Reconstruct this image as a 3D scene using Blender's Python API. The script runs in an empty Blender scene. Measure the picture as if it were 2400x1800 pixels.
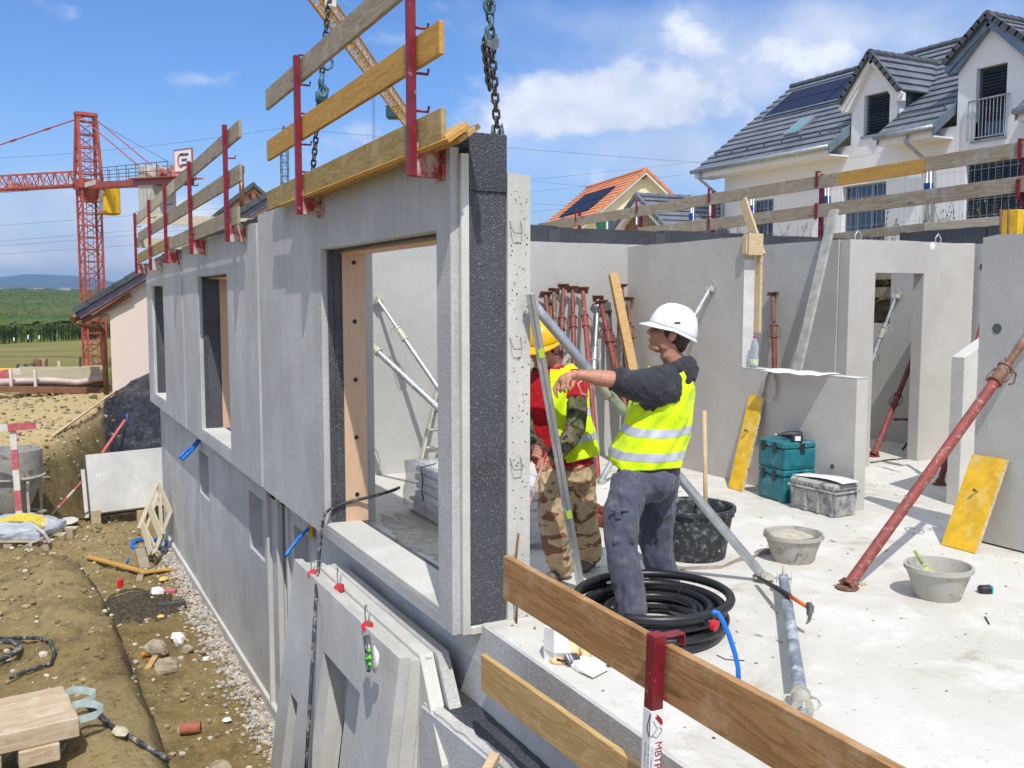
import bpy, bmesh, math, random
from mathutils import Vector, Matrix, noise, Quaternion
random.seed(7)
SC = bpy.context.scene
COL = SC.collection
R = math.radians
# ---------------------------------------------------------------- camera
F = 2240.0; YAW = R(27.2); PIT = math.atan(200/2240.0); CH = 1.86
FW = Vector((math.sin(YAW)*math.cos(PIT), math.cos(YAW)*math.cos(PIT), -math.sin(PIT)))
RT = Vector((math.cos(YAW), -math.sin(YAW), 0)); UPV = RT.cross(FW)
CP = Vector((0, 0, CH))
cam = bpy.data.cameras.new('camera'); cam.sensor_width = 36; cam.lens = 36*F/2400
cam.clip_start = 0.1; cam.clip_end = 20000
camo = bpy.data.objects.new('camera', cam); COL.objects.link(camo)
camo.matrix_world = Matrix(((RT.x, UPV.x, -FW.x, 0), (RT.y, UPV.y, -FW.y, 0), (RT.z, UPV.z, -FW.z, CH), (0, 0, 0, 1)))
SC.camera = camo
SC.render.resolution_x = 1024; SC.render.resolution_y = 768
def ray(u, v): return FW*F + RT*(u-1200) - UPV*(v-900)
def U(u, v, a, c):            # point seen at measured photo position on the plane axis a = c
    d = ray(u, v); i = 'xyz'.index(a); return CP + d*((c-CP[i])/d[i])
def UPl(u, v, p0, n):
    d = ray(u, v); return CP + d*((Vector(p0)-CP).dot(n)/d.dot(n))
def J(u, v, dep): return CP + ray(u, v)*(dep/F)
# ---------------------------------------------------------------- light
SUN = Vector((0.31, 1.0, -1.50)).normalized()      # direction the light travels
el = math.asin(-SUN.z); az = math.atan2(-SUN.x, -SUN.y)
sl = bpy.data.lights.new('sun', 'SUN'); sl.energy = 3.6; sl.angle = R(0.53); sl.color = (1.0, 0.965, 0.91)
so = bpy.data.objects.new('sun', sl); COL.objects.link(so)
so.rotation_euler = SUN.to_track_quat('-Z', 'Y').to_euler()
SC.view_settings.view_transform = 'Standard'; SC.view_settings.look = 'None'
SC.view_settings.exposure = 0.10; SC.view_settings.gamma = 1.0
W = bpy.data.worlds.new('World'); SC.world = W; W.use_nodes = True
def N(nt, typ, **kw):
    n = nt.nodes.new(typ)
    for k, v in kw.items():
        if k.startswith('i_'):
            n.inputs[int(k[2:]) if k[2:].isdigit() else k[2:]].default_value = v
        else: setattr(n, k, v)
    return n
def Lk(nt, a, ao, b, bi): nt.links.new(a.outputs[ao], b.inputs[bi])
def mathn(nt, op, a, b=None, clamp=False):
    n = nt.nodes.new('ShaderNodeMath'); n.operation = op; n.use_clamp = clamp
    for i, x in enumerate((a, b)):
        if x is None: continue
        if isinstance(x, (int, float)): n.inputs[i].default_value = x
        else: nt.links.new(x, n.inputs[i])
    return n.outputs[0]
def mr(nt, x, a, b, c=0, d=1, sm=True):
    n = N(nt, 'ShaderNodeMapRange', interpolation_type='SMOOTHSTEP' if sm else 'LINEAR'); nt.links.new(x, n.inputs[0])
    for i, q in enumerate((a, b, c, d)): n.inputs[i+1].default_value = q
    return n.outputs[0]
def build_world():
    nt = W.node_tree; nt.nodes.clear()
    out = N(nt, 'ShaderNodeOutputWorld'); bg = N(nt, 'ShaderNodeBackground'); bg.inputs[1].default_value = 0.15
    sky = N(nt, 'ShaderNodeTexSky', sky_type='NISHITA', sun_disc=False, sun_elevation=el, sun_rotation=az, altitude=600, air_density=1.15, dust_density=0.35, ozone_density=3.0)
    tc = N(nt, 'ShaderNodeTexCoord')
    sep = N(nt, 'ShaderNodeSeparateXYZ'); Lk(nt, tc, 'Generated', sep, 0)
    z = mathn(nt, 'MAXIMUM', sep.outputs[2], 0.0); zz = mathn(nt, 'ADD', z, 0.10)
    px = mathn(nt, 'DIVIDE', sep.outputs[0], zz); py = mathn(nt, 'DIVIDE', sep.outputs[1], zz)
    cmb = N(nt, 'ShaderNodeCombineXYZ'); nt.links.new(px, cmb.inputs[0]); nt.links.new(py, cmb.inputs[1])
    n1 = N(nt, 'ShaderNodeTexNoise', i_Scale=0.62, i_Detail=6.0, i_Roughness=0.54, i_Distortion=0.35)
    mp = N(nt, 'ShaderNodeMapping'); mp.inputs['Location'].default_value = (3.1, 1.7, 0.4); Lk(nt, cmb, 0, mp, 0); Lk(nt, mp, 0, n1, 'Vector')
    # broad veil of cloud towards the right, clear towards the left
    def lobe(u, v, wu, wv, amp):
        d = ray(u, v).normalized()
        r_ = RT; f_ = FW
        # angular offsets measured along horizon and height
        hx = Vector((d.y, -d.x, 0)).normalized()
        dp = N(nt, 'ShaderNodeVectorMath', operation='DOT_PRODUCT'); Lk(nt, tc, 'Generated', dp, 0); dp.inputs[1].default_value = hx
        a = mathn(nt, 'DIVIDE', dp.outputs['Value'], wu/F); a2 = mathn(nt, 'MULTIPLY', a, a)
        b = mathn(nt, 'DIVIDE', mathn(nt, 'SUBTRACT', sep.outputs[2], d.z), wv/F); b2 = mathn(nt, 'MULTIPLY', b, b)
        e = mathn(nt, 'POWER', 2.718, mathn(nt, 'MULTIPLY', mathn(nt, 'ADD', a2, b2), -1.0))
        dp2 = N(nt, 'ShaderNodeVectorMath', operation='DOT_PRODUCT'); Lk(nt, tc, 'Generated', dp2, 0); dp2.inputs[1].default_value = d
        e = mathn(nt, 'MULTIPLY', e, mathn(nt, 'GREATER_THAN', dp2.outputs['Value'], 0.0))
        return mathn(nt, 'MULTIPLY', e, amp)
    lobes = [(1440, 230, 260, 100, .12), (420, 165, 140, 50, .06), (1750, 110, 520, 110, .19), (2150, 40, 420, 80, .14), (1450, 40, 260, 45, .12), (1250, 335, 560, 50, .15), (1560, 150, 60, 40, -.10),
             (830, 315, 150, 70, .10), (1500, 380, 300, 90, .22), (60, 560, 420, 110, .25), (330, 500, 160, 60, .14), (110, 440, 120, 40, .16), (1000, 130, 200, 60, .06),
             (150, 120, 460, 190, -.32), (640, 140, 260, 170, -.16), (1650, 380, 160, 60, .10), (1120, 20, 160, 50, .10)]
    s = None
    for l in lobes:
        o = lobe(*l); s = o if s is None else mathn(nt, 'ADD', s, o)
    n2 = N(nt, 'ShaderNodeTexNoise', i_Scale=5.0, i_Detail=6.0, i_Roughness=0.5, i_Distortion=0.05)
    mp2 = N(nt, 'ShaderNodeMapping'); mp2.inputs['Scale'].default_value = (1, 1, 1.8); mp2.inputs['Rotation'].default_value=(0,0.12,0); Lk(nt, tc, 'Generated', mp2, 0); Lk(nt, mp2, 0, n2, 'Vector')
    dens = mathn(nt, 'ADD', mathn(nt, 'ADD', mathn(nt, 'MULTIPLY', n1.outputs[0], 0.10), mathn(nt, 'MULTIPLY', n2.outputs[0], 1.12)), s)
    hi = N(nt, 'ShaderNodeMapRange', interpolation_type='SMOOTHSTEP'); nt.links.new(sep.outputs[2], hi.inputs[0]); hi.inputs[1].default_value = .36; hi.inputs[2].default_value = .62; hi.inputs[3].default_value = 0; hi.inputs[4].default_value = .62
    dens = mathn(nt, 'ADD', dens, hi.outputs[0])  # unseen cloud overhead, added to make the sky fill whiter
    bk = N(nt, 'ShaderNodeVectorMath', operation='DOT_PRODUCT'); Lk(nt, tc, 'Generated', bk, 0); bk.inputs[1].default_value = FW
    dens = mathn(nt, 'ADD', dens, mr(nt, bk.outputs['Value'], -.2, .35, .34, 0))  # unseen cloud behind the camera, added to take blue out of the fill
    rp = N(nt, 'ShaderNodeMapRange', interpolation_type='SMOOTHSTEP'); rp.inputs[1].default_value = 0.61; rp.inputs[2].default_value = 1.16
    nt.links.new(dens, rp.inputs[0])
    n4 = N(nt, 'ShaderNodeTexNoise', i_Scale=11.0, i_Detail=8.0, i_Roughness=0.55); mp4 = N(nt, 'ShaderNodeMapping'); mp4.inputs['Scale'].default_value = (1, 1, 1.5); Lk(nt, tc, 'Generated', mp4, 0); Lk(nt, mp4, 0, n4, 'Vector')
    c_ = None
    for l in [(1390, 228, 200, 78, .64), (1560, 258, 150, 66, .44), (1240, 268, 130, 50, .42), (1020, 110, 160, 60, .22), (1760, 250, 140, 110, .26), (1600, 70, 300, 70, .26), (1150, 400, 200, 50, .20), (860, 318, 110, 46, .50), (400, 178, 90, 34, .30), (1480, 400, 170, 40, .22), (130, 585, 330, 70, .40), (400, 500, 130, 50, .34), (110, 445, 100, 30, .30), (420, 600, 200, 50, .30), (1700, 420, 120, 50, .28), (1830, 120, 260, 70, .24)]:
        o = lobe(*l); c_ = o if c_ is None else mathn(nt, 'ADD', c_, o)
    cum = mr(nt, mathn(nt, 'ADD', c_, mathn(nt, 'MULTIPLY', n4.outputs[0], 1.25)), .78, 1.20)
    cf = mathn(nt, 'MAXIMUM', mathn(nt, 'MULTIPLY', rp.outputs[0], .85), cum)
    # blue sky is made a little deeper, clouds are white with a slightly grey core
    hs = N(nt, 'ShaderNodeMix', data_type='RGBA', blend_type='MULTIPLY'); hs.inputs[0].default_value = 1.0
    Lk(nt, sky, 0, hs, 6); hs.inputs[7].default_value = (0.46, 0.66, 0.95, 1)
    hz = N(nt, 'ShaderNodeMapRange', interpolation_type='SMOOTHSTEP'); nt.links.new(sep.outputs[2], hz.inputs[0]); hz.inputs[1].default_value = -0.02; hz.inputs[2].default_value = 0.22; hz.inputs[3].default_value = 0.75; hz.inputs[4].default_value = 0.0
    m0 = N(nt, 'ShaderNodeMix', data_type='RGBA'); nt.links.new(hz.outputs[0], m0.inputs[0]); Lk(nt, hs, 2, m0, 6); m0.inputs[7].default_value = (3.4, 4.2, 5.8, 1)
    m1 = N(nt, 'ShaderNodeMix', data_type='RGBA'); nt.links.new(cf, m1.inputs[0]); Lk(nt, m0, 2, m1, 6)
    cc = N(nt, 'ShaderNodeMix', data_type='RGBA'); n3 = N(nt, 'ShaderNodeMapRange'); nt.links.new(n4.outputs[0], n3.inputs[0]); n3.inputs[1].default_value = .35; n3.inputs[2].default_value = .65
    nt.links.new(n3.outputs[0], cc.inputs[0]); cc.inputs[6].default_value = (3.7, 4.3, 5.7, 1); cc.inputs[7].default_value = (5.9, 6.2, 6.9, 1)
    Lk(nt, cc, 2, m1, 7)
    Lk(nt, m1, 2, bg, 0); Lk(nt, bg, 0, out, 0)
build_world()
# ---------------------------------------------------------------- mesh helpers
class MB:
    def __init__(s): s.v = []; s.f = []; s.m = []; s.mi = 0
    def quadadd(s, vs, fs):
        b = len(s.v); s.v += [Vector(p) for p in vs]
        for f in fs: s.f.append([b+i for i in f]); s.m.append(s.mi)
    def box(s, a, b):
        (x0, y0, z0), (x1, y1, z1) = a, b
        x0, x1 = min(x0, x1), max(x0, x1); y0, y1 = min(y0, y1), max(y0, y1); z0, z1 = min(z0, z1), max(z0, z1)
        s.quadadd([(x0,y0,z0),(x1,y0,z0),(x1,y1,z0),(x0,y1,z0),(x0,y0,z1),(x1,y0,z1),(x1,y1,z1),(x0,y1,z1)],
                  [(0,3,2,1),(4,5,6,7),(0,1,5,4),(1,2,6,5),(2,3,7,6),(3,0,4,7)]); return s
    def obox(s, c, ax, ay, az):      # centre and half-axis vectors
        c = Vector(c); ax, ay, az = Vector(ax), Vector(ay), Vector(az)
        if ax.cross(ay).dot(az) < 0: az = -az
        P = [c-ax-ay-az, c+ax-ay-az, c+ax+ay-az, c-ax+ay-az, c-ax-ay+az, c+ax-ay+az, c+ax+ay+az, c-ax+ay+az]
        s.quadadd(P, [(0,3,2,1),(4,5,6,7),(0,1,5,4),(1,2,6,5),(2,3,7,6),(3,0,4,7)]); return s
    def bar(s, p, q, w, h, up=(0, 0, 1)):   # rectangular bar from p to q, w across, h along up
        p, q = Vector(p), Vector(q); d = (q-p).normalized(); up = Vector(up)
        sd = d.cross(up).normalized(); u2 = sd.cross(d)
        s.obox((p+q)/2, (q-p)/2, sd*w/2, u2*h/2); return s
    def tube(s, p, q, r0, r1=None, n=12, caps=True):
        return s.path([p, q], [r0, r0 if r1 is None else r1], n, caps)
    def path(s, pts, rad, n=10, caps=True, closed=False, flat=1.0, up=None):
        pts = [Vector(p) for p in pts]
        if not isinstance(rad, (list, tuple)): rad = [rad]*len(pts)
        b = len(s.v); k = len(pts); prev = None
        for i, p in enumerate(pts):
            if closed: t = pts[(i+1) % k]-pts[i-1]
            else: t = pts[min(i+1, k-1)]-pts[max(i-1, 0)]
            if t.length < 1e-9: t = Vector((0, 0, 1))
            t.normalize()
            if prev is None:
                a = Vector(up) if up else (Vector((0, 0, 1)) if abs(t.z) < .9 else Vector((1, 0, 0)))
                x = t.cross(a).normalized()
            else: x = (prev-t*prev.dot(t)).normalized()
            prev = x; y = t.cross(x)
            for j in range(n):
                an = 2*math.pi*j/n; s.v.append(p+(x*math.cos(an)+y*math.sin(an)*flat)*rad[i])
        for i in range(k if closed else k-1):
            for j in range(n):
                a0 = b+i*n+j; a1 = b+i*n+(j+1) % n; c0 = b+((i+1) % k)*n+j; c1 = b+((i+1) % k)*n+(j+1) % n
                s.f.append([a0, a1, c1, c0]); s.m.append(s.mi)
        if caps and not closed:
            s.f.append([b+j for j in range(n)][::-1]); s.m.append(s.mi)
            s.f.append([b+(k-1)*n+j for j in range(n)]); s.m.append(s.mi)
        return s
    def ribbon(s, pts, side, w, th=.003):
        side = Vector(side).normalized() if not isinstance(side, list) else side
        pts = [Vector(p) for p in pts]; b = len(s.v); k = len(pts)
        for i, p in enumerate(pts):
            t = (pts[min(i+1, k-1)]-pts[max(i-1, 0)]).normalized(); sd = side[i] if isinstance(side, list) else side
            nn = t.cross(sd).normalized()
            for a, c in ((-1, -1), (1, -1), (1, 1), (-1, 1)): s.v.append(p+sd*a*w/2+nn*c*th/2)
        for i in range(k-1):
            for j in range(4):
                s.f.append([b+i*4+j, b+i*4+(j+1) % 4, b+(i+1)*4+(j+1) % 4, b+(i+1)*4+j]); s.m.append(s.mi)
        s.f.append([b, b+1, b+2, b+3][::-1]); s.m.append(s.mi); s.f.append([b+(k-1)*4+j for j in range(4)]); s.m.append(s.mi)
        return s
    def ell(s, c, r, rot=None, n=16, m=10):
        c = Vector(c); b = len(s.v); r = Vector(r) if not isinstance(r, (int, float)) else Vector((r, r, r))
        for i in range(m+1):
            th = math.pi*i/m
            for j in range(n):
                ph = 2*math.pi*j/n
                p = Vector((r.x*math.sin(th)*math.cos(ph), r.y*math.sin(th)*math.sin(ph), r.z*math.cos(th)))
                if rot is not None: p = rot @ p
                s.v.append(c+p)
        for i in range(m):
            for j in range(n):
                s.f.append([b+i*n+j, b+(i+1)*n+j, b+(i+1)*n+(j+1) % n, b+i*n+(j+1) % n]); s.m.append(s.mi)
        return s
    def lathe(s, c, prof, n=24, ax=None, closed=False):   # prof: (r, z) list
        c = Vector(c); b = len(s.v); k = len(prof)
        q = (Vector((0, 0, 1)).rotation_difference(Vector(ax))) if ax is not None else Quaternion()
        for r, z in prof:
            for j in range(n):
                a = 2*math.pi*j/n; s.v.append(c + q @ Vector((r*math.cos(a), r*math.sin(a), z)))
        for i in range(k-1):
            for j in range(n):
                s.f.append([b+i*n+j, b+i*n+(j+1) % n, b+(i+1)*n+(j+1) % n, b+(i+1)*n+j]); s.m.append(s.mi)
        if not closed:
            s.f.append([b+j for j in range(n)][::-1]); s.m.append(s.mi); s.f.append([b+(k-1)*n+j for j in range(n)]); s.m.append(s.mi)
        return s
    def prism(s, poly, d):          # polygon extruded along d
        poly = [Vector(p) for p in poly]; d = Vector(d); n = len(poly)
        nn = Vector((0, 0, 0))
        for i in range(n): nn += poly[i].cross(poly[(i+1) % n])
        if nn.dot(d) > 0: poly = poly[::-1]
        s.quadadd(poly+[p+d for p in poly], [list(range(n)), list(range(n, 2*n))[::-1]]+[[(i+1) % n, i, n+i, n+(i+1) % n] for i in range(n)]); return s
    def slab(s, a0, a1, us, zs, holes, axis='x', jag=0, seed=0):
        """wall in a plane axis=const between a0 and a1; us/zs extents (u0,u1),(z0,z1); holes (u0,u1,z0,z1)"""
        U_ = sorted(set([us[0], us[1]]+[h[0] for h in holes if us[0] < h[0] < us[1]]+[h[1] for h in holes if us[0] < h[1] < us[1]]))
        Z_ = sorted(set([zs[0], zs[1]]+[h[2] for h in holes if zs[0] < h[2] < zs[1]]+[h[3] for h in holes if zs[0] < h[3] < zs[1]]))
        def fill(L, st):
            o = []
            for i in range(len(L)-1):
                k = max(1, int((L[i+1]-L[i])/st))
                o += [L[i]+(L[i+1]-L[i])*t/k for t in range(k)]
            return o+[L[-1]]
        if jag: U_ = fill(U_, .12)
        def solid(i, j):
            if i < 0 or j < 0 or i >= len(U_)-1 or j >= len(Z_)-1: return False
            u = (U_[i]+U_[i+1])/2; z = (Z_[j]+Z_[j+1])/2
            return not any(h[0] < u < h[1] and h[2] < z < h[3] for h in holes)
        idx = {}
        rnd = random.Random(seed)
        jj = [rnd.uniform(-1, 1)*jag for _ in U_]
        def vt(i, j, k):
            key = (i, j, k)
            if key not in idx:
                a = a1 if k else a0; z = Z_[j]
                if jag and j == len(Z_)-1: z += jj[i]*(1 if k else .6)
                p = (a, U_[i], z) if axis == 'x' else (U_[i], a, z)
                idx[key] = len(s.v); s.v.append(Vector(p))
            return idx[key]
        sg = 1 if (axis == 'x') == (a1 > a0) else -1
        def face(l):
            s.f.append(l if sg > 0 else l[::-1]); s.m.append(s.mi)
        for i in range(len(U_)-1):
            for j in range(len(Z_)-1):
                if not solid(i, j): continue
                face([vt(i,j,1), vt(i+1,j,1), vt(i+1,j+1,1), vt(i,j+1,1)])
                face([vt(i,j,0), vt(i,j+1,0), vt(i+1,j+1,0), vt(i+1,j,0)])
                if not solid(i-1, j): face([vt(i,j,0), vt(i,j,1), vt(i,j+1,1), vt(i,j+1,0)])
                if not solid(i+1, j): face([vt(i+1,j,1), vt(i+1,j,0), vt(i+1,j+1,0), vt(i+1,j+1,1)])
                if not solid(i, j-1): face([vt(i,j,0), vt(i+1,j,0), vt(i+1,j,1), vt(i,j,1)])
                if not solid(i, j+1): face([vt(i,j+1,1), vt(i+1,j+1,1), vt(i+1,j+1,0), vt(i,j+1,0)])
        return s
def wloc(o):
    p = Vector((0, 0, 0))
    while o is not None: p = p+Vector(o.location); o = o.parent
    return p
def obj(name, mb, mats, parent=None, smooth=False, bevel=0, loc=None, kind=None, autosm=None):
    """links one mesh (vertices in world metres) as ONE object, origin at its base unless it has a parent"""
    if not mb.v: return None
    if parent is not None: base = wloc(parent); off = Vector((0, 0, 0))
    xs = [p.x for p in mb.v]; ys = [p.y for p in mb.v]; zs = [p.z for p in mb.v]
    c = Vector(loc) if loc is not None else Vector(((min(xs)+max(xs))/2, (min(ys)+max(ys))/2, min(zs)))
    me = bpy.data.meshes.new(name)
    me.from_pydata([tuple(p-c) for p in mb.v], [], mb.f); me.validate(clean_customdata=False)
    if not isinstance(mats, (list, tuple)): mats = [mats]
    for m in mats: me.materials.append(m)
    if len(mats) > 1 and len(me.polygons) == len(mb.m): me.polygons.foreach_set('material_index', mb.m)
    if smooth: me.polygons.foreach_set('use_smooth', [True]*len(me.polygons))
    me.update()
    o = bpy.data.objects.new(name, me); COL.objects.link(o)
    if parent is not None: o.parent = parent; o.location = c-wloc(parent)
    else: o.location = c
    if bevel:
        b = o.modifiers.new('b', 'BEVEL'); b.width = bevel; b.segments = 1; b.limit_method = 'ANGLE'; b.angle_limit = R(40)
    if autosm:
        for p_ in me.polygons: p_.use_smooth = True
        es = o.modifiers.new('es', 'EDGE_SPLIT'); es.split_angle = R(autosm)
    if kind: o['kind'] = kind
    return o
def tag(o, label, cat, group=None):
    o['label'] = label; o['category'] = cat
    if group: o['group'] = group
    return o
def thing(name, label, cat, loc=(0, 0, 0), group=None):
    o = bpy.data.objects.new(name, None); COL.objects.link(o); o.location = loc; o.empty_display_size = .1
    return tag(o, label, cat, group)
def dup(o, loc=None, label=None, group=None, rot=None, parent=None, scale=None):
    c = o.copy(); COL.objects.link(c)
    if parent is not None: c.parent = parent
    for ch in list(o.children): dup(ch, parent=c)
    if loc is not None: c.location = loc
    if rot is not None: c.rotation_euler = rot
    if scale is not None: c.scale = scale
    if label: c['label'] = label
    if group: c['group'] = group
    return c
def fbm(x, y, z=0, o=3):
    return noise.fractal(Vector((x, y, z)), 0.6, 2.1, o)
def sst(a, b, x):
    t = max(0, min(1, (x-a)/(b-a))); return t*t*(3-2*t)
# ---------------------------------------------------------------- materials
def newmat(name, rough=.8, metal=0, spec=.5):
    m = bpy.data.materials.new(name); m.use_nodes = True; nt = m.node_tree
    b = nt.nodes['Principled BSDF']; b.inputs['Roughness'].default_value = rough; b.inputs['Metallic'].default_value = metal
    b.inputs['Specular IOR Level'].default_value = spec
    return m, nt, b
def c4(c): return (c[0], c[1], c[2], 1)
def coord(nt, scale=(1, 1, 1), kind='Object', rot=(0, 0, 0)):
    tc = N(nt, 'ShaderNodeTexCoord'); mp = N(nt, 'ShaderNodeMapping'); mp.inputs['Scale'].default_value = scale; mp.inputs['Rotation'].default_value = rot
    Lk(nt, tc, kind, mp, 0); return mp
def rnd_shift(nt, mp):           # different piece, different grain
    oi = N(nt, 'ShaderNodeObjectInfo'); ad = N(nt, 'ShaderNodeVectorMath', operation='ADD'); ml = N(nt, 'ShaderNodeMath', operation='MULTIPLY'); ml.inputs[1].default_value = 37.0
    Lk(nt, oi, 'Random', ml, 0); Lk(nt, mp, 0, ad, 0); Lk(nt, ml, 0, ad, 1); return ad
def ramp(nt, fac, stops, interp='LINEAR'):
    r = N(nt, 'ShaderNodeValToRGB'); r.color_ramp.interpolation = interp
    e = r.color_ramp.elements
    while len(e) < len(stops): e.new(.5)
    for i, (p, c) in enumerate(stops): e[i].position = p; e[i].color = c4(c) if len(c) == 3 else c
    nt.links.new(fac, r.inputs[0]); return r
def mixc(nt, f, a, b, mode='MIX'):
    m = N(nt, 'ShaderNodeMix', data_type='RGBA', blend_type=mode)
    for i, x in ((0, f), (6, a), (7, b)):
        if isinstance(x, (int, float)): m.inputs[i].default_value = x
        elif isinstance(x, tuple): m.inputs[i].default_value = c4(x)
        else: nt.links.new(x, m.inputs[i])
    return m.outputs[2]
def nz(nt, vec, scale, det=3, rough=.55, dist=0):
    n = N(nt, 'ShaderNodeTexNoise', i_Scale=scale, i_Detail=det, i_Roughness=rough, i_Distortion=dist); nt.links.new(vec, n.inputs['Vector']); return n.outputs[0]
def mr(nt, x, a, b, c=0, d=1, sm=True):
    n = N(nt, 'ShaderNodeMapRange', interpolation_type='SMOOTHSTEP' if sm else 'LINEAR'); nt.links.new(x, n.inputs[0])
    for i, q in enumerate((a, b, c, d)): n.inputs[i+1].default_value = q
    return n.outputs[0]
def bump(nt, b, h, strength=.5, dist=.01):
    n = N(nt, 'ShaderNodeBump'); n.inputs['Strength'].default_value = strength; n.inputs['Distance'].default_value = dist
    nt.links.new(h, n.inputs['Height']); nt.links.new(n.outputs[0], b.inputs['Normal']); return n
def concrete(name, base, tint=(1, 1, 1), stip=1.0, streak=.5, blotch=.10, holes=.0, pitc=.35, white=0):
    m, nt, b = newmat(name, .9, 0, .25)
    o = coord(nt); ov = rnd_shift(nt, o).outputs[0]
    big = nz(nt, ov, .9, 5, .6, .4); med = nz(nt, ov, 6, 4, .6)
    c0 = tuple(base[i]*(1-blotch*1.3) for i in range(3)); c1 = tuple(min(1, base[i]*(1+blotch)) for i in range(3))
    col = mixc(nt, mr(nt, big, .35, .65), c0, c1)
    col = mixc(nt, mr(nt, med, .3, .7, 0, .35), col, tuple(x*.88 for x in base))
    if streak:
        st = coord(nt, (9, 9, .35)); sv = rnd_shift(nt, st).outputs[0]; s1 = nz(nt, sv, 1.0, 4, .65)
        col = mixc(nt, mr(nt, s1, .50, .72, 0, streak*.55), col, tuple(x*.70 for x in base))
        s2 = nz(nt, sv, 2.3, 2, .5)
        col = mixc(nt, mr(nt, s2, .60, .75, 0, streak*.55), col, tuple(min(1, x*1.28) for x in base))
    # small pits
    v = N(nt, 'ShaderNodeTexVoronoi', i_Scale=26.0); nt.links.new(ov, v.inputs['Vector'])
    pm = nz(nt, ov, 2.2, 2); pit = mathn(nt, 'MULTIPLY', mr(nt, v.outputs['Distance'], .05, .11, 1, 0), mr(nt, pm, .55, .68))
    col = mixc(nt, mathn(nt, 'MULTIPLY', pit, pitc), col, tuple(x*.35 for x in base))
    if white:
        w = nz(nt, ov, 3.5, 5, .7); col = mixc(nt, mr(nt, w, .55, .72, 0, white), col, (.78, .77, .74))
    nt.links.new(col, b.inputs['Base Color'])
    f1 = nz(nt, ov, 70, 3, .75); f2 = nz(nt, ov, 14, 3, .6)
    sp_ = mixc(nt, mr(nt, f1, .36, .64), tuple(1-.13*stip for _ in range(3)), (1.0, 1.0, 1.0)); nt.links.new(mixc(nt, 1.0, col, sp_, 'MULTIPLY'), b.inputs['Base Color'])
    h = mathn(nt, 'ADD', mathn(nt, 'MULTIPLY', f1, 1.0*stip), mathn(nt, 'MULTIPLY', f2, .9))
    bump(nt, b, h, .55, .006)
    return m
def foam(name, base=(.030, .032, .037), speck=.5):
    m, nt, b = newmat(name, .55, 0, .5)
    o = coord(nt); ov = o.outputs[0]
    v = N(nt, 'ShaderNodeTexVoronoi', i_Scale=105.0); nt.links.new(ov, v.inputs['Vector'])
    n = nz(nt, ov, 60, 2); big = nz(nt, ov, 1.5, 4)
    col = mixc(nt, mr(nt, big, .3, .7), base, tuple(x*1.7 for x in base))
    col = mixc(nt, mathn(nt, 'MULTIPLY', mr(nt, v.outputs['Distance'], .16, .40, 1, 0), mr(nt, n, .46, .60, 0, speck)), col, (.36, .37, .42))
    nt.links.new(col, b.inputs['Base Color']); bump(nt, b, v.outputs['Distance'], .7, .006); return m
def plain(name, c, rough=.6, metal=0, var=.12, sc=6, bmp=(30, .15), spec=.5, dirt=None, dsc=7, damt=(.5, .7), coat=0):
    m, nt, b = newmat(name, rough, metal, spec)
    ov = rnd_shift(nt, coord(nt)).outputs[0]
    n = nz(nt, ov, sc, 4, .6); col = mixc(nt, mr(nt, n, .3, .7), tuple(x*(1-var) for x in c), tuple(min(1, x*(1+var)) for x in c))
    if dirt:
        d = nz(nt, ov, dsc, 6, .72, .3); f = mr(nt, d, damt[0], damt[1]); col = mixc(nt, f, col, dirt)
        rr = mixc(nt, f, (rough,)*3, (.9,)*3); nt.links.new(rr, b.inputs['Roughness'])
        if metal: nt.links.new(mathn(nt, 'SUBTRACT', 1.0*metal, mathn(nt, 'MULTIPLY', f, metal)), b.inputs['Metallic'])
    nt.links.new(col, b.inputs['Base Color'])
    if bmp: bump(nt, b, nz(nt, ov, bmp[0], 3), bmp[1], .004)
    if coat: b.inputs['Coat Weight'].default_value = coat
    return m
def wood(name, a, bcol, knots=.5, rough=.75, dirt=None, along='X', grain=1.0):
    m, nt, b = newmat(name, rough, 0, .3)
    sc = {'X': (.9, 9, 9), 'Y': (9, .9, 9), 'Z': (9, 9, .9)}[along]
    mp = coord(nt, sc); ov = rnd_shift(nt, mp).outputs[0]
    w1 = nz(nt, ov, 1.0, 2, .5, .4)
    wv = mathn(nt, 'FRACT', mathn(nt, 'MULTIPLY', w1, 11.0))
    rings = mr(nt, wv, 0.0, 1.0, 0, 1)
    fine = nz(nt, ov, 14, 3, .6)
    col = mixc(nt, rings, a, bcol)
    col = mixc(nt, mr(nt, fine, .35, .65, 0, .45*grain), col, tuple(x*.8 for x in bcol))
    if knots:
        k = coord(nt, {'X': (1.5, 5, 5), 'Y': (5, 1.5, 5), 'Z': (5, 5, 1.5)}[along]); kv = rnd_shift(nt, k).outputs[0]
        v = N(nt, 'ShaderNodeTexVoronoi', i_Scale=1.1); nt.links.new(kv, v.inputs['Vector'])
        col = mixc(nt, mr(nt, v.outputs['Distance'], .05, .16, knots, 0), col, tuple(x*.32 for x in bcol))
    if dirt:
        d = nz(nt, rnd_shift(nt, coord(nt)).outputs[0], 5, 5, .7); col = mixc(nt, mr(nt, d, .48, .72, 0, .8), col, dirt)
    nt.links.new(col, b.inputs['Base Color']); bump(nt, b, mathn(nt, 'ADD', rings, fine), .25, .003); return m
M = {}
M['conc_out'] = concrete('concrete_facade', (.56, .56, .555), stip=1.3, streak=.5, blotch=.10)
M['conc_low'] = concrete('concrete_basement', (.60, .595, .58), stip=1.0, streak=.75, blotch=.12)
M['conc_in'] = concrete('concrete_interior', (.49, .485, .46), stip=.5, streak=.12, blotch=.07, pitc=.25)
M['conc_warm'] = concrete('concrete_interior_warm', (.53, .505, .465), stip=.5, streak=.1, blotch=.07, pitc=.25)
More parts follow.
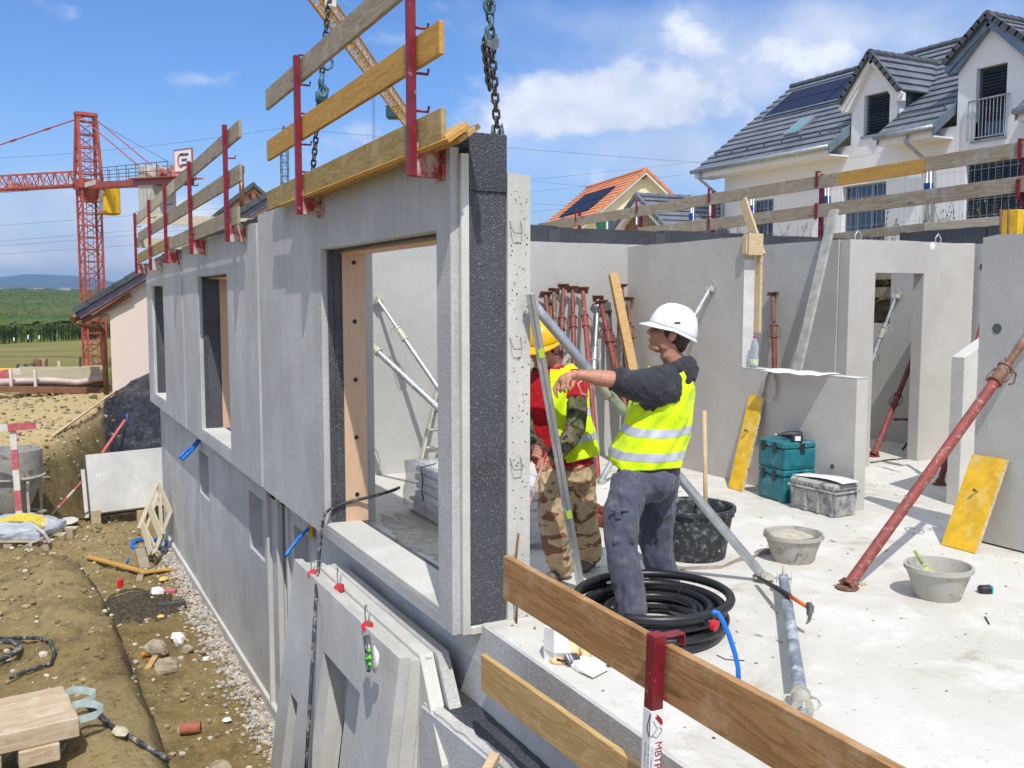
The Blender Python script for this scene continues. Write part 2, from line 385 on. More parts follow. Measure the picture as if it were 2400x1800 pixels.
M['conc_edge'] = concrete('concrete_edge', (.60, .585, .535), stip=.6, streak=.35, blotch=.10, pitc=.6)
M['conc_panel'] = concrete('concrete_spare_panel', (.54, .53, .50), stip=.45, streak=.45, blotch=.12)
M['conc_rough'] = concrete('concrete_broken', (.62, .60, .56), stip=2.0, streak=.0, blotch=.2)
M['foam'] = foam('black_insulation'); M['foam2'] = foam('grey_black_insulation', (.045, .047, .052), .75)
M['screed'] = plain('grout', (.6, .59, .56), .9)
def slabmat():
    m, nt, b = newmat('floor_slab_concrete', .85, 0, .3)
    ov = coord(nt).outputs[0]
    big = nz(nt, ov, .55, 6, .62, .6); med = nz(nt, ov, 2.6, 6, .68, .4); fn = nz(nt, ov, 22, 4, .7)
    col = mixc(nt, mr(nt, big, .35, .68), (.635, .62, .575), (.535, .51, .45))
    col = mixc(nt, mr(nt, med, .46, .66, 0, .65), col, (.70, .685, .64))
    col = mixc(nt, mr(nt, nz(nt, ov, 1.3, 6, .7, 1.0), .54, .70, 0, .75), col, (.38, .33, .24))
    col = mixc(nt, mr(nt, fn, .58, .74, 0, .45), col, (.42, .39, .33))
    v = N(nt, 'ShaderNodeTexVoronoi', i_Scale=5.5); nt.links.new(ov, v.inputs['Vector'])
    col = mixc(nt, mr(nt, v.outputs['Distance'], .03, .07, .6, 0), col, (.30, .24, .15))
    nt.links.new(col, b.inputs['Base Color'])
    bump(nt, b, mathn(nt, 'ADD', mathn(nt, 'MULTIPLY', med, 2.5), mathn(nt, 'MULTIPLY', fn, .6)), .5, .008); return m
M['slab'] = slabmat()
def soilmat():
    m, nt, b = newmat('site_soil', .95, 0, .2)
    ov = coord(nt).outputs[0]
    big = nz(nt, ov, .35, 5, .6, .5); med = nz(nt, ov, 1.6, 6, .7, .3); fn = nz(nt, ov, 13, 6, .75)
    col = mixc(nt, mr(nt, big, .35, .65), (.235, .170, .066), (.32, .245, .115))
    col = mixc(nt, mr(nt, med, .46, .68, 0, .75), col, (.135, .102, .045))
    col = mixc(nt, mr(nt, fn, .52, .70, 0, .75), col, (.37, .30, .17))
    col = mixc(nt, mr(nt, fn, .47, .33, 0, .8), col, (.10, .075, .035))
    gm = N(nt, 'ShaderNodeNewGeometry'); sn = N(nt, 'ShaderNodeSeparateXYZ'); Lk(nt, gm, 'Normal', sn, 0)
    col = mixc(nt, mathn(nt, 'MULTIPLY', mr(nt, sn.outputs[2], .86, .55), mr(nt, med, .35, .6, .35, .9)), col, (.105, .080, .036))  # steep faces painted darker by surface normal, shade put into the soil colour
    # dry, pale level ground farther off
    sp = N(nt, 'ShaderNodeSeparateXYZ'); nt.links.new(ov, sp.inputs[0])
    g = mathn(nt, 'ADD', mr(nt, sp.outputs[2], -1.5, -.95), mathn(nt, 'MULTIPLY', mathn(nt, 'SUBTRACT', med, .5), 1.0))
    far = mathn(nt, 'MULTIPLY', g, mr(nt, sp.outputs[1], 15, 20), True)
    col = mixc(nt, mathn(nt, 'MULTIPLY', far, .85), col, (.52, .40, .20))
    # pasture beyond the site
    gr = mixc(nt, mr(nt, nz(nt, coord(nt, (.02, .10, 1)).outputs[0], 1.6, 6, .7), .35, .65), (.155, .16, .040), (.26, .20, .075))
    gf = mr(nt, mathn(nt, 'ADD', sp.outputs[1], mathn(nt, 'MULTIPLY', med, 6)), 52, 60)
    col = mixc(nt, gf, col, gr)
    strip = mathn(nt, 'MULTIPLY', mr(nt, sp.outputs[1], 50, 54), mr(nt, sp.outputs[1], 80, 66))
    col = mixc(nt, mathn(nt, 'MULTIPLY', strip, .8), col, (.075, .12, .028))
    nt.links.new(col, b.inputs['Base Color'])
    bump(nt, b, mathn(nt, 'ADD', mathn(nt, 'MULTIPLY', med, 1.6), fn), .9, .035); return m
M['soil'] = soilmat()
def bankmat():
    m, nt, b = newmat('bank_soil', .95, 0, .2); ov = coord(nt).outputs[0]; med = nz(nt, ov, 2, 6, .7); fn = nz(nt, ov, 11, 6, .75)
    col = mixc(nt, mr(nt, med, .4, .6), (.20, .15, .07), (.30, .22, .11)); col = mixc(nt, mr(nt, fn, .55, .7), col, (.10, .13, .04))
    nt.links.new(col, b.inputs['Base Color']); bump(nt, b, fn, .9, .04); return m
M['bank'] = bankmat()
M['pebble'] = plain('gravel_stone', (.50, .46, .40), .9, var=.45, sc=12, bmp=None)
M['stone'] = plain('field_stone', (.36, .31, .22), .9, var=.3, sc=8, bmp=(14, .5))
M['pine'] = wood('fresh_pine', (.62, .42, .19), (.50, .31, .12), .45)
M['palepine'] = wood('pale_pine', (.66, .52, .33), (.56, .41, .22), .5)
M['yelpine'] = wood('yellow_board', (.60, .35, .09), (.50, .27, .06), .4)
M['greywood'] = wood('weathered_board', (.42, .35, .25), (.30, .235, .155), .6, dirt=(.42, .40, .36))
M['brownwood'] = wood('brown_stained_board', (.46, .255, .105), (.33, .17, .065), .45, dirt=(.52, .34, .19), grain=.7)
M['olivewood'] = wood('olive_treated_board', (.42, .31, .12), (.32, .22, .075), .3, dirt=(.45, .36, .20))
M['beam'] = wood('sawn_beam', (.56, .45, .31), (.46, .34, .21), .2, dirt=(.60, .52, .40), along='X')
M['palewood'] = wood('bleached_board', (.62, .56, .42), (.52, .44, .30), .3)
M['plywood'] = wood('beige_hardboard', (.66, .45, .31), (.62, .41, .27), 0, along='Z', grain=.4)
M['formwork'] = plain('yellow_formwork_board', (.74, .44, .02), .6, var=.15, sc=10, dirt=(.68, .52, .20), dsc=7, damt=(.50, .70))
M['plyedge'] = plain('plywood_edge', (.58, .47, .30), .8, sc=40, var=.3)
M['red'] = plain('red_painted_steel', (.20, .010, .022), .42, 0, .25, 10, (20, .2), dirt=(.50, .38, .32), dsc=11, damt=(.60, .72))
M['redw'] = plain('worn_red_steel', (.36, .03, .035), .6, 0, .2, 10, (20, .2), dirt=(.55, .45, .38), dsc=5, damt=(.42, .58))
M['propred'] = plain('oxide_red_prop', (.19, .048, .036), .55, 0, .2, 10, (20, .2), dirt=(.36, .25, .19), dsc=12, damt=(.56, .72))
M['proprust'] = plain('rusty_prop_steel', (.20, .10, .065), .75, .2, .3, 12, (30, .3), dirt=(.34, .27, .22), dsc=9, damt=(.5, .7))
M['propmix'] = plain('red_prop_splashed_with_cement', (.25, .055, .045), .65, 0, .2, 10, (20, .2), dirt=(.42, .34, .28), dsc=30, damt=(.56, .66))
M['galv'] = plain('galvanised_steel', (.50, .53, .55), .42, .75, .12, 12, (30, .1), dirt=(.55, .55, .53), dsc=8, damt=(.5, .7))
M['galvblue'] = plain('blue_grey_prop_steel', (.25, .30, .345), .5, .4, .15, 12, (30, .1), dirt=(.52, .55, .56), dsc=5, damt=(.44, .62))
M['collar'] = plain('cement_stained_casting', (.52, .50, .42), .7, .3, .2, 14, (30, .3))
M['alu'] = plain('brushed_aluminium', (.56, .57, .57), .42, .7, .06, 9, (40, .08))
M['alud'] = plain('dark_level_stripe', (.08, .09, .10), .5)
M['black'] = plain('black_plastic', (.020, .021, .024), .5, 0, .3, 9, (30, .2))
M['tubblack'] = plain('cement_splashed_black_rubber', (.028, .032, .038), .6, 0, .3, 12, (20, .3), dirt=(.30, .31, .30), dsc=20, damt=(.5, .70))
M['bucket'] = plain('cement_coated_bucket', (.13, .14, .15), .85, 0, .2, 12, (20, .5), dirt=(.43, .41, .36), dsc=7, damt=(.30, .48))
M['crate'] = plain('cement_coated_crate', (.11, .13, .16), .85, 0, .2, 12, (20, .5), dirt=(.40, .39, .35), dsc=8, damt=(.34, .56))
M['cementmix'] = plain('drying_mortar', (.47, .43, .35), .95, sc=14, var=.2, bmp=(12, .8))
M['teal'] = plain('teal_case_plastic', (.010, .155, .185), .5, 0, .15, 10, (30, .1), dirt=(.22, .34, .36), dsc=9, damt=(.55, .72))
M['cable'] = plain('muddy_black_cable', (.028, .028, .03), .6, 0, .2, 10, (40, .2), dirt=(.28, .26, .22), dsc=14, damt=(.5, .62))
M['blue'] = plain('blue_conduit', (.008, .165, .62), .4, 0, .08, 12, (60, .15))
M['redcap'] = plain('red_cap', (.55, .01, .02), .4)
M['orange'] = plain('orange_handle', (.70, .16, .03), .4)
M['steel'] = plain('dull_steel', (.22, .22, .22), .45, .8, .3, 14, (30, .3))
M['chain'] = plain('dark_chain_steel', (.10, .09, .085), .38, .8, .35, 60, (60, .2))
M['hookblue'] = plain('worn_blue_hook', (.05, .17, .24), .5, .3, .3, 60, (60, .2), dirt=(.12, .11, .10), dsc=50, damt=(.5, .6))
M['white'] = plain('white_paint', (.80, .80, .79), .55, var=.03, bmp=None)
M['rwwhite'] = plain('dirty_white_paint', (.66, .62, .55), .7, var=.08, sc=9)
M['rwred'] = plain('faded_red_paint', (.50, .12, .13), .7, var=.15, sc=9, dirt=(.62, .50, .45), dsc=14, damt=(.55, .75))
M['paper'] = plain('white_paper', (.80, .80, .82), .8, var=.02, bmp=None)
M['poly'] = plain('white_polystyrene', (.82, .81, .78), .9, var=.05, bmp=(60, .5))
M['pufoam'] = plain('orange_expanding_foam', (.74, .58, .32), .8, var=.1, sc=12, bmp=(12, .6), dirt=(.72, .30, .03), dsc=9, damt=(.45, .6))
M['strap'] = plain('beige_sling', (.50, .42, .37), .85, var=.12, sc=20)
M['yelstrap'] = plain('yellow_sling', (.58, .46, .05), .8, var=.2, sc=20)
M['tealstrap'] = plain('faded_green_strap', (.36, .44, .42), .85, var=.15, sc=20)
M['render'] = plain('white_render', (.78, .80, .83), .9, var=.02, sc=2, bmp=(60, .25))
M['cream'] = plain('cream_render', (.74, .70, .50), .9, var=.03, sc=2, bmp=(60, .2))
M['pink'] = plain('pale_pink_render', (.76, .63, .54), .9, var=.02, sc=2, bmp=(60, .2))
M['tarp'] = None
M['crane'] = plain('crane_red_orange', (.42, .085, .052), .5, var=.15, sc=2, bmp=None)
M['craneyel'] = plain('crane_yellow', (.66, .36, .055), .5, var=.12, sc=2, bmp=None)
M['cabyel'] = plain('cab_yellow', (.80, .44, .0), .5, var=.05, sc=2, bmp=None)
M['ballast'] = plain('ballast_concrete', (.55, .53, .45), .9, var=.2, sc=1.5, dirt=(.30, .28, .24), dsc=1.2, damt=(.55, .75))
M['wire'] = plain('dark_wire', (.08, .09, .11), .6, bmp=None)
M['copper'] = plain('copper_pipe', (.20, .10, .055), .42, .6, .2, 3, None)
M['gutter'] = plain('zinc_gutter', (.40, .43, .45), .42, .7, .15, 6, (10, .1))
M['zinc'] = plain('blue_grey_flashing', (.20, .26, .32), .4, .5, .15, 4, (10, .1))
M['soffit'] = plain('brown_soffit', (.22, .10, .05), .7, var=.2, sc=4)
M['lilac'] = plain('lilac_fascia', (.22, .18, .24), .6)
M['fenceg'] = plain('green_grey_mesh_wire', (.05, .075, .07), .6, bmp=None)
M['fencem'] = plain('galvanised_fence_wire', (.42, .45, .48), .5, .5, .1, 5, None)
M['blueclip'] = plain('blue_fence_clip', (.01, .06, .30), .5, bmp=None)
M['fascia'] = plain('white_fascia', (.78, .78, .78), .6, var=.03, bmp=None)
M['shutterdark'] = None
M['green'] = plain('green_shutter', (.01, .12, .06), .5, bmp=None)
M['slats'] = wood('brown_cladding', (.30, .21, .10), (.22, .14, .06), 0, along='Z')
M['weed'] = plain('dry_weeds', (.16, .18, .06), .9, var=.4, sc=5, bmp=None)
M['corn'] = plain('maize_leaves', (.16, .22, .06), .8, var=.45, sc=.35, bmp=None)
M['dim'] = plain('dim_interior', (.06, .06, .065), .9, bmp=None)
M['skin'] = plain('tanned_skin', (.47, .225, .145), .55, var=.16, sc=22, bmp=(70, .25), spec=.4)
M['hair'] = plain('dark_brown_hair', (.045, .027, .018), .7, var=.4, sc=70, bmp=(90, .8))
M['rebar'] = plain('rusty_rebar', (.19, .09, .04), .85, var=.3, sc=30)
def wavemat(name, c, c2, axis, per, rough=.5, metal=0, dep=.01, frac=.5):
    m, nt, b = newmat(name, rough, metal)
    tc = N(nt, 'ShaderNodeTexCoord'); sp = N(nt, 'ShaderNodeSeparateXYZ'); Lk(nt, tc, 'Object', sp, 0)
    f = mathn(nt, 'FRACT', mathn(nt, 'MULTIPLY', sp.outputs['XYZ'.index(axis)], 1/per)); s = mr(nt, f, frac-.15, frac+.15, 0, 1)
    nt.links.new(mixc(nt, s, c, c2), b.inputs['Base Color']); bump(nt, b, f, .8, dep); return m
M['blind'] = wavemat('dark_blind_slats', (.030, .034, .045), (.075, .085, .105), 'Z', .075, .4, .2, .02)
M['conduit'] = wavemat('black_corrugated_conduit', (.016, .017, .02), (.03, .031, .035), 'Z', 99, .38)
def glassmat(name, c=(.03, .05, .08), rough=.08):
    m, nt, b = newmat(name, rough, 0, .8); b.inputs['Base Color'].default_value = c4(c); return m
M['glass'] = glassmat('window_glass', (.035, .06, .11)); M['solar'] = glassmat('solar_panel', (.010, .019, .055), .6); M['solar'].node_tree.nodes['Principled BSDF'].inputs['Specular IOR Level'].default_value = .12
M['cabglass'] = glassmat('cab_glass', (.02, .05, .06))
def tiles(name, c, c2):
    m, nt, b = newmat(name, .6, 0, .4)
    ov = rnd_shift(nt, coord(nt)).outputs[0]
    n = nz(nt, ov, 3, 4); n2 = nz(nt, ov, .5, 3)
    col = mixc(nt, mr(nt, n, .3, .7), c, c2); col = mixc(nt, mr(nt, n2, .4, .6, 0, .4), col, tuple(x*1.2 for x in c2))
    tc = N(nt, 'ShaderNodeTexCoord'); sp = N(nt, 'ShaderNodeSeparateXYZ'); Lk(nt, tc, 'Object', sp, 0)
    f = mathn(nt, 'FRACT', mathn(nt, 'MULTIPLY', sp.outputs[1], 1/.30))
    h = mathn(nt, 'ABSOLUTE', mathn(nt, 'SUBTRACT', f, .5))
    nt.links.new(col, b.inputs['Base Color']); bump(nt, b, h, .7, .05); return m
M['tile'] = tiles('grey_brown_roof_tile', (.095, .108, .135), (.155, .172, .205))
M['tiledark'] = tiles('dark_grey_roof_tile', (.055, .060, .068), (.09, .095, .105))
M['tileor'] = tiles('orange_roof_tile', (.56, .19, .075), (.68, .27, .12))
def tarpmat():
    m, nt, b = newmat('black_sheeting', .32, 0, .6)
    ov = coord(nt, (1, 1, 1), rot=(0, 0, .5)).outputs[0]; n = nz(nt, coord(nt, (2.0, .8, 1.0), rot=(.3, .5, .5)).outputs[0], 1.8, 6, .62, 1.6)
    col = mixc(nt, mr(nt, nz(nt, ov, 2.2, 5, .7), .45, .68, 0, .6), (.016, .021, .036), (.10, .11, .13))
    nt.links.new(col, b.inputs['Base Color']); bump(nt, b, n, 1.0, .35); return m
M['tarp'] = tarpmat()
def filmmat():
    m, nt, b = newmat('milky_wrapping_film', .25, 0, .6)
    b.inputs['Base Color'].default_value = (.86, .88, .92, 1); b.inputs['Alpha'].default_value = .42
    ov = coord(nt).outputs[0]; bump(nt, b, nz(nt, ov, 7, 5, .6, 1.5), .9, .04); return m
M['film'] = filmmat()
def camo(name, cols, sc=6):
    m, nt, b = newmat(name, .9, 0, .2); ov = rnd_shift(nt, coord(nt)).outputs[0]
    a = nz(nt, ov, sc, 2, .5, .8); c = nz(nt, coord(nt, (1, 1, 1.7)).outputs[0], sc*1.4, 2, .5, .6)
    col = mixc(nt, mr(nt, a, .50, .52), cols[0], cols[1]); col = mixc(nt, mr(nt, c, .56, .575), col, cols[2])
    if len(cols) > 3: col = mixc(nt, mr(nt, nz(nt, ov, sc*1.9, 2), .60, .615), col, cols[3])
    nt.links.new(col, b.inputs['Base Color']); bump(nt, b, nz(nt, ov, 20, 4, .6), .4, .01); return m
M['desert'] = camo('desert_camouflage_cloth', [(.56, .43, .26), (.50, .37, .21), (.24, .12, .075)], 5)
M['woodland'] = camo('woodland_camouflage_cloth', [(.16, .14, .085), (.085, .10, .05), (.11, .075, .045), (.03, .028, .025)], 8)
def cloth(name, c, dirt=None, damt=(.52, .75), rough=.9, dsc=6, bs=.4):
    m, nt, b = newmat(name, rough, 0, .25); ov = coord(nt).outputs[0]
    n = nz(nt, ov, 9, 4); col = mixc(nt, mr(nt, n, .3, .7), tuple(x*.85 for x in c), tuple(min(1, x*1.12) for x in c))
    if dirt: col = mixc(nt, mr(nt, nz(nt, ov, dsc, 5, .7), damt[0], damt[1]), col, dirt)
    nt.links.new(col, b.inputs['Base Color']); w = nz(nt, coord(nt, (1, 1, .55)).outputs[0], 11, 4, .6, 1.2)
    bump(nt, b, w, bs, .03); b.inputs['Sheen Weight'].default_value = .15; return m
M['hoodie'] = cloth('charcoal_sweatshirt', (.035, .036, .046), (.075, .075, .085))
M['trouser'] = cloth('worn_blue_grey_work_trousers', (.085, .088, .125), (.155, .15, .16), dsc=7)
M['redshirt'] = cloth('red_tshirt', (.42, .006, .012))
M['hivis'] = cloth('fluorescent_yellow_vest', (.68, .93, .01), (.50, .66, .06), (.56, .85), bs=.5); 
M['reflect'] = plain('silver_reflective_tape', (.55, .57, .63), .35, .25, .08, 20, (30, .2))
M['boot'] = plain('dusty_boot', (.10, .09, .075), .8, sc=12, var=.3, dirt=(.30, .27, .22), dsc=12)
M['helmw'] = plain('white_helmet_shell', (.84, .85, .86), .28, var=.01, bmp=None, coat=.3)
M['helmy'] = plain('yellow_helmet_shell', (.86, .50, .0), .28, var=.02, bmp=None, coat=.3)
# ---------------------------------------------------------------- ground and far land
def lerpt(T, y):
    if y <= T[0][0]: return T[0][1]
    for (a, b), (c, d) in zip(T, T[1:]):
        if y <= c: return b+(d-b)*(y-a)/(c-a)
    return T[-1][1]
PIT_Z = -2.62
XC = [(5, .70), (7, .62), (9, .60), (10, .52), (12, .38), (13.6, .10), (15, -.4)]
XB = [(5, 1.22), (7, 1.15), (9, 1.02), (10, 1.04), (11.9, 1.16), (13.6, 1.05), (15, .8)]
XE = [(17, -3.0), (19.2, -1.2), (20.2, -.3), (21.2, .57), (24, 1.1), (28, 2.0), (31.6, 2.6), (40, 3.4)]
def g(x, y, det=True):
    z = PIT_Z
    t = (1-sst(lerpt(XC, y), lerpt(XB, y), x))*(1-sst(13.6, 16.2, y))
    h1 = -1.02-.42*sst(10, 14, y)+.12*math.exp(-((x-lerpt(XC, y)+.25)/.3)**2)-.05*(x+1 if x < -1 else 0)
    z = max(z, PIT_Z+(h1-PIT_Z)*t)
    xe = lerpt(XE, y); t2 = 1-sst(xe-.15, xe+.95, x)
    z = max(z, PIT_Z+(-.95-PIT_Z)*t2*sst(17.0, 19.5, y+ (0 if x > -3 else -x-3)))
    if x > 1.2 and y > 22:
        z = max(z, PIT_Z+(lerpt([(1.2, -1.7), (2.0, -1.15), (2.5, -.8), (3.6, -.2), (6, .5)], x)-PIT_Z)*sst(23.6, 29.8, y)*sst(1.0, 1.7, x))
    if y > 33:
        far = -.95-2.4*sst(33, 52, y)
        far += 6.3*sst(135, 470, y)*(1-.10*sst(-60, 120, x))
        z = far + (z+.95)*(1-sst(31, 38, y)) if z > -1.2 else far
    if y > 470: z -= 40*sst(470, 1200, y)
    if x > 2.30 and y < 22: z = min(z, -2.75)
    r = sst(10.45, 10.75, x)*(1-sst(45, 75, y))
    if r > 0: z = z*(1-r)+(2.5+.45*sst(12, 20, x))*r
    if det:
        if y < 60 and x < 12:
            near = 1 if (x < 2.3 or y > 20) else 0
            slope = t*(1-t)*4 if y < 16 else t2*(1-t2)*4
            z += near*((fbm(x*1.1, y*1.1, 0, 4)*.07)+(fbm(x*4.5, y*4.5, 3, 3)*.036)*(1+1.8*slope)+fbm(x*13, y*13, 9, 2)*.020*(1+2.2*slope)-abs(noise.noise(Vector((x*2.2, y*2.2, 4))))*.05)
        elif x >= 10.6 and y < 60: z += fbm(x*.9, y*.9, 5, 3)*.08
        elif y >= 60: z += fbm(x*.03, y*.03, 5, 3)*.35
    return z
def grid_axis(segs):
    L = []
    for a, b, n in segs: L += [a+(b-a)*i/n for i in range(n)]
    return L+[segs[-1][1]]
def build_ground():
    X_ = grid_axis([(-2500, -300, 12), (-300, -60, 14), (-60, -12, 16), (-12, -3, 22), (-3, 2.28, 100), (2.28, 2.34, 1), (2.34, 10.4, 10), (10.4, 11, 6), (11, 24, 30), (24, 80, 18), (80, 500, 18), (500, 3500, 12)])
    Y_ = grid_axis([(-30, 4, 8), (4, 7, 16), (7, 24, 230), (24, 36, 70), (36, 60, 40), (60, 130, 30), (130, 500, 50), (500, 2600, 20)])
    mb = MB(); nx = len(X_)
    for y in Y_:
        for x in X_: mb.v.append(Vector((x, y, g(x, y))))
    for j in range(len(Y_)-1):
        for i in range(nx-1):
            mb.f.append([j*nx+i, j*nx+i+1, (j+1)*nx+i+1, (j+1)*nx+i]); mb.m.append(0)
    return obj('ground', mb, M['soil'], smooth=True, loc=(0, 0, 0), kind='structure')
build_ground()
def hills():
    m, nt, b = newmat('distant_hills', 1, 0, 0)
    ov = coord(nt).outputs[0]; n = nz(nt, ov, .004, 5, .6)
    nt.links.new(mixc(nt, mr(nt, n, .45, .6), (.028, .060, .058), (.075, .105, .075)), b.inputs['Base Color'])
    mb = MB(); n_ = 90
    for lay, (D, hgt, sd) in enumerate([(3600, 1, 3.0), (5200, 1.0, 8.0)]):
        pts = []
        for i in range(n_+1):
            u = -1500+i*5200/n_
            # skyline heights read from the photo, in photo rows above the horizon line
            vs = lerpt([(-1500, 652), (-200, 652), (0, 650), (90, 642), (160, 646), (240, 655), (290, 664), (420, 674), (700, 680), (1300, 684), (3700, 686)], u) if lay else lerpt([(-1500, 668), (0, 668), (150, 672), (270, 680), (600, 690), (3700, 690)], u)
            d = ray(u, 700); d.z = 0; d.normalize(); dep = ray(u, 700).normalized().dot(Vector((FW.x, FW.y, 0)).normalized())
            k = D/ (d.dot(Vector((FW.x, FW.y, 0)).normalized()))
            zt = CH+(700-vs)/F*D + fbm(u*.012, sd)*D*.0012
            pts.append((d*k, zt))
        b0 = len(mb.v)
        for p, zt in pts:
            for r, (kk, zz) in enumerate([(.72, -70), (.80, -30+zt*.1), (.88, zt*.45), (.95, zt*.8), (1.0, zt), (1.1, zt*.6)]):
                mb.v.append(Vector((p.x*kk, p.y*kk, zz+fbm(p.x*.002*kk, p.y*.002*kk, r)*6*(1 if r < 4 else 0))))
        for i in range(n_):
            for r in range(5):
                a = b0+i*6+r; mb.f.append([a, a+6, a+7, a+1]); mb.m.append(0)
    obj('hills', mb, m, smooth=True, loc=(0, 0, 0), kind='structure')
    # far villages and tree belts at the foot of the hills
    mb = MB(); rnd = random.Random(4)
    for i in range(170):
        u = rnd.uniform(-40, 420); D = rnd.uniform(1500, 2300); d = ray(u, 700); d.z = 0; k = D/F
        p = Vector((d.x*k, d.y*k, 0)); r = rnd.uniform(4, 11)
        mb.ell((p.x, p.y, 1.86+D/F*rnd.uniform(12, 20)-r*.5), (r*1.8, r*1.2, r), n=6, m=4)
    o = obj('far_tree_belt', mb, plain('far_trees', (.020, .035, .022), 1, bmp=None), loc=(0, 0, 0), kind='stuff'); tag(o, 'dark line of far trees at the foot of the blue hills', 'trees')
    mb = MB()
    for i in range(60):
        u = rnd.uniform(-40, 300); D = rnd.uniform(1900, 2500); d = ray(u, 700); k = D/F
        p = Vector((d.x*k, d.y*k, 1.86+D/F*rnd.uniform(15, 24))); w = rnd.uniform(5, 12); mb.box(p-Vector((w, 4, 6)), p+Vector((w, 4, 2)))
    o = obj('far_village', mb, plain('far_houses', (.42, .38, .34), 1, bmp=None), loc=(0, 0, 0), kind='stuff'); tag(o, 'tiny pale far village beyond the green maize field', 'village')
hills()
def cornfield():
    m, nt, b = newmat('maize_field_top', .9, 0, .2)
    ov = coord(nt, (.16, 1.1, .4), rot=(0, 0, .12)).outputs[0]; n = nz(nt, ov, 1, 5, .7); n2 = nz(nt, coord(nt, (.01, .03, 1)).outputs[0], 1.2, 3)
    col = mixc(nt, mr(nt, n, .35, .65), (.040, .075, .016), (.095, .13, .035)); col = mixc(nt, mr(nt, n2, .4, .6, 0, .6), col, (.12, .135, .045))
    nt.links.new(col, b.inputs['Base Color']); bump(nt, b, n, 1, .4)
    mb = MB(); X_ = grid_axis([(-200, -40, 20), (-40, 60, 160), (60, 190, 22)]); Y_ = grid_axis([(128, 150, 40), (150, 470, 110)])
    nx = len(X_)
    for y in Y_:
        for x in X_: mb.v.append(Vector((x, y, g(x, y, False)+2.35+random.uniform(-.30, .30)*(1 if y < 150 else 1.5))))
    for j in range(len(Y_)-1):
        for i in range(nx-1): mb.f.append([j*nx+i, j*nx+i+1, (j+1)*nx+i+1, (j+1)*nx+i]); mb.m.append(0)
    # standing front rows
    rnd = random.Random(2); mb.mi = 1
    for i in range(8000):
        x = rnd.uniform(-24, 20); y = 126.5+rnd.random()**1.5*9; z0 = g(x, y, False); h = rnd.uniform(1.7, 2.6); a = rnd.uniform(0, 3.14); w = .05
        c = Vector((x, y, z0)); s_ = Vector((math.cos(a), math.sin(a), 0))
        mb.quadadd([c-s_*w, c+s_*w, c+Vector((0, 0, h))+s_*w*.4], [(0, 1, 2)])
        for q in range(4):
            zz = h*rnd.uniform(.25, .95); a2 = rnd.uniform(0, 6.28); L = rnd.uniform(.4, .8); dd = Vector((math.cos(a2)*L, math.sin(a2)*L, rnd.uniform(-.1, .35)))
            t = Vector((-dd.y, dd.x, 0)).normalized()*.06
            mb.quadadd([c+Vector((0, 0, zz))-t, c+Vector((0, 0, zz))+t, c+Vector((0, 0, zz))+dd], [(0, 1, 2)])
    o = obj('maize_field', mb, [m, M['corn']], loc=(0, 0, 0), kind='stuff'); tag(o, 'dark green maize field on the rise behind the red crane', 'maize')
cornfield()
def grass_strip():
    mb = MB(); rnd = random.Random(5)
    for i in range(4000):
        x = rnd.uniform(-9, 9); y = rnd.uniform(52, 68); c = Vector((x, y, g(x, y))); h = rnd.uniform(.2, .75); a = rnd.uniform(0, 3.1); s_ = Vector((math.cos(a), math.sin(a), 0))*.05
        mb.quadadd([c-s_, c+s_, c+Vector((rnd.uniform(-.15, .15), 0, h))], [(0, 1, 2)])
    tag(obj('tall_grass', mb, M['corn'], loc=(0, 0, 0), kind='stuff'), 'strip of tall green grass along the pasture behind the mesh fence', 'grass')
grass_strip()
# stones and gravel
def blob(c, r, sd, sq=.7, lo=False):
    rnd = random.Random(sd); mb = MB(); mb.ell((0, 0, 0), (r, r*rnd.uniform(.7, 1), r*sq), n=6 if lo else 12, m=4 if lo else 8)
    o = Vector((rnd.random()*50,)*3)
    for p in mb.v:
        k = 1+(.6 if lo else .34)*noise.noise(p/r*1.3+o)+.12*noise.noise(p/r*3+o); p *= k
    q = Matrix.Rotation(rnd.uniform(0, 6), 3, 'Z')
    mb.v = [q @ p+Vector(c) for p in mb.v]; return mb
ICO = None
def pebbles(name, label, n, fn, rr, mats, sd):
    global ICO
    if ICO is None:
        bm = bmesh.new(); bmesh.ops.create_icosphere(bm, subdivisions=1, radius=1); ICO = ([v.co.copy() for v in bm.verts], [[v.index for v in f.verts] for f in bm.faces]); bm.free()
    rnd = random.Random(sd); mb = MB()
    for i in range(n):
        x, y = fn(rnd); r = rr[0]+(rr[1]-rr[0])*rnd.random()**2.2
        sc = Vector((r*rnd.uniform(.7, 1.2), r*rnd.uniform(.7, 1.2), r*rnd.uniform(.45, .8))); q = Matrix.Rotation(rnd.uniform(0, 3.14), 3, 'Z')
        c = Vector((x, y, g(x, y)+sc.z*rnd.uniform(.1, .6))); mb.mi = rnd.randrange(len(mats))
        mb.quadadd([c+q @ Vector((v.x*sc.x*rnd.uniform(.8, 1.2), v.y*sc.y, v.z*sc.z)) for v in ICO[0]], ICO[1])
    return tag(obj(name, mb, mats, loc=(0, 0, 0), kind='stuff'), label, 'gravel')
peb = [plain('gravel_light', (.52, .47, .40), .9, var=.2, sc=8, bmp=None), plain('gravel_grey', (.33, .31, .29), .9, var=.2, sc=8, bmp=None), plain('gravel_rose', (.43, .37, .30), .9, var=.2, sc=8, bmp=None)]
pebbles('gravel_strip', 'strip of pale rounded gravel along the foot of the basement wall', 7500, lambda r: (2.27-abs(r.gauss(0, .16)), r.uniform(7.5, 18.3)), (.010, .036), peb, 1)
clods = [plain('clod_tan', (.34, .27, .16), .95, var=.25, bmp=None), plain('clod_dark', (.19, .145, .075), .95, var=.25, bmp=None), peb[0]]
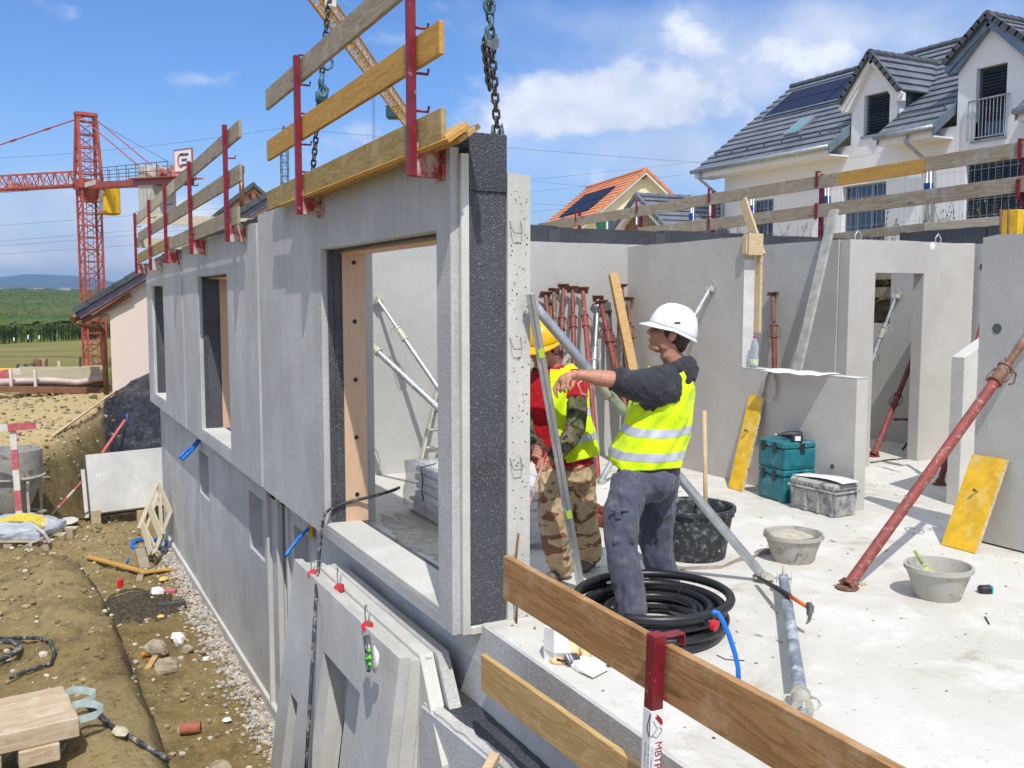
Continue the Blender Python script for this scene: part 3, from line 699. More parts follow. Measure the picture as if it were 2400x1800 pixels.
pebbles('scattered_stones', 'small stones and clods scattered over the brown excavated soil', 2600, lambda r: (r.uniform(-1.6, 1.9), r.uniform(7, 24)), (.008, .042), clods, 2)
pebbles('distant_clods', 'clods of dry soil on the pale level ground below the pink house', 1400, lambda r: (r.uniform(-5, 3), r.uniform(19, 33)), (.02, .09), clods[:2], 3)
rocks = [(1010/2.765, 1200+880/2.765, .165, 'large grey boulder in the trench beside white rubble', -2.5), (1080/2.765, 1200+955/2.765, .15, 'tan angular boulder in the trench next to the dented can', -2.5), (1215/2.765, 1200+865/2.765, .08, 'small tan stone right of the white rubble', -2.5),
         (105, 1033, .26, 'smooth pale boulder on top of the far bank beside the thin batten', -.8), (515, 1780, .13, 'pale round stone at the bottom of the trench near the puddle', -2.5), (1155/2.765, 1200+550/2.765, .10, 'grey stone block by the gravel in the trench', -2.5), (905/2.765, 1200+555/2.765, .085, 'dark clod of earth in the trench beside the polystyrene scrap', -2.5)]
for i, (u, v, r, lab, zz) in enumerate(rocks):
    p = U(u, v, 'z', zz+.0); p.z = g(p.x, p.y)
    tag(obj('boulder' if r > .12 else 'stone', blob(p+Vector((0, 0, r*.35)), r, i+5), M['stone']), lab, 'stone')
# ---------------------------------------------------------------- floor slab
mb = MB(); mb.box((2.30, -3, -.24), (10.42, 9.9, 0)); mb.box((2.30, 9.9, -.24), (10.42, 19.1, -.004))
obj('floor_slab', mb, M['slab'], loc=(2.3, -3, -.24), kind='structure')
# ---------------------------------------------------------------- basement facade
XW = 2.28
holes = [(13.80, 14.58, -1.0, -.36), (10.36, 11.12, -1.02, -.345), (8.35, 9.08, -1.0, -.32)]
bw = thing('basement_wall', 'grey concrete basement wall with small square openings below the upper panels', 'wall', (XW, 12, -2.75))
cuts = [-3, 9.25, 9.58, 10.10, 14.62, 15.2, 19.0]
def seg(y0, y1, dx):
    m_ = MB(); m_.slab(XW+dx, XW+.14, (y0+.004, y1-.004), (-2.85, -.245), [h for h in holes if h[1] < y1 and h[0] > y0]); obj('wall_panel', m_, M['conc_low'], bw)
    m2 = MB(); m2.slab(XW+.141, XW+.30, (y0, y1), (-2.85, -.245), []); obj('recess_back', m2, M['conc_low'], bw)
    m3 = MB(); m3.slab(XW+dx, XW+.02, (y0+.004, y1-.004), (-.245, -.002), []); obj('slab_edge_strip', m3, M['conc_low'] if y0 > 4.7 else M['conc_out'], bw)
seg(-3, 4.80, .0); seg(4.80, 9.25, .004); seg(9.25, 9.66, .06); seg(9.66, 10.12, .02); seg(10.12, 14.72, 0); seg(14.72, 19.0, .012)
for y in (9.25, 9.66, 10.12):
    m_ = MB(); m_.box((XW-.03, y-.03, -2.8), (XW+.03, y+.03, -.10)); obj('joint_rib', m_, M['conc_edge'], bw, bevel=.008)
m_ = MB(); m_.box((XW-.035, 5, -2.85), (XW+.02, 19.05, -2.50)); obj('footing', m_, M['conc_edge'], bw, bevel=.01)
m_ = MB(); m_.box((XW+.30, 18.86, -2.85), (10.3, 19.04, -.25)); obj('return_wall', m_, M['conc_low'], bw)
# ---------------------------------------------------------------- upper facade panels
XF = 2.115
def facade(name, label, y0, y1, ztop, wins, near_end, zb=-.045):
    t = thing(name, label, 'wall panel', (XF, (y0+y1)/2, 0))
    w2 = [(a+.0, b-.0, c, d) for a, b, c, d in wins]
    o1 = MB(); o1.slab(XF, XF+.05, (y0+.03, y1-.01), (zb, ztop), w2, jag=.012, seed=int(y0*7)); obj('outer_skin', o1, M['conc_out'], t)
    o1 = MB(); o1.slab(XF+.052, XF+.098, (y0, y1), (zb-.0, ztop-.035), w2, jag=.008, seed=int(y0*5)); obj('grooved_edge', o1, M['conc_edge'], t)
    o1 = MB(); o1.slab(XF+.10, XF+(.328 if near_end else .458), (y0+.012, y1), (-.003 if near_end else .0, 2.45), [(a+.02, b-.02, c+.03, d-.02) for a, b, c, d in wins]); obj('insulation', o1, M['foam2'], t)
    o1 = MB(); o1.slab(XF+.10, XF+.331, (y0, y1), (2.452, ztop+.09), [], jag=.014, seed=3); obj('top_insulation', o1, M['foam'], t)
    o1 = MB(); o1.slab(XF+(.335 if near_end else .46), XF+.52 if not near_end else XF+.48, (y0+.0, y1), (.002, 2.56), [(a-.0, b+.16, c-.2, d+.1) for a, b, c, d in wins], jag=.012, seed=8); obj('inner_leaf', o1, M['conc_edge'] if near_end else M['conc_in'], t)
    for a, b, c, d in wins:      # timber lining of the opening, outer sill
        x0_ = XF+.165 if near_end else (U(520, 900, 'y', 13.2).x if y0 < 12 else XF+.46); x1_ = XF+.352 if near_end else x0_+.16; m_ = MB(); m_.box((x0_, b-.033, c+.03), (x1_, b-.018, d)); obj('lining_board', m_, M['plywood'], t)
        m_ = MB(); m_.box((XF+.053, b-.014, c+.036), (x0_-.002, b-.001, d-.002)); obj('reveal_insulation', m_, M['foam2'], t)
        m_ = MB(); m_.box((XF+.15, a, d-.033), (XF+.352, b-.034, d-.015)); obj('lintel_lining', m_, M['plywood'], t)
        m_ = MB()
        for k in range(5 if near_end else 0): m_.lathe((XF+.26, b-.034, c+.25+k*(d-c-.35)/4), [(.018, 0), (.018, .003)], 12, ax=(0, -1, 0))
        obj('lining_hole', m_, M['black'], t)
        m_ = MB(); m_.box((XF+.003, a+.003, c+.0005), (XF+.29, b-.003, c+.034)); obj('sill', m_, M['conc_edge'], t, bevel=.004)
    return t
PA = facade('facade_panel', 'hoisted grey sandwich wall panel with large window opening held by the chains', 4.822, 9.585, 2.68, [(5.05, 7.40, .03, 2.245)], True)
PB = facade('facade_panel', 'middle grey facade panel with a tall window opening, second from the far corner', 9.64, 14.56, 2.61, [(11.22, 13.22, .09, 2.15)], False)
PC = facade('facade_panel', 'farthest grey facade panel with narrow window opening beside the pink house', 14.60, 18.98, 2.44, [(16.71, 18.22, .13, 2.08)], False)
m_ = MB(); m_.box((XF+.06, 9.586, 0), (XF+.40, 9.639, 2.5)); m_.box((XF+.06, 14.561, 0), (XF+.40, 14.599, 2.4)); tag(obj('joint_filler', m_, M['conc_edge']), 'pale upright joint filler between the grey facade panels', 'joint')
m_ = MB()
for k in range(3): m_.tube((XF+.315+.022*k, 5.06, .012), (XF+.315+.022*k, 7.5, .012), .008, n=6)
tag(obj('rebar_bundle', m_, M['rebar']), 'dark rusty bars lying in the gap behind the window sill', 'rebar')
m_ = MB(); n_ = 90; pp = [Vector((2.74+math.cos(a)*(.20+.08*noise.noise(Vector((math.cos(a)*2, math.sin(a)*2, 1)))+.05*noise.noise(Vector((math.cos(a)*14, math.sin(a)*20, 1)))), 6.5+math.sin(a)*(1.1+.5*noise.noise(Vector((math.cos(a)*3, math.sin(a)*3, 7)))), .001)) for a in [2*math.pi*i/n_ for i in range(n_)]]; m_.prism(pp, (0, 0, .004)); tag(obj('wet_mortar_spill', m_, M['cementmix']), 'tan muddy spill on the slab between window sill and pallet', 'mud')
# anchor loops and holes on the near inner leaf end
for z in (2.27, 1.62, .93, .24):
    c = Vector((XF+.385, 4.822, z)); m_ = MB()
    pts = [c+Vector((-.036, .01, .03)), c+Vector((-.034, -.01, .01)), c+Vector((-.030, -.03, -.035)), c+Vector((-.024, -.036, -.045)), c+Vector((.024, -.036, -.045)), c+Vector((.030, -.03, -.035)), c+Vector((.032, -.01, .01)), c+Vector((.034, .01, .03))]
    m_.path(pts, .0028, 6); obj('wire_loop', m_, M['steel'], PA, smooth=True)
m_ = MB()
for i in range(120):
    m_.ell((XF+.345+random.random()*.125, 4.821, random.random()*2.5), (random.uniform(.002, .006), .0015, random.uniform(.002, .007)), n=6, m=4)
obj('air_holes', m_, M['alud'], PA)
# grout over the foot of the panel end
m_ = MB(); m_.box((XF+.099, 4.824, -.06), (XF+.19, 5.2, -.0035)); obj('end_lip', m_, M['conc_edge'], PA, bevel=.01)
m_ = MB(); p = [U(1212, 1400, 'y', 4.74), U(1206, 1345, 'y', 4.76), U(1215, 1250, 'y', 4.78)]
m_.path([(p[0].x, 4.75, 0)]+p, .007, 8); tag(obj('rebar', m_, M['rebar'], smooth=True), 'thin rusty reinforcing bar standing up against the end of the hoisted panel', 'rebar')
# ---------------------------------------------------------------- interior walls
t = thing('back_wall', 'grey concrete rear wall of the room with black insulation blocks along its top', 'wall', (6, 9.6, 0))
m_ = MB(); m_.slab(9.54, 9.69, (2.6, 10.05), (.001, 2.50), [], axis='y', jag=.004); obj('concrete_leaf', m_, M['conc_in'], t)
xs = [2.5, 4.9, 5.55, 7.05, 8.5, 10.38]
rr = [0, .012, -.008, .006, -.004]
for i in range(5):
    m_ = MB(); m_.slab(9.695+rr[i]*.3, 9.90, (xs[i]+.012, xs[i+1]-.006), (.0, 2.69+rr[i]), [], axis='y', jag=.006, seed=i); obj('insulation_block', m_, M['foam'], t)
for x in (5.55, 7.05, 8.5):
    m_ = MB(); m_.box((x-.09, 9.69, 2.47), (x+.05, 9.698, 2.66)); obj('glue_patch', m_, M['foam2'], t)
t = thing('partition_wall', 'warm grey partition wall with a low sill section and tall rear section', 'wall', (6.5, 8, 0))
PX = 6.45
m_ = MB(); m_.slab(PX, PX+.135, (5.99, 9.535), (.002, 2.475), [(5.9, 7.485, 1.168, 3)], jag=.006, seed=2); obj('wall_body', m_, M['conc_warm'], t)
m_ = MB(); m_.slab(PX-.003, PX+.137, (7.478, 7.484), (1.172, 2.25), []); m_.box((PX-.002, 5.985, 1.1685), (PX+.137, 7.475, 1.173)); obj('pale_reveal', m_, M['screed'], t)
m_ = MB(); bb = blob((PX+.06, 7.52, 2.39), .12, 3, .9)
bb.v = [Vector((PX+.067+(p.x-PX-.06)*.62, 7.49+(p.y-7.52)*.25, p.z)) for p in bb.v]; obj('broken_corner', bb, M['poly'], t, smooth=True)
m_ = MB(); m_.box((PX-.03, 7.38, 2.29), (PX+.15, 7.47, 2.50)); m_.box((PX+.138, 7.40, 1.52), (PX+.17, 7.47, 2.50)); m_.box((PX-.05, 7.40, 2.30), (PX-.032, 7.46, 2.48)); o = obj('timber_packer', m_, M['palepine'], bevel=.003); tag(o, 'stacked pine packer and upright batten at the top of the partition opening', 'timber')
t = thing('inner_wall', 'grey wall panel of the second room behind the leaning aluminium plank', 'wall', (8, 8.6, 0))
m_ = MB(); m_.slab(7.95, 8.08, (7.70, 9.53), (.002, 2.50), []); obj('wall_body', m_, M['conc_in'], t)
t = thing('door_wall', 'pale grey concrete wall panel with a tall doorway and lifting loops on top', 'wall', (9, 7.6, 0))
m_ = MB(); m_.slab(7.55, 7.69, (7.965, 9.965), (.002, 2.50), [(8.357, 9.122, -.1, 2.144)], axis='y', jag=.008, seed=4); obj('wall_body', m_, M['conc_warm'], t)
for x in (8.15, 9.42):
    m_ = MB(); m_.path([(x-.04, 7.62, 2.49), (x-.045, 7.62, 2.55), (x, 7.62, 2.60), (x+.045, 7.62, 2.55), (x+.04, 7.62, 2.49)], .008, 6); obj('lifting_loop', m_, M['galv'], t, smooth=True)
m_ = MB(); m_.ell((9.25, 7.552, 2.45), (.045, .008, .05), n=12, m=8); obj('grout_pocket', m_, M['poly'], t, smooth=True)
t = thing('outer_wall', 'right outer wall with black insulation rising above the grey inner leaf', 'wall', (10.1, 6, 0))
m_ = MB(); m_.slab(10.05, 10.18, (-2, 9.53), (.002, 2.50), [(8.82, 9.53, 1.535, 3)], jag=.004); obj('concrete_leaf', m_, M['conc_in'], t)
for i, (a, b) in enumerate([(-2, 7.56), (7.58, 9.69)]):
    m_ = MB(); m_.slab(10.185, 10.40, (a, b), (0.0, 2.71), [(8.83, 9.69, 1.545, 3)], jag=.008, seed=i); obj('insulation_block', m_, M['foam'], t)
m_ = MB(); m_.box((10.06, 8.815, 1.54), (10.4, 8.83, 2.5)); obj('lining_board', m_, M['plywood'], t)
m_ = MB(); m_.lathe(U(2303, 625, 'x', 10.05)+Vector((-.003, 0, 0)), [(.038, 0), (.038, .004)], 16, ax=(1, 0, 0)); obj('drilled_hole', m_, M['alud'], t)
t = thing('stair_wall', 'grey low concrete wall with sloping top behind the right wall', 'wall', (7.6, 5.7, 0))
m_ = MB(); m_.prism([(7.45, 5.7, .002), (9.2, 5.7, .002), (9.2, 5.7, 2.16), (7.45, 5.7, 1.34)], (0, .135, 0)); obj('wall_body', m_, M['conc_edge'], t, bevel=.004)
t = thing('right_wall', 'large grey wall at the right edge with a round drilled hole', 'wall', (6.5, 4, 0))
m_ = MB(); m_.slab(6.47, 6.605, (-.5, 4.835), (.015, 2.325), [], jag=.014, seed=6); obj('wall_body', m_, M['conc_in'], t)
m_ = MB(); m_.lathe(U(2337, 770, 'x', 6.47)+Vector((-.003, 0, 0)), [(.038, 0), (.038, .004)], 16, ax=(1, 0, 0)); obj('drilled_hole', m_, M['alud'], t)
for (u, v, nm) in [(1951, 1093, 'drilled_hole')]:
    m_ = MB(); m_.lathe(U(u, v, 'x', PX)+Vector((-.004, 0, 0)), [(.022, 0), (.022, .004)], 14, ax=(1, 0, 0)); o = obj('socket_hole', m_, M['alud']); tag(o, 'small dark socket hole low in the sill wall above the grey crate', 'hole')
# far left rear walls of the building seen through windows
t = thing('rear_room_wall', 'grey rear wall of the far rooms behind the small windows', 'wall', (6, 18.9, 0))
m_ = MB(); m_.box((2.62, 18.85, 0), (10.2, 18.97, 2.3)); obj('wall_body', m_, M['conc_in'], t)
# ---------------------------------------------------------------- spare panels leaning in the trench
def tilted(ptop, ydir, wid, dn, nrm): pass
def lean_panel(name, label, y0, y1, ztop, zbot, xt, xb, th, holes, mat, slant=None):
    t = thing(name, label, 'wall panel', ((xt+xb)/2, (y0+y1)/2, zbot))
    h = ztop-zbot; dn = Vector((xb-xt, 0, -h)); L = dn.length; dn.normalize(); nn = Vector((dn.z, 0, -dn.x))*-1   # points to the wall
    if nn.x < 0: nn = -nn
    def tf(p): return Vector((xt, 0, ztop))+Vector((0, p.y, 0))+dn*(-p.z)+nn*p.x
    def lay(a, b, mt, nm, hs, yy=(y0, y1), zt=0.0):
        m_ = MB(); m_.slab(a, b, yy, (-L, zt), hs, jag=.006, seed=int(a*100)); m_.v = [tf(p) for p in m_.v]; return obj(nm, m_, mt, t)
    lay(0, .07, mat, 'front_leaf', holes); lay(.0705, .17, M['conc_edge'], 'core', [(a-.03, b+.0, c, d) for a, b, c, d in holes], (y0+.02, y1-.02), -.02); lay(.1705, th, M['conc_edge'], 'rear_leaf', [(a+.05, b-.0, c, d-.05) for a, b, c, d in holes])
    return t, tf
tp, tf = lean_panel('spare_panel', 'loose concrete panel with two tall slots leaning against the basement wall', 5.14, 7.56, -.245, -2.75, 1.90, 1.56, .21, [(5.72, 6.55, -2.6, -.42), (7.02, 7.25, -2.6, -.98)], M['conc_panel'])
m_ = MB(); m_.box((.0, 5.70, -2.6), (.01, 6.40, -.40)); m_.v = [tf(p+Vector((.165, 0, 0))) for p in m_.v]; obj('slot_back', m_, M['conc_panel'], tp); m_ = MB(); m_.box((.0, 7.0, -2.6), (.01, 7.19, -.96)); m_.v = [tf(p+Vector((.165, 0, 0))) for p in m_.v]; obj('slot_back', m_, M['conc_panel'], tp)
for i, (u, v) in enumerate([(733, 1345), (795, 1378), (861, 1468)]):
    p = U(u, v, 'z', -.25); t = thing('lifting_anchor', ['wire lifting loop with red plug on the far end of the leaning panel', 'wire lifting loop with flat red plug, middle of the leaning panel', 'wire lifting loop with round red plug near the corner of the leaning panel'][i], 'anchor', p, 'lifting anchors on the leaning panel')
    m_ = MB(); hgt = [.10, .15, .14][i]; m_.path([p+Vector((0, -.02, 0)), p+Vector((0, -.045, hgt*.6)), p+Vector((0, -.02, hgt)), p+Vector((0, .03, hgt*.95)), p+Vector((0, .045, hgt*.55)), p+Vector((0, .02, 0))], .005, 6); obj('wire_loop', m_, M['galv'], t, smooth=True)
    m_ = MB(); m_.lathe(p+Vector((0, 0, .0)), [(.036, 0), (.04, .006), (.03, .014)], 14, ax=(-.35, -.5, .8)); obj('plug', m_, M['redcap'], t)
p = U(884, 1538, 'y', 5.28)
t = thing('conduit_stubs', 'bundle of grey conduits with green ends in the broken corner of the leaning panel', 'conduit', p)
m_ = MB(); bb = blob((0, 0, 0), .060, 9, 1.3); m_.quadadd([Vector((v.x*.35, v.y, v.z))+p+Vector((-.015, 0, -.02)) for v in bb.v], bb.f); obj('white_filler', m_, M['poly'], t, smooth=True)
for k, (dy, dz) in enumerate([(-.02, .07), (-.03, .03), (.015, .01), (-.03, -.01), (.0, -.06), (.03, .05)]):
    q = p+Vector((-.03, dy, dz)); m_ = MB(); m_.tube(q+Vector((0, .10, .03)), q+Vector((-.03, -.02, -.01)), .014); obj('conduit', m_, M['steel'], t, smooth=True)
    if k < 4: m_ = MB(); m_.tube(q+Vector((-.0305, -.021, -.010)), q+Vector((-.04, -.03, -.012)), .0125); obj('green_end', m_, plain('lime_green_cap', (.10, .62, .03), .4, bmp=None), t, smooth=True)
# second leaning panel with a slanting edge
t = thing('spare_panel', 'gable shaped loose panel with slanting edge behind the slotted one', 'wall panel', (2.1, 5, -2.7))
m_ = MB(); m_.prism([(2.04, 7.3, -.26), (2.04, 5.17, -.26), (1.98, 4.70, -.72), (1.90, 4.62, -2.7), (1.90, 7.3, -2.7)], (.085, 0, .01)); obj('front_leaf', m_, M['conc_edge'], t, bevel=.004)
m_ = MB(); m_.prism([(2.13, 7.3, -.25), (2.13, 5.12, -.25), (2.07, 4.60, -.74), (1.99, 4.50, -2.7), (1.99, 7.3, -2.7)], (.075, 0, .01)); obj('rear_leaf', m_, M['conc_rough'], t, bevel=.004)
m_ = MB(); q = U(1058, 1695, 'x', 1.97) if False else U(960, 1690, 'x', 2.0); m_.path([q+Vector((-.01, .02, -.03)), q+Vector((-.04, .03, .05)), q+Vector((-.05, 0, .09)), q+Vector((-.04, -.03, .05)), q+Vector((-.01, -.02, -.03))], .006, 6); obj('wire_loop', m_, M['steel'], t, smooth=True)
# low sandwich wall at the bottom of the frame
t = thing('low_wall', 'low sandwich wall stub with black insulation and ragged white mortar on top', 'wall', (2.1, 4, -2.7))
za = -.50
a0, a1 = U(985, 1650, 'z', za), U(1170, 1800, 'z', za); e = (a1-a0); dr = e.normalized(); a2 = a0+dr*3.2
def strip(w0, w1, z1, mt, nm, jag=0, y_off=0.0, hump=0):
    m_ = MB(); n_ = 40; sd = Vector((-dr.y, dr.x, 0)); sd = sd if sd.x > 0 else -sd
    rows = []
    for i in range(n_+1):
        c = a0+dr*(y_off+3.2*i/n_); j = fbm(i*.9, w0*9)*jag; k = fbm(i*.7, w1*9+4)*jag; zj = fbm(i*.8, 7)*hump
        if c.x+sd.x*(w1+k) > 2.275: pass
        A = c+sd*(w0+j); B = c+sd*(w1+k); Mi = (A+B)/2
        rows.append([Vector((A.x, A.y, -2.75)), Vector((A.x, A.y, z1+zj*.3)), Vector((Mi.x, Mi.y, z1+hump*.4+zj)), Vector((min(B.x, 2.276), B.y, z1+zj*.3)), Vector((min(B.x, 2.276), B.y, -2.75))])
    for r in rows: m_.v += r
    for i in range(n_):
        for q in range(4): m_.f.append([i*5+q, i*5+q+1, (i+1)*5+q+1, (i+1)*5+q][::-1]); m_.m.append(0)
    m_.f.append([0, 1, 2, 3, 4]); m_.m.append(0)
    return obj(nm, m_, mt, t, autosm=35)
strip(0, .075, za-.012, M['conc_out'], 'outer_skin'); strip(.02, .10, za+.004, M['conc_rough'], 'mortar_crest', .012, .0, .02); strip(.085, .285, za+.012, M['foam'], 'insulation', .012, -.10, .014)
p = U(1150, 1790, 'z', za+.05); m_ = MB(); m_.bar(p+Vector((-.1, -.12, 0)), p+Vector((.04, .03, .02)), .05, .04); tag(obj('timber_offcut', m_, M['palepine'], bevel=.004), 'short pine offcut lying on the low sandwich wall', 'timber')
# ---------------------------------------------------------------- edge protection on the facade
def board(name, label, cat, p, q, h, th, mat, up=(0, 0, 1), group=None, bevel=.003, parent=None):
    """plank with its own local axes: X along the length, Z across the face"""
    p, q = Vector(p), Vector(q); d = (q-p); L = d.length; d.normalize(); up = Vector(up); y = up.cross(d).normalized(); z = d.cross(y)
    m_ = MB(); n_ = max(2, int(L/.25)); rnd = random.Random(int(L*1000+p.x*77+p.y*31)); ph = rnd.random()*9; sg = rnd.uniform(-.004, .004)
    for i in range(n_+1):
        x = L*i/n_; w = noise.noise(Vector((x*1.2+ph, 0, 0)))*.004+sg*math.sin(math.pi*i/n_)
        for a, b in ((-1, -1), (1, -1), (1, 1), (-1, 1)): m_.v.append(Vector((x, a*th/2+w, b*h/2+w*.6)))
    for i in range(n_):
        for j in range(4): m_.f.append([i*4+j, (i+1)*4+j, (i+1)*4+(j+1) % 4, i*4+(j+1) % 4]); m_.m.append(0)
    m_.f.append([3, 2, 1, 0][::-1]); m_.m.append(0); m_.f.append([n_*4+j for j in (3, 2, 1, 0)]); m_.m.append(0)
    me = bpy.data.meshes.new(name); me.from_pydata([tuple(v) for v in m_.v], [], m_.f); me.materials.append(mat); me.update()
    o = bpy.data.objects.new(name, me); COL.objects.link(o)
    o.matrix_world = Matrix(((d.x, y.x, z.x, p.x), (d.y, y.y, z.y, p.y), (d.z, y.z, z.z, p.z), (0, 0, 0, 1)))
    if bevel: b = o.modifiers.new('b', 'BEVEL'); b.width = bevel; b.segments = 1
    if parent is not None: o.parent = parent; o.location = o.location-wloc(parent)
    if label: tag(o, label, cat, group)
    return o
def facade_post(Y, ztop, zbr, label, hooks, sc=1.0):
    t = thing('guard_post', label, 'guard post', (1.937, Y, zbr), 'red guard rail posts on the facade')
    w = .047
    m_ = MB(); m_.box((1.914, Y, zbr), (1.960, Y+w, ztop)); obj('post', m_, M['red'], t, bevel=.004)
    m_ = MB(); m_.box((1.961, Y+.012, zbr+.002), (2.10, Y+.017, zbr+.185)); m_.box((1.961, Y+.060, zbr+.002), (2.10, Y+.065, zbr+.185)); m_.box((1.961, Y+.0175, zbr+.002), (2.10, Y+.0595, zbr+.007)); obj('bracket', m_, M['redw'], t)
    m_ = MB(); m_.box((2.101, Y-.03, zbr-.012), (2.1145, Y+.12, zbr+.19)); obj('wall_plate', m_, M['redw'], t, bevel=.002)
    m_ = MB(); m_.lathe((2.10, Y-.008, zbr+.09), [(.012, 0), (.012, .012)], 6, ax=(-1, 0, 0)); obj('bolt', m_, M['steel'], t)
    for z in hooks:
        m_ = MB(); m_.path([(1.955, Y+.022, z), (2.035, Y+.022, z), (2.04, Y+.022, z+.03)], .008, 6); obj('rail_hook', m_, M['red'], t, smooth=True)
    return t
XR = 1.988
yA = U(962, 400, 'x', 1.92).y; yB = U(698, 480, 'x', 1.92).y
def zz(u, v, x=XR): return U(u, v, 'x', x).z
# heights of the three rails of the near guard
rt0 = U(622, 217, 'x', XR); rt1 = U(630, 254, 'x', XR); rm0 = U(627, 335, 'x', XR); rm1 = U(1036, 75, 'x', XR); rmb = U(1036, 112, 'x', XR); to0 = U(629, 452, 'x', XR); to1 = U(1040, 290, 'x', XR)
zT = U(800, 74, 'x', XR).z
zM0 = (U(628, 335, 'x', XR).z+U(631, 373, 'x', XR).z)/2; zM1 = (U(1038, 53, 'x', XR).z+U(1034, 120, 'x', XR).z)/2
zO0 = (U(629, 452, 'x', XR).z+U(632, 490, 'x', XR).z)/2; zO1 = (U(1040, 258, 'x', XR).z+U(1042, 322, 'x', XR).z)/2
zT0 = (U(622, 217, 'x', XR).z+U(630, 254, 'x', XR).z)/2
slope = (zM1-zM0)/(U(1036, 80, 'x', XR).y-U(629, 350, 'x', XR).y)
facade_post(yA, 4.25, 2.525, 'red guard post nearest the camera, beside the free end of the hoisted panel', [zO1-.11, zO1+.12, zM1-.12, zM1+.12])
facade_post(yB, U(702, 118, 'x', 1.92).z, U(700, 501, 'x', 1.92).z, 'second red guard post on the hoisted panel, left of the near one', [zO0-.1, zO0+.11, zM0-.11, zM0+.12, zT0-.1, zT0+.12])
y0 = U(629, 350, 'x', XR).y; y1 = U(1036, 80, 'x', XR).y
board('guard_board', 'grey weathered top rail board of the near guard rail', 'board', (XR, U(626, 235, 'x', XR).y, zT0), (XR, 3.9, zT0+slope*(3.9-y0)), .17, .030, M['greywood'], group='boards of the near guard rail')
board('guard_board', 'yellow middle rail board of the near guard rail', 'board', (XR, y0, zM0), (XR, y1, zM1), .17, .030, M['yelpine'], group='boards of the near guard rail')
board('guard_board', 'olive toe board at the foot of the near guard rail', 'board', (XR, U(630, 470, 'x', XR).y, zO0), (XR, U(1040, 290, 'x', XR).y, zO1), .165, .030, M['olivewood'], group='boards of the near guard rail')
for i, (u0, v0, u1, v1, x, rot, lab) in enumerate([(680, 462, 1084, 300, 2.05, .45, 'pine plank lying tilted behind the olive toe board, lowest of three'), (700, 452, 1078, 282, 2.07, .55, 'pine plank lying tilted behind the olive toe board, middle of three'), (720, 446, 1108, 290, 2.13, .5, 'pine plank whose end sticks out farthest past the toe board')]):
    a = U(u0, v0, 'x', x); b = U(u1, v1, 'x', x); zc = 2.70+.028*i if i < 2 else 2.715
    board('plank', lab, 'plank', (x-.02, a.y, zc-.03), (x-.02, b.y, zc), .15, .027, M['yelpine'] if i == 0 else M['pine'], up=(math.sin(.95), 0, math.cos(.95)), group='loose planks on the hoisted panel')
# far guards on the other two panels
far = [(530, 285, 566, 'nearest'), (446, 372, 596, 'second'), (388, 428, 617, 'third'), (351, 464, 633, 'fourth'), (318, 495, 641, 'farthest')]
for i, (u, vt, vb, w) in enumerate(far):
    q = U(u, vb, 'x', 1.92); top = U(u, vt, 'x', 1.92).z
    facade_post(q.y, top, q.z, w+' of the five red guard posts on the far facade panels', [q.z+.25, q.z+.62, q.z+.85, q.z+1.12])
def frail(name, u0, v0, u1, v1, h, mat, lab, x=XR, th=.03):
    a, b = U(u0, v0, 'x', x), U(u1, v1, 'x', x)
    board('guard_board', lab, 'board', a, b, h, th, mat, group='boards of the far guard rail')
frail('', 319, 517, 410, 434, .17, M['palewood'], 'far piece of the weathered top rail on the far facade'); frail('', 396, 447, 563, 301, .17, M['greywood'], 'near piece of the weathered top rail on the far facade', x=XR+.003)
frail('', 325, 557, 565, 404, .17, M['greywood'], 'middle rail board above the small facade windows')
frail('', 325, 606, 400, 567, .17, M['olivewood'], 'short toe board at the far corner of the facade'); frail('', 392, 575, 560, 504, .17, M['greywood'], 'long weathered toe board above the small facade windows', x=XR+.004)
for v0, v1, lab in ((510, 524, 'upper pale board across the far end of the building'), (568, 572, 'lower pale board across the far end of the building')):
    a = U(318, v0, 'y', 19.05); b = Vector((a.x+6.5, 19.05, a.z-.12))
    board('guard_board', lab, 'board', a, b, .19, .03, M['palewood'], group='boards across the far end')
# ---------------------------------------------------------------- guard rail on the right bank
XB2 = 10.62
for i, (u, vt, vb, lab) in enumerate([(1355, 496, 545, 'farthest left, below the orange roof'), (1498, 482, 545, 'second from left, by the grey garage roof'), (1668, 448, 552, 'third from left, by the white house corner'), (1921, 408, 556, 'left of the glass door'), (2397, 325, 520, 'at the right edge of the picture')]):
    q = U(u, (vt+vb)/2, 'x', XB2); zt = U(u, vt, 'x', XB2).z
    t = thing('bank_guard_post', 'red guard post on the right bank, '+lab, 'guard post', (q.x, q.y, 2.5), 'red guard posts on the right bank')
    m_ = MB(); m_.box((XB2+.01, q.y-.03, 2.45), (XB2+.06, q.y+.03, zt)); obj('post', m_, M['red'], t)
    for zc in (3.62, 3.15):
        m_ = MB(); m_.box((XB2-.055, q.y+.0, zc-.12), (XB2-.045, q.y+.05, zc+.12)); m_.box((XB2-.0449, q.y+.0, zc+.10), (XB2+.009, q.y+.05, zc+.12)); obj('rail_holder', m_, M['red'], t)
def brail(u0, v0, u1, v1, mat, lab, h=.19, dx=0):
    a, b = U(u0, v0, 'x', XB2-.02+dx), U(u1, v1, 'x', XB2-.02+dx)
    board('bank_board', lab, 'board', a, b, h, .035, mat, group='boards of the bank guard rail')
brail(1262, 534, 1410, 509, M['greywood'], 'far weathered piece of the upper bank rail in front of the orange roof'); brail(1405, 511, 1612, 477, M['greywood'], 'weathered piece of the upper bank rail by the garage', dx=.005)
brail(1606, 476, 1965, 420, M['greywood'], 'weathered piece of the upper bank rail by the house corner'); brail(1960, 421, 2172, 387, M['yelpine'], 'yellow piece of the upper bank rail before the white house', dx=.006); brail(2170, 385, 2440, 344, M['greywood'], 'weathered right hand piece of the upper bank rail')
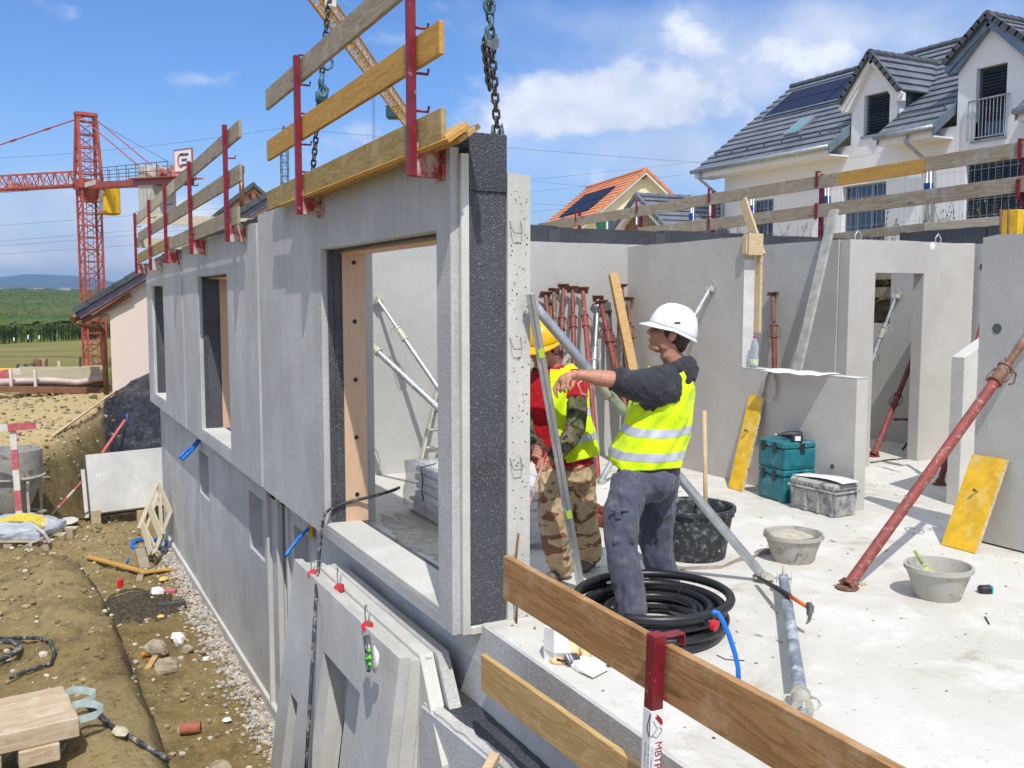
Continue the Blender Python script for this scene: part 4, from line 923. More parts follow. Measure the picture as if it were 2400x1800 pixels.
brail(1498, 545, 1600, 534, M['greywood'], 'far piece of the lower bank rail'); brail(1590, 535, 1878, 500, M['yelpine'] if 0 else M['greywood'], 'piece of the lower bank rail before the grey roof', dx=.004); brail(1875, 500, 2440, 426, M['greywood'], 'long grained piece of the lower bank rail')
brail(1945, 558, 2170, 533, M['greywood'], 'grey plank lying on the black insulation edge', h=.12, dx=-.08); brail(2165, 533, 2360, 517, M['palewood'], 'pale brown plank lying on the black insulation edge', h=.11, dx=-.07)
q = U(2372, 518, 'x', 9.5); t = board('formwork_block', 'upright yellow formwork board at the right edge above the wall', 'board', U(2372, 552, 'x', 8.2), U(2376, 492, 'x', 8.2), .16, .09, M['formwork'], up=(0, 1, 0))
for u in (2346, 2364): a = U(u, 552, 'x', 7.9); m_ = MB(); m_.tube(a+Vector((0, 0, -.2)), U(u, 490, 'x', 7.9), .012, n=6); tag(obj('rebar', m_, M['rebar'], smooth=True), ('left' if u == 2346 else 'right')+' rusty bar standing beside the yellow board at the right edge', 'rebar')
# mesh fence panels behind the rail
XFEN = 11.6
cl = [1490, 1622, 1762, 1936, 2173, 2470]
ys = [U(u, 520, 'x', XFEN).y for u in cl]
for i in range(len(ys)-1):
    a, b = ys[i], ys[i+1]
    t = thing('mesh_fence_panel', 'galvanised site fence panel number %s from the left, before the white house' % ['one', 'two', 'three', 'four', 'five'][i], 'fence', (XFEN, (a+b)/2, 2.6), 'mesh fence panels on the right bank')
    m_ = MB(); zt = 3.78
    for y in (a-.03, b+.03): m_.tube((XFEN, y, 2.4), (XFEN, y, zt+.05), .02, n=8)
    m_.tube((XFEN, a-.03, zt), (XFEN, b+.03, zt), .012, n=6); obj('frame', m_, M['galv'], t, smooth=True)
    m_ = MB(); k = int((a-b)/.10)
    for j in range(1, k): y = a+(b-a)*j/k; m_.tube((XFEN, y, 2.6), (XFEN, y, zt), .0022, n=3, caps=False)
    for z in (2.75, 2.98, 3.2, 3.42, 3.6): m_.tube((XFEN, a, z), (XFEN, b, z), .0022, n=3, caps=False)
    obj('wire_mesh', m_, M['fencem'], t)
    m_ = MB(); m_.box((XFEN-.045, b-.045, 3.38), (XFEN+.045, b+.045, 3.50)); obj('blue_clip', m_, M['blueclip'], t)
q = U(2147, 403, 'x', XFEN); m_ = MB(); m_.box(q+Vector((-.03, -.10, -.09)), q+Vector((-.02, .10, .05))); tag(obj('fence_sign', m_, M['paper']), 'small white notice with blue square on the mesh fence', 'sign')
# ---------------------------------------------------------------- foreground guard
t = thing('corner_guard_post', 'red guard post with white company label in the foreground', 'guard post', (2.21, 3.05, -.6))
pp = U(1533, 1492, 'x', 2.00); Yp = pp.y; zt = pp.z+.01
lean = Vector((-.010, 0.030, 0))
def pl(z): return Vector((2.01, Yp, z))+lean*(zt-z)
def postseg(z0, z1, mt, nm, e=0):
    m_ = MB(); a, b = pl(z0), pl(z1); w = .026+e
    P0 = [a+Vector((x*w, y*w, 0)) for x, y in ((-1, -1), (1, -1), (1, 1), (-1, 1))]; P1 = [b+Vector((x*w, y*w, 0)) for x, y in ((-1, -1), (1, -1), (1, 1), (-1, 1))]
    m_.quadadd(P0+P1, [(0, 3, 2, 1), (4, 5, 6, 7), (0, 1, 5, 4), (1, 2, 6, 5), (2, 3, 7, 6), (3, 0, 4, 7)]); return obj(nm, m_, mt, t, bevel=.003)
postseg(-.75, zt, M['red'], 'post')
zl1 = U(1505, 1648, 'x', 1.99).z; zl0 = U(1492, 1797, 'x', 1.99).z
lab = postseg(zl0, zl1, M['white'], 'label', .0012)
for dz in (.02, -.245):
    m_ = MB(); z = zt-.03+dz if dz > 0 else zt+dz
    a = pl(z)
    m_.box(a+Vector((.028, -.024, -.006)), a+Vector((.115, .024, .0))); 
    if dz > 0: m_.box(a+Vector((.109, -.024, -.05)), a+Vector((.115, .024, -.0061)))
    obj('rail_bracket', m_, M['red'], t, bevel=.002)
# printed label: logo and writing
def text(name, s, size, mat, mw, parent, ext=.0003, shear=0):
    cu = bpy.data.curves.new(name, 'FONT'); cu.body = s; cu.size = size; cu.extrude = ext; cu.align_x = 'LEFT'; cu.align_y = 'CENTER'
    o = bpy.data.objects.new(name, cu); COL.objects.link(o); cu.materials.append(mat)
    dg = bpy.context.evaluated_depsgraph_get(); me = bpy.data.meshes.new_from_object(o.evaluated_get(dg))
    bpy.data.objects.remove(o); o = bpy.data.objects.new(name, me); COL.objects.link(o)
    if not me.materials: me.materials.append(mat)
    if parent is not None: o.parent = parent; o.matrix_basis = Matrix.Translation(-wloc(parent)) @ mw
    else: o.matrix_world = mw
    return o
inkr = plain('dark_red_ink', (.30, .015, .03), .6, bmp=None); inkg = plain('grey_ink', (.30, .30, .36), .6, bmp=None); inkd = plain('dark_brown_ink', (.05, .015, .02), .6, bmp=None)
axd = (pl(0)-pl(1)).normalized()
# the two visible faces: -Y face (towards the camera right) and -X face; the text sits on the -Y face reading downwards
def face_mw(z, across, face, sz=1):
    o = pl(z)
    if face == 'y': ax, ay, az_ = axd, Vector((1, 0, 0)), Vector((0, -1, 0)); o = o+Vector((across, -.0276, 0))
    else: ax, ay, az_ = axd, Vector((0, -1, 0)), Vector((-1, 0, 0)); o = o+Vector((-.0276, -across, 0))
    return Matrix(((ax.x, ay.x, az_.x, o.x), (ax.y, ay.y, az_.y, o.y), (ax.z, ay.z, az_.z, o.z), (0, 0, 0, 1)))
zlen = zl1-zl0
text('company_name', 'MBTP Sàrl', .043, inkr, face_mw(zl1-zlen*.47, .008, 'y'), t)
text('town_line', '1373 Chavornay', .017, inkg, face_mw(zl1-zlen*.52, -.019, 'y'), t)
text('phone_line', '+41 79 458 41 49', .017, inkg, face_mw(zl1-zlen*.50, .016, 'x'), t)
text('web_line', 'www.mbtp-sarl.ch', .013, inkr, face_mw(zl1-zlen*.50, -.002, 'x'), t)
def logo():
    def fpt(a, b, face='y'):   # a: down along the label 0..1 of logo height, b: across metres
        mw = face_mw(zl1-zlen*(.04+a*.38), b, face); return mw.translation
    m_ = MB()
    def ln(p, mt=0, r=.0013, face='y'): m_.path([fpt(a, b, face) for a, b in p], r, 4)
    ln([(.30, -.018), (.50, -.008), (.62, .003), (.76, -.010), (.92, -.026)]); ln([(.60, .010), (.70, .022), (.78, .020), (.95, .004), (.99, -.002), (.88, -.018), (.90, -.026)])
    obj('logo_houses', m_, inkd, t)
    m_ = MB(); m_.path([fpt(.02, .021, 'x'), fpt(.3, .012, 'x'), fpt(.6, .004, 'x'), fpt(.9, .018, 'x')], .0022, 4); m_.path([fpt(.06, .024, 'x'), fpt(.4, .018, 'x'), fpt(.9, .024, 'x')], .0012, 4); obj('logo_pages', m_, inkd, t)
    m_ = MB(); P_ = [fpt(.05, -.006), fpt(.12, .004), fpt(.30, .020), fpt(.46, .025), fpt(.54, .018), fpt(.36, .004), fpt(.18, -.012), fpt(.15, -.002)]
    m_.prism(P_, (0, -.0006, 0)); obj('logo_roof', m_, inkr, t)
logo()
a = U(1200, 1308, 'x', 2.07); b = U(1515, 1488, 'x', 2.07); zc = (a.z+b.z)/2-.107
board('guard_board', 'broad brown stained plank crossing the foreground behind the labelled post', 'board', (2.07, U(1186, 1340, 'x', 2.07).y, zc+.01), (2.07, .9, zc-.005), .215, .034, M['brownwood'])
a = U(1137, 1535, 'x', 2.05); b = U(1400, 1700, 'x', 2.05)
board('guard_board', 'pale pine toe board below the brown plank in the foreground', 'board', (2.05, U(1133, 1575, 'x', 2.05).y, a.z-.095), (2.05, 1.4, b.z-.085), .19, .030, M['pine'])
# ---------------------------------------------------------------- chains
def chain(name, label, p, q, link=.052, r=.0062, dbl=0, parts=None):
    t = thing(name, label, 'chain', q)
    p, q = Vector(p), Vector(q); d = (q-p); L = d.length; d.normalize(); n_ = int(L/(link*.72))
    a = d.orthogonal().normalized(); b = d.cross(a)
    m_ = MB()
    for i in range(n_):
        c = p+d*(L*(i+.5)/n_); s_ = (a if i % 2 else b); pts = []
        for j in range(10):
            an = 2*math.pi*j/10; x = math.cos(an)*(link/2-link*.22)+ (link*.22 if math.cos(an) > 0 else -link*.22)*1.0; y = math.sin(an)*link*.30
            pts.append(c+d*x+s_*y)
        m_.path(pts, r, 6, closed=True, caps=False)
    obj('links', m_, M['chain'], t, smooth=True)
    return t, d
c0 = U(1166, 315, 'y', 5.0); c0 = Vector((c0.x, c0.y, c0.z)); c1 = U(1146, 0, 'y', 5.0)
ct, d = chain('lifting_chain', 'heavy dark chain holding the near end of the hoisted panel', c1+(c1-c0)*.4, c0, .062, .0078)
# doubled section, hook and shackles
m_ = MB(); n_ = 9; p0 = U(1143, 95, 'y', 4.99); p1 = U(1153, 205, 'y', 5.0)
for i in range(n_):
    c = p0+(p1-p0)*(i+.5)/n_+Vector((-.022+.004*i*.3, 0, 0)); s_ = Vector((1, 0, 0)) if i % 2 else Vector((0, 1, 0))
    m_.path([c+Vector((0, 0, math.cos(2*math.pi*j/10)*.034))+s_*math.sin(2*math.pi*j/10)*.019 for j in range(10)], .0075, 6, closed=True, caps=False)
obj('shortening_links', m_, M['chain'], ct, smooth=True)
h = U(1152, 70, 'y', 4.98); m_ = MB(); m_.path([h+Vector(v) for v in ((0, 0, .07), (.004, 0, .03), (-.03, 0, 0), (-.025, 0, -.05), (.02, 0, -.06), (.032, 0, -.02))], [.012, .013, .014, .014, .011, .007], 8); obj('hook', m_, M['hookblue'], ct, smooth=True)
m_ = MB(); m_.prism([U(1137, 77, 'y', 4.97), U(1150, 92, 'y', 4.97), U(1170, 90, 'y', 4.97), U(1169, 112, 'y', 4.97), U(1158, 118, 'y', 4.97), U(1137, 104, 'y', 4.97)], (0, .012, 0)); obj('tag_plate', m_, M['steel'], ct)
h = U(1147, 14, 'y', 4.98); m_ = MB(); m_.path([h+Vector((math.cos(a*.7)*.032, 0, math.sin(a*.7)*.042)) for a in range(9)], .010, 6, closed=True, caps=False); obj('master_ring', m_, M['hookblue'], ct, smooth=True)
m_ = MB(); q = c0+Vector((0, 0, .0)); m_.path([q+Vector(v) for v in ((-.03, 0, .05), (-.035, 0, -.02), (-.02, 0, -.04), (.0, 0, .0), (.03, 0, .06), (.038, 0, .0), (.03, 0, -.04))], .008, 6); obj('shackle', m_, M['hookblue'], ct, smooth=True)
m_ = MB(); bb = blob(c0+Vector((0, 0, -.035)), .055, 4, .4); obj('mortar_lump', bb, M['conc_rough'], ct, smooth=True)
c0 = U(733, 402, 'y', 7.75); c1 = U(770, 10, 'y', 7.55)
ct, d = chain('lifting_chain', 'dark chain behind the boards holding the far end of the hoisted panel', c1+(c1-c0)*.05, c0, .062, .0075)
h = U(757, 210, 'y', 7.6); m_ = MB(); m_.path([h+Vector(v) for v in ((0, 0, .12), (-.02, 0, .05), (.03, 0, 0), (.02, 0, -.05), (-.03, 0, -.06), (-.03, 0, 0))], [.018, .022, .024, .022, .016, .01], 8); m_.box(h+Vector((-.06, -.01, -.10)), h+Vector((.03, .01, -.02))); obj('hook', m_, M['hookblue'], ct, smooth=True)
h = U(765, 145, 'y', 7.6); m_ = MB(); m_.path([h+Vector((math.cos(a*.7)*.05, 0, math.sin(a*.7)*.06)) for a in range(9)], .012, 6, closed=True, caps=False); obj('ring', m_, M['hookblue'], ct, smooth=True)
h = U(773, 2, 'y', 7.55); m_ = MB(); m_.box(h+Vector((-.04, -.008, -.04)), h+Vector((.05, .008, .08))); obj('load_tag', m_, M['rwwhite'], ct)
# ---------------------------------------------------------------- tower cranes
def lattice(m_, p, q, w, nb, r, rc=None, updir=(0, 0, 1), tri=False, rungs=False):
    """four-chord lattice from p to q, square of width w"""
    p, q = Vector(p), Vector(q); d = (q-p).normalized(); up = Vector(updir); s_ = d.cross(up)
    s_ = s_.normalized() if s_.length > .01 else Vector((1, 0, 0)); u_ = s_.cross(d).normalized()
    w = w if isinstance(w, tuple) else (w, w)
    def cn(t):
        ww = w[0]+(w[1]-w[0])*t; c = p+(q-p)*t
        if tri: return [c-s_*ww/2, c+s_*ww/2, c+u_*ww*.9]
        return [c+(s_*a+u_*b)*ww/2 for a, b in ((-1, -1), (1, -1), (1, 1), (-1, 1))]
    k = 3 if tri else 4; A, B = cn(0), cn(1)
    for a, b in zip(A, B): m_.bar(a, b, (rc or r*1.8)*2, (rc or r*1.8)*2, up=u_)
    for i in range(nb):
        c0, c1 = cn(i/nb), cn((i+1)/nb)
        for j in range(k):
            j2 = (j+1) % k
            m_.bar(c0[j], c0[j2], r*2, r*2, up=d) if True else None
            if (i+j) % 2: m_.bar(c0[j], c1[j2], r*1.7, r*1.7, up=u_+d*.1)
            else: m_.bar(c0[j2], c1[j], r*1.7, r*1.7, up=u_+d*.1)
    return m_
D = 72.0
base = J(224, 860, D); base.z = g(base.x, base.y, False)
cx, cy = base.x, base.y
def cz(v): return J(218, v, D).z
t = thing('tower_crane', 'tall red tower crane with yellow cab standing in the field on the left', 'crane', base)
zb, zs, zt_ = base.z, cz(448), cz(280)
ang = R(20); hd = Vector((math.cos(ang), math.sin(ang), 0))
jd = (J(470, 400, D*.78)-J(218, 430, D)); jd.z = 0; jd.normalize()       # counter jib towards the right and nearer
# jib direction from its picture slope: left end is farther from the horizon line
axis = Vector((cx, cy, 0))
m_ = MB(); lattice(m_, (cx, cy, zb), (cx, cy, zs), 1.30, 15, .035, .075, updir=jd); obj('mast', m_, M['crane'], t)
m_ = MB(); m_.box((-.2, -.2, 0), (.2, .2, zs-zb)); 
m_.v = [Vector((cx, cy, zb))+v*1 for v in m_.v]
m2 = MB()
for i in range(46):
    z = zb+.6+i*(zt_-zb-1)/46; m2.bar((cx-.2, cy, z), (cx+.2, cy, z), .03, .03)
m2.bar((cx-.2, cy, zb), (cx-.2, cy, zt_-1), .04, .04, up=(0, 1, 0)); m2.bar((cx+.2, cy, zb), (cx+.2, cy, zt_-1), .04, .04, up=(0, 1, 0)); obj('ladder', m2, M['crane'], t)
sd = Vector((-jd.y, jd.x, 0))
m_ = MB(); c = Vector((cx, cy, zs+.35)); m_.obox(c, jd*.85, sd*.85, (0, 0, .35)); m_.lathe((cx, cy, zs-.9), [(.55, 0), (.9, .9)], 20); obj('slewing_ring', m_, M['crane'], t, bevel=.02)
# tapered head
m_ = MB(); zh = zs+.7
for a, b in ((-1, -1), (1, -1), (1, 1), (-1, 1)):
    m_.bar(Vector((cx, cy, zh))+jd*a*.75+sd*b*.75, Vector((cx, cy, zt_))+jd*a*.22+sd*b*.62, .2, .2, up=sd)
for i in range(5):
    tq = (i+.5)/5; z = zh+(zt_-zh)*tq; wj = .75-.53*tq; ws = .75-.13*tq
    C_ = [Vector((cx, cy, z))+jd*a*wj+sd*b*ws for a, b in ((-1, -1), (1, -1), (1, 1), (-1, 1))]
    for j in range(4): m_.bar(C_[j], C_[(j+1) % 4], .09, .09, up=(0, 0, 1))
    if i < 4:
        z2 = zh+(zt_-zh)*(i+1.5)/5; w2 = .75-.53*(i+1.5)/5; w3 = .75-.13*(i+1.5)/5
        D_ = [Vector((cx, cy, z2))+jd*a*w2+sd*b*w3 for a, b in ((-1, -1), (1, -1), (1, 1), (-1, 1))]
        for j in range(4): m_.bar(C_[j], D_[(j+1) % 4], .06, .06, up=(0, 0, 1.1))
m_.obox((cx, cy, zt_+.05), jd*.4, sd*.75, (0, 0, .12)); obj('tower_head', m_, M['crane'], t)
# counter jib: ends at picture (430,395)
ec = J(432, 425, D*.80); L1 = (Vector((ec.x, ec.y, 0))-axis).length; jd = (Vector((ec.x, ec.y, 0))-axis).normalized(); sd = Vector((-jd.y, jd.x, 0))
c0 = Vector((cx, cy, zs+.25)); 
def cj(x, y=0, z=0): return c0+jd*x+sd*y+Vector((0, 0, z))
zslope = (ec.z-c0.z-.0)/L1
def cjs(x, y=0, z=0): return cj(x, y, z+zslope*x)
m_ = MB()
for s_ in (-.55, .55): m_.bar(cjs(.8, s_), cjs(L1, s_), .16, .38)
for i in range(14): m_.bar(cjs(1+i*(L1-1)/14, -.5), cjs(1+(i+1)*(L1-1)/14, .5), .08, .08)
m_.bar(cjs(L1*.62, 0, .22), cjs(L1+.6, 0, .22), 1.9, .08); obj('counter_jib', m_, M['crane'], t)
m_ = MB()
for s_ in (-.95, .95):
    for hh in (.62, 1.12): m_.bar(cjs(.9, s_*.65, hh), cjs(L1*.98, s_*.9, hh), .045, .045)
    for i in range(10): x = .9+i*(L1*.98-.9)/9; m_.bar(cjs(x, s_*(.65+.25*i/9), .1), cjs(x, s_*(.65+.25*i/9), 1.12), .05, .05, up=(1, 0, 0))
obj('walkway_rail', m_, plain('dark_walkway_rail', (.10, .12, .15), .6, bmp=None), t)
for k in range(4):
    m_ = MB(); x = L1*.70+k*.62; m_.obox(cjs(x, 0, -1.15), jd*.29, sd*.75, (0, 0, .95)); obj('ballast_block', m_, M['ballast'], t, bevel=.04)
for k in range(2):
    m_ = MB(); x = L1*.68+k*.62; m_.obox(cjs(x, 0, .62), jd*.29, sd*.6, (0, 0, .42)); obj('ballast_block', m_, M['ballast'], t, bevel=.04)
m_ = MB(); m_.lathe(cjs(L1*.84, -.5, .62), [(.42, 0), (.42, .05), (.28, .06), (.28, .9), (.42, .91), (.42, 1.0)], 18, ax=sd); m_.obox(cjs(L1*.88, .2, .55), jd*.3, sd*.3, (0, 0, .3)); obj('winch', m_, M['redw'], t)
# sign board with emblem
sgp = cjs(L1+.1, 0, 1.25); cam_d = (CP-sgp); cam_d.z = 0; cam_d.normalize()
s0 = J(412, 365, (sgp-CP).dot(FW)); s1 = J(455, 372, (sgp-CP).dot(FW)*.985); ax_ = (s1-s0); ax_.z = 0; ax_.normalize(); sn = Vector((ax_.y, -ax_.x, 0))
pz = 1.05; cc = Vector((s0.x, s0.y, 0))+ax_*.68; cc.z = J(430, 378, (sgp-CP).dot(FW)).z
m_ = MB(); m_.obox(cc, ax_*.78, sn*.03, (0, 0, .62)); obj('sign_board', m_, M['white'], t)
m_ = MB()
for a, b, c_, d_ in ((-.82, -.78, -.66, .66), (.78, .82, -.66, .66), (-.82, .82, .62, .68), (-.82, .82, -.72, -.63)):
    m_.obox(cc+ax_*(a+b)/2+Vector((0, 0, (c_+d_)/2)), ax_*abs(b-a)/2, sn*.05, (0, 0, abs(d_-c_)/2))
obj('sign_frame', m_, M['crane'], t)
m_ = MB(); pts = [cc+sn*.035+ax_*(-.10+.34*math.cos(a_))+Vector((0, 0, .02+.38*math.sin(a_))) for a_ in [R(x) for x in range(75, 290, 12)]]; m_.path(pts, .055, 4); obj('red_letter_arc', m_, M['redcap'], t)
m_ = MB()
for z, w in ((.33, .34), (.02, .24), (-.28, .34)): m_.obox(cc+sn*.036+ax_*(.0+w/2)+Vector((0, 0, z)), ax_*w, sn*.006, (0, 0, .075))
obj('grey_letter_bars', m_, plain('sign_grey', (.09, .10, .13), .6, bmp=None), t)
# name plate on the jib root
m_ = MB(); a = cjs(1.3, -.64 if (sd.dot(CP-c0) < 0) else .64, 0); m_.obox(a+jd*1.1, jd*1.15, sd*.015, (0, 0, .17)); obj('name_plate', m_, M['rwwhite'], t)
# cab
m_ = MB(); cp = J(257, 470, D-1.2); cp = Vector((cp.x, cp.y, cp.z))
m_.obox(cp, jd*.62, sd*.6, (0, 0, 1.05)); obj('cab', m_, M['cabyel'], t, bevel=.1)
m_ = MB(); f = (CP-cp); f.z = 0; f.normalize(); fs = Vector((-f.y, f.x, 0))
side = sd if sd.dot(f) > 0 else -sd
m_.obox(cp+side*.61+Vector((0, 0, .35)), jd*.38, side*.01, (0, 0, .42)); m_.obox(cp+side*.61+Vector((0, 0, -.5)), jd*.38, side*.01, (0, 0, .35)); obj('cab_window', m_, plain('cab_window_grey', (.45, .48, .52), .3, bmp=None), t)
# main jib to the left
ej = J(-260, 452, D*1.04); jm = (Vector((ej.x, ej.y, 0))-axis); LJ = jm.length; jm.normalize()
za = cz(438); zz2 = J(0, 458, (axis+jm*(LJ*.47)-CP).dot(FW)).z-.0
m_ = MB(); A = axis+Vector((0, 0, zs+.3))+jm*.9; B = axis+jm*LJ; B.z = A.z+( -.35); lattice(m_, A, B, 1.15, 26, .028, .065, tri=True); obj('main_jib', m_, M['crane'], t)
m_ = MB(); top = Vector((cx, cy, zt_-.05))
e1 = axis+jm*(LJ*.93); e1.z = A.z+1.0; m_.tube(top, e1, .05, n=6)
for s_ in (-.5, .5): m_.tube(top+sd*s_, cjs(L1*.78, s_, .3), .045, n=6)
for f_ in (.2, .38, .6): q = top+(e1-top)*f_; m_.tube(q-(e1-top).normalized()*.25, q+(e1-top).normalized()*.25, .09, n=6)
obj('tie_bars', m_, M['crane'], t)
m_ = MB(); m_.tube(top, cjs(L1*.9, 0, 1.1), .02, n=4); q = A+(B-A)*.03; m_.tube(q+Vector((0, 0, -.1)), B+Vector((0, 0, -.4)), .015, n=4); obj('hoist_rope', m_, M['wire'], t)
m_ = MB(); q = A+(B-A)*.30+Vector((0, 0, .25)); m_.obox(q, jm*.9, sd*.25, (0, 0, .15)); obj('trolley', m_, M['redw'], t)
# yellow crane
D2 = 135.0; tb = J(962, 290, D2); t = thing('yellow_crane', 'yellow tower crane with glass cab rising behind the hoisted panel', 'crane', (tb.x, tb.y, g(tb.x, tb.y, False)))
m_ = MB(); lattice(m_, (tb.x, tb.y, g(tb.x, tb.y, False)), (tb.x, tb.y, tb.z-1.2), 1.5, 10, .05, .1); obj('mast', m_, M['craneyel'], t)
far_ = tb; near_ = J(733, -60, D2*(430)/(760)); near_.z = far_.z+.2
m_ = MB(); lattice(m_, far_, near_, 1.20, 34, .035, .08); obj('jib', m_, M['craneyel'], t)
dj = (near_-far_).normalized()
m_ = MB(); m_.obox(far_-dj*1.6+Vector((0, 0, -1.0)), dj*2.2, dj.cross(Vector((0, 0, 1)))*.8, (0, 0, .55)); m_.lathe((tb.x, tb.y, tb.z-2.6), [(1.1, 0), (.8, 1.4)], 16); obj('slewing_platform', m_, M['craneyel'], t)
q = J(922, 264, D2-1.5); m_ = MB(); m_.obox(q, RT*.95, Vector((FW.x, FW.y, 0)).normalized()*.9, (0, 0, .85)); obj('cab', m_, M['cabglass'], t, bevel=.15)
m_ = MB(); m_.obox(q+Vector((0, 0, .9)), RT*1.0, Vector((FW.x, FW.y, 0)).normalized()*.95, (0, 0, .1)); obj('cab_roof', m_, plain('cab_frame_grey', (.28, .36, .46), .5, bmp=None), t)
q = far_+(near_-far_)*.53; m_ = MB(); m_.obox(q+Vector((0, 0, -.75)), dj*1.1, dj.cross(Vector((0, 0, 1)))*.8, (0, 0, .12)); obj('trolley', m_, M['craneyel'], t)
q2 = J(876, 150, (q-CP).dot(FW)); m_ = MB(); m_.tube(Vector((q.x, q.y, q.z-.8)), Vector((q.x, q.y, -1)), .03, n=5); m_.tube(Vector((q.x, q.y, q.z-.8))+RT*.18, Vector((q.x, q.y, -1))+RT*.18, .02, n=5); obj('hoist_rope', m_, M['wire'], t)
# lattice pylon
D3 = 180.0; pb = J(668, 436, D3); t = thing('power_pylon', 'thin grey lattice pylon between the two guard rails', 'pylon', (pb.x, pb.y, g(pb.x, pb.y, False)))
m_ = MB(); lattice(m_, (pb.x, pb.y, g(pb.x, pb.y, False)), (pb.x, pb.y, J(664, 350, D3).z), 1.25, 26, .045, .06); lattice(m_, (pb.x, pb.y, J(664, 350, D3).z), (pb.x, pb.y, J(664, 297, D3).z), (1.2, .25), 5, .04, .05); obj('mast', m_, M['wire'], t)
# overhead lines
def line(lab, pts, r, sag=.0):
    m_ = MB(); P_ = [J(*p) for p in pts]; out = []
    for i in range(len(P_)-1):
        for k in range(8):
            s_ = k/8; q = P_[i].lerp(P_[i+1], s_); q.z -= sag*4*s_*(1-s_); out.append(q)
    out.append(P_[-1]); m_.path(out, r, 4, caps=False); tag(obj('overhead_line', m_, M['wire']), lab, 'power line', 'overhead power lines')
wires = [((-60, 372, 220), (664, 300, 180), 'topmost thin line across the blue sky running to the pylon'), ((664, 300, 180), (2600, 440, 240), 'thin line from the pylon to the right behind the houses'), ((-60, 533, 220), (1700, 372, 260), 'line crossing just below the long red jib'), ((-60, 570, 240), (1600, 410, 270), 'second line across the pale clouds at the left'), ((-60, 600, 250), (1700, 452, 280), 'third line low across the clouds at the left'),
         ((-60, 580, 200), (900, 480, 230), 'lowest steep line behind the red mast'), ((1000, 395, 300), (1800, 470, 320), 'upper thin line above the orange roof'), ((1000, 465, 300), (1800, 487, 320), 'lower thin line above the orange roof')]
for a, b, lab in wires: line(lab, [a, b], .016+a[2]*.00006, 1.0)
# ---------------------------------------------------------------- houses
def roof_plane(m_, A, B, C_, D_, course, th=.10, lift=.055):
    """stepped tile courses: A-B eave, D-C ridge"""
    A, B, C_, D_ = map(Vector, (A, B, C_, D_)); up = (D_-A); n = max(2, int(up.length/course)); nn = (B-A).cross(D_-A).normalized()
    if nn.z < 0: nn = -nn
    for i in range(n):
        a, b = i/n, (i+1)/n+.012
        p0, p1 = A.lerp(D_, a), B.lerp(C_, a); q0, q1 = A.lerp(D_, min(b, 1)), B.lerp(C_, min(b, 1))
        P_ = [p0+nn*lift, p1+nn*lift, q1, q0]; Q_ = [p0-nn*.01, p1-nn*.01, q1-nn*th*.3, q0-nn*th*.3]
        m_.quadadd(Q_+P_, [(3, 2, 1, 0), (4, 5, 6, 7), (0, 1, 5, 4), (1, 2, 6, 5), (2, 3, 7, 6), (3, 0, 4, 7)])
HX = 22.0; EX = 21.2; zE = 6.30; GZ = 2.6
TP = 3.22/4.3       # roof pitch
RXX = 25.6; zR = zE+(RXX-EX)*TP
YL, YR = 27.3, 8.0
hs = thing('white_house', 'large white house with grey tiled roof and two gabled dormers', 'house', (HX, 20, GZ))
fd = [(19.60, 21.23, 2.9, 5.19), (24.16, 25.2, 2.9, 5.12), (14.6, 17.04, 2.9, 5.34)]
w1 = (19.57, 20.49, 6.55, 7.70); w2 = (15.97, 16.83, 5.90, 7.70)
m_ = MB(); m_.slab(HX, HX+.3, (YR, 26.62), (GZ-1, 6.36), [(a, b, c, d) for a, b, c, d in fd]+[(w2[0], w2[1], 5.9, 7)]); obj('front_wall', m_, M['render'], hs)
m_ = MB(); m_.prism([(HX+.301, 26.42, GZ-1), (HX+9, 26.42, GZ-1), (HX+9, 26.42, 6.2), (RXX, 26.42, zR-.35), (HX+.301, 26.42, 6.4)], (0, .2, 0)); obj('gable_wall', m_, M['render'], hs)
m_ = MB(); m_.box((HX+.302, YR, GZ-1), (HX+.34, 26.3, 6.1)); m_.box((HX+.302, 19.35, 6.4), (HX+.34, 20.7, 7.74)); m_.box((HX+.302, 15.3, 5.6), (HX+.34, 17.2, 7.85)); obj('room_shade', m_, M['dim'], hs)
